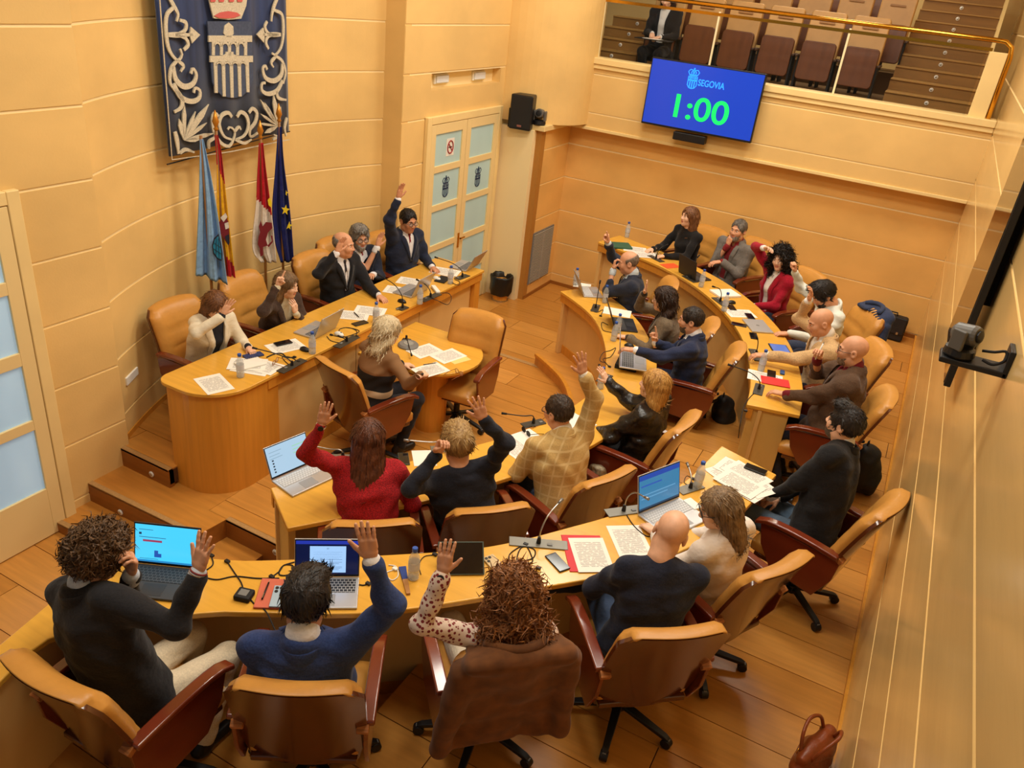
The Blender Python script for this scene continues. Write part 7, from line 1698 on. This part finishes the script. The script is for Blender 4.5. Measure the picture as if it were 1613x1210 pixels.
flat_thing('handset', 'white handset with a cord before the bearded man', 'handset', 686, 458, D_DAIS, 0.05, 0.19, 0.03, -40, M_WHITE, 0.01); flat_thing('black_folder', 'black folder under the door end microphone', 'folder', 697, 441, D_DAIS, 0.2, 0.12, 0.01, 10, M_BLKM, 0.002)
cable([(420, 563), (432, 558), (444, 557), (452, 563), (464, 563)], D_DAIS, 'thick black lead beside the amber glasses', 0.006); cable([(515, 530), (522, 537), (540, 540), (556, 534), (562, 522), (548, 516), (534, 520), (545, 532), (562, 530)], D_DAIS, 'tangle of black leads on the presidency desk'); cable([(545, 516), (558, 518), (566, 522), (556, 527), (540, 531), (522, 528)], D_DAIS, 'second loop of black leads on the presidency desk'); cable([(690, 462), (706, 462), (711, 470), (705, 480), (690, 474), (680, 470)], D_DAIS, 'looped black lead before the bearded man'); cable([(716, 440), (724, 444), (722, 449), (712, 446)], D_DAIS, 'small black lead at the door end')
cable([(459, 577), (450, 570), (445, 562), (458, 563), (470, 570)], D_DAIS, 'black lead curled over the first microphone panel')
# round table
sheet(669, 553, D_RND, 75, 'upper left page before the clerk'); sheet(706, 561, D_RND, 75, 'upper right page before the clerk'); sheet(678, 583, D_RND, 70, 'page the clerk is writing on', lift=0.002); sheet(722, 566, D_RND, 70, 'yellow page edge on the rounded table', m=mat('yellow_sheet', (236, 210, 130), 0.7), w=0.14, h=0.2, lift=-0.0005)
p = at(643, 545, D_RND); t = thing('conference_phone', (float(p[0]), float(p[1]), D_RND+0.001), 'round grey conference speaker beside the clerk', 'speaker'); obj('case', MB().lathe([(0.10, 0), (0.10, 0.012), (0.085, 0.028)], 26), M_GREY, t, loc=(0, 0, 0)); obj('speaker_grille', MB().lathe([(0.05, 0.028), (0.045, 0.034)], 20), mat('grille_grey', (150, 150, 144), 0.5, noise=((300, 300, 300), 0.4, 2)), t, loc=(0, 0, 0))
pen(678, 574, D_RND, 60, 'dark pen in the clerk hand', lift=0.05)

# ================================================================== bags, coats
M_BAG = mat('black_nylon', (30, 29, 30), 0.6, bump=((40, 40, 40), 0.3, 0.01))
t = thing('briefcase', (0.16, 10.72, 0.0), 'black soft briefcase with a carry handle against the far wall', 'bag', rz=math.radians(-4)); Z0 = (0, 0, 0)
obj('case_body', MB().prism([(-0.215, -0.08), (0.215, -0.08), (0.205, 0.08), (-0.205, 0.08)], 0, 0.31, M=None), M_BAG, t, loc=Z0, bevel=0.03); obj('front_flap', MB().box(-0.20, 0.20, -0.095, -0.075, 0.10, 0.315), M_BAG, t, loc=Z0, bevel=0.012); obj('handle', MB().tube([(-0.07, 0, 0.30), (-0.06, 0, 0.345), (0.06, 0, 0.345), (0.07, 0, 0.30)], 0.009, 8), M_BAG, t, loc=Z0, smooth=True); obj('shoulder_strap', MB().tube([tuple(q) for q in spline([(-0.2, 0, 0.2), (-0.27, -0.05, 0.12), (-0.36, -0.1, 0.03), (-0.3, -0.16, 0.012), (-0.2, -0.1, 0.012)], 24)], 0.010, 8), M_BAG, t, loc=Z0, smooth=True); obj('buckle', MB().box(0.12, 0.145, -0.10, -0.093, 0.10, 0.13), M_STEEL, t, loc=Z0)
def backpack(loc, rz, label, s=1.0):
    t = thing('backpack', loc, label, 'bag', 'black backpacks', rz)
    f = Field((-0.22, -0.18, -0.02), (0.22, 0.2, 0.52), 0.014)
    f.ell((0, 0.0, 0.20), (0.165, 0.11, 0.22), 0.02); f.ell((0, -0.08, 0.14), (0.12, 0.07, 0.13), 0.03); f.ell((0, 0.02, 0.33), (0.13, 0.09, 0.12), 0.03); f.folds(0.012, 30, 3)
    X_, Y_, Z_ = np.meshgrid(*f.ax, indexing='ij', sparse=True); f.d = np.maximum(f.d, (0.0-Z_)+0*X_+0*Y_).astype(np.float32)
    V, F = f.mesh(); o = bpy.data.objects.new('bag_body', quad_mesh('bag_body', V*s, F, [M_BAG])); COL.objects.link(o); o.parent = t
    for sx in (-1, 1): obj('shoulder_strap', MB().tube([tuple(np.array(q)*s) for q in spline([(sx*0.07, 0.09, 0.42), (sx*0.10, 0.16, 0.36), (sx*0.11, 0.16, 0.2), (sx*0.13, 0.08, 0.06)], 20)], 0.014*s, 8), M_BAG, t, loc=Z0, smooth=True)
    obj('grab_loop', MB().tube([tuple(np.array(q)*s) for q in ((-0.03, 0.04, 0.43), (-0.02, 0.04, 0.48), (0.02, 0.04, 0.48), (0.03, 0.04, 0.43))], 0.008*s, 8), M_BAG, t, loc=Z0, smooth=True); return t
p = at(1385, 690, 0.0); backpack((0.30, 6.62, 0.0), math.radians(80), 'black backpack on the floor behind the brown blazer chair')
p = at(1128, 690, Z_IN); backpack((float(p[0]), float(p[1])+0.05, Z_IN), math.radians(100), 'black backpack on the floor behind the inner row', 1.0)
# brown handbag at the right wall
t = thing('handbag', (0.40, 3.43, 0.0), 'brown leather handbag lying against the right wall', 'bag', rz=math.radians(70)); M_BRL = mat('brown_leather', (134, 62, 24), 0.35, noise=((9, 9, 9), 0.2, 4), bump=((14, 14, 14), 0.5, 0.02))
f = Field((-0.24, -0.14, -0.02), (0.24, 0.14, 0.34), 0.012); f.ell((0, 0, 0.13), (0.19, 0.08, 0.14), 0.02); f.cone((-0.15, 0, 0.24), (0.15, 0, 0.24), 0.03, 0.03, 0.05); f.folds(0.012, 28, 9); V, F = f.mesh(); o = bpy.data.objects.new('bag_body', quad_mesh('bag_body', V, F, [M_BRL])); COL.objects.link(o); o.parent = t
for sy_ in (-1, 1): obj('handle', MB().tube([tuple(q) for q in spline([(-0.12, sy_*0.03, 0.24), (-0.09, sy_*0.06, 0.33), (0.0, sy_*0.08, 0.36), (0.09, sy_*0.06, 0.33), (0.12, sy_*0.03, 0.24)], 20)], 0.010, 8), M_BRL, t, loc=Z0, smooth=True)
for sx in (-1, 1): obj('handle_ring', MB().tube([(sx*0.12+0.014*math.cos(a), 0.045, 0.24+0.014*math.sin(a)) for a in np.linspace(0, 6.283, 13)], 0.003, 6, cap=False), M_BRASS, t, loc=Z0, smooth=True)
# coats over chair backs (shaped on the chair's back)
def draped_coat(cx, cy, yaw, floor, label, col_m, zlow, seed, wide=1.0):
    rz = math.radians(yaw-90); t = thing('draped_coat', (cx, cy, floor), label, 'coat', rz=rz)
    f = Field((-0.44, -0.66, zlow-0.05), (0.44, 0.02, 1.16), 0.0125)
    by = lambda z: -0.19-math.tan(math.radians(19))*(z-0.46)*(0.70+0.30*min(1, (z-0.34)/0.70))-0.105
    for x in np.linspace(-0.24, 0.24, 9):
        zt_ = 1.03-0.25*x*x; f.cone((x*0.90*wide, by(zt_)+0.05*(x/0.3)**2+0.02, zt_), (x*1.0*wide, by(0.62)+0.05*(x/0.3)**2, 0.62), 0.036, 0.034, 0.05)
        f.cone((x*1.0*wide, by(0.62)+0.05*(x/0.3)**2, 0.62), (x*1.06*wide, by(0.62)+0.03, zlow+0.05), 0.034, 0.036, 0.05)
        f.cone((x*0.90*wide, by(1.03)+0.03, 1.05-0.25*x*x), (x*0.86*wide, by(1.0)+0.14, 1.03-0.25*x*x), 0.032, 0.02, 0.04)
    for sx in (-1, 1): f.cone((sx*0.245*wide, by(0.95)+0.05, 0.95), (sx*0.30*wide, by(0.7)+0.02, 0.40), 0.058, 0.048, 0.03)
    f.folds(0.010, 17, seed); V, F = f.mesh(); o = bpy.data.objects.new('coat_body', quad_mesh('coat_body', V, F, [col_m])); COL.objects.link(o); o.parent = t
    obj('collar', MB().tube([tuple(q) for q in spline([(-0.14, -0.36, 1.06), (-0.08, -0.43, 1.085), (0, -0.455, 1.09), (0.08, -0.43, 1.085), (0.14, -0.36, 1.06)], 20)], 0.022, 10), col_m, t, loc=Z0, smooth=True)
    return t
c16 = chair_xy(815, 1035, 0.99, 134, 0.40); draped_coat(c16[0], c16[1], 134, 0, 'brown suede coat hung over the back of the chair in front', mat('brown_suede', (104, 62, 28), 0.95, noise=((14, 14, 14), 0.3, 5), sheen=0.1), 0.34, 4)
draped_coat(float(i22['pel'][0]-0.05*math.cos(math.radians(212))), float(i22['pel'][1]-0.05*math.sin(math.radians(212))), 212, 0, 'navy jacket hung over the chair beside the briefcase', cloth('navy_jacket', (48, 58, 86), 0.15), 0.45, 6, 0.95)
# scarf by the checked blazer
p = at(945, 735, Z_IN+0.55); t = thing('scarf', (float(p[0]), float(p[1]), float(Z_IN+0.48)), 'crumpled grey check scarf on the chair of the checked blazer', 'scarf')
f = Field((-0.12, -0.12, -0.08), (0.12, 0.12, 0.14), 0.008); f.ell((0, 0, 0.02), (0.06, 0.05, 0.06), 0.02); f.cone((-0.05, 0, 0.03), (0.05, 0.03, -0.04), 0.03, 0.04, 0.03); f.folds(0.014, 70, 2); V, F = f.mesh(); o = bpy.data.objects.new('scarf_cloth', quad_mesh('scarf_cloth', V, F, [cloth('scarf_grey', (176, 164, 138), 0.3, 60)])); COL.objects.link(o); o.parent = t
# bracelets of the curly haired man, hair band of the clerk
A = i14['arms'][0]; Pp = i14['obj']; bvec = np.array(Pp['_base'])
for j, cc in enumerate(((126, 40, 40), (160, 120, 70), (60, 60, 40))):
    c = A['T']-A['fd']*(-0.006+0.010*j)-bvec; q = Vector(A['fd']).to_track_quat('Z', 'Y').to_matrix().to_4x4()
    obj('bracelet', MB().tube([tuple((TR(*c) @ q) @ Vector((0.033*math.cos(a), 0.033*math.sin(a), 0))) for a in np.linspace(0, 6.283, 25)], 0.005, 6, cap=False), mat('bead_%02x' % cc[0], cc, 0.5), Pp, loc=(0, 0, 0), smooth=True)
# visitor's writing pad
t = thing('writing_pad', (-3.86, 11.50, 2.32+0.70), 'white writing pad on the lap board of the gallery visitor', 'pad'); obj('board', MB().box(-0.22, 0.26, -0.14, 0.14, -0.012, 0.0), M_BLKM, t, loc=Z0, bevel=0.003); obj('paper', MB().box(-0.12, 0.12, -0.10, 0.10, 0.0, 0.003), M_PAPER, t, loc=Z0)
# raised pen of the man in the brown blazer
A = i20['arms'][0]; c = A['T']+A['hd']*0.09+A['pn']*0.03; t = thing('marker_pen', tuple(map(float, c)), 'white pen held up by the man in the brown blazer', 'pen'); obj('barrel', MB().tube([(0.0, 0, -0.05), (0.02, 0.01, 0.09)], 0.006, 8), M_WHITE, t, loc=Z0, smooth=True); obj('tip', MB().tube([(0.02, 0.01, 0.09), (0.023, 0.012, 0.105)], [0.004, 0.001], 8), M_GREY, t, loc=Z0)
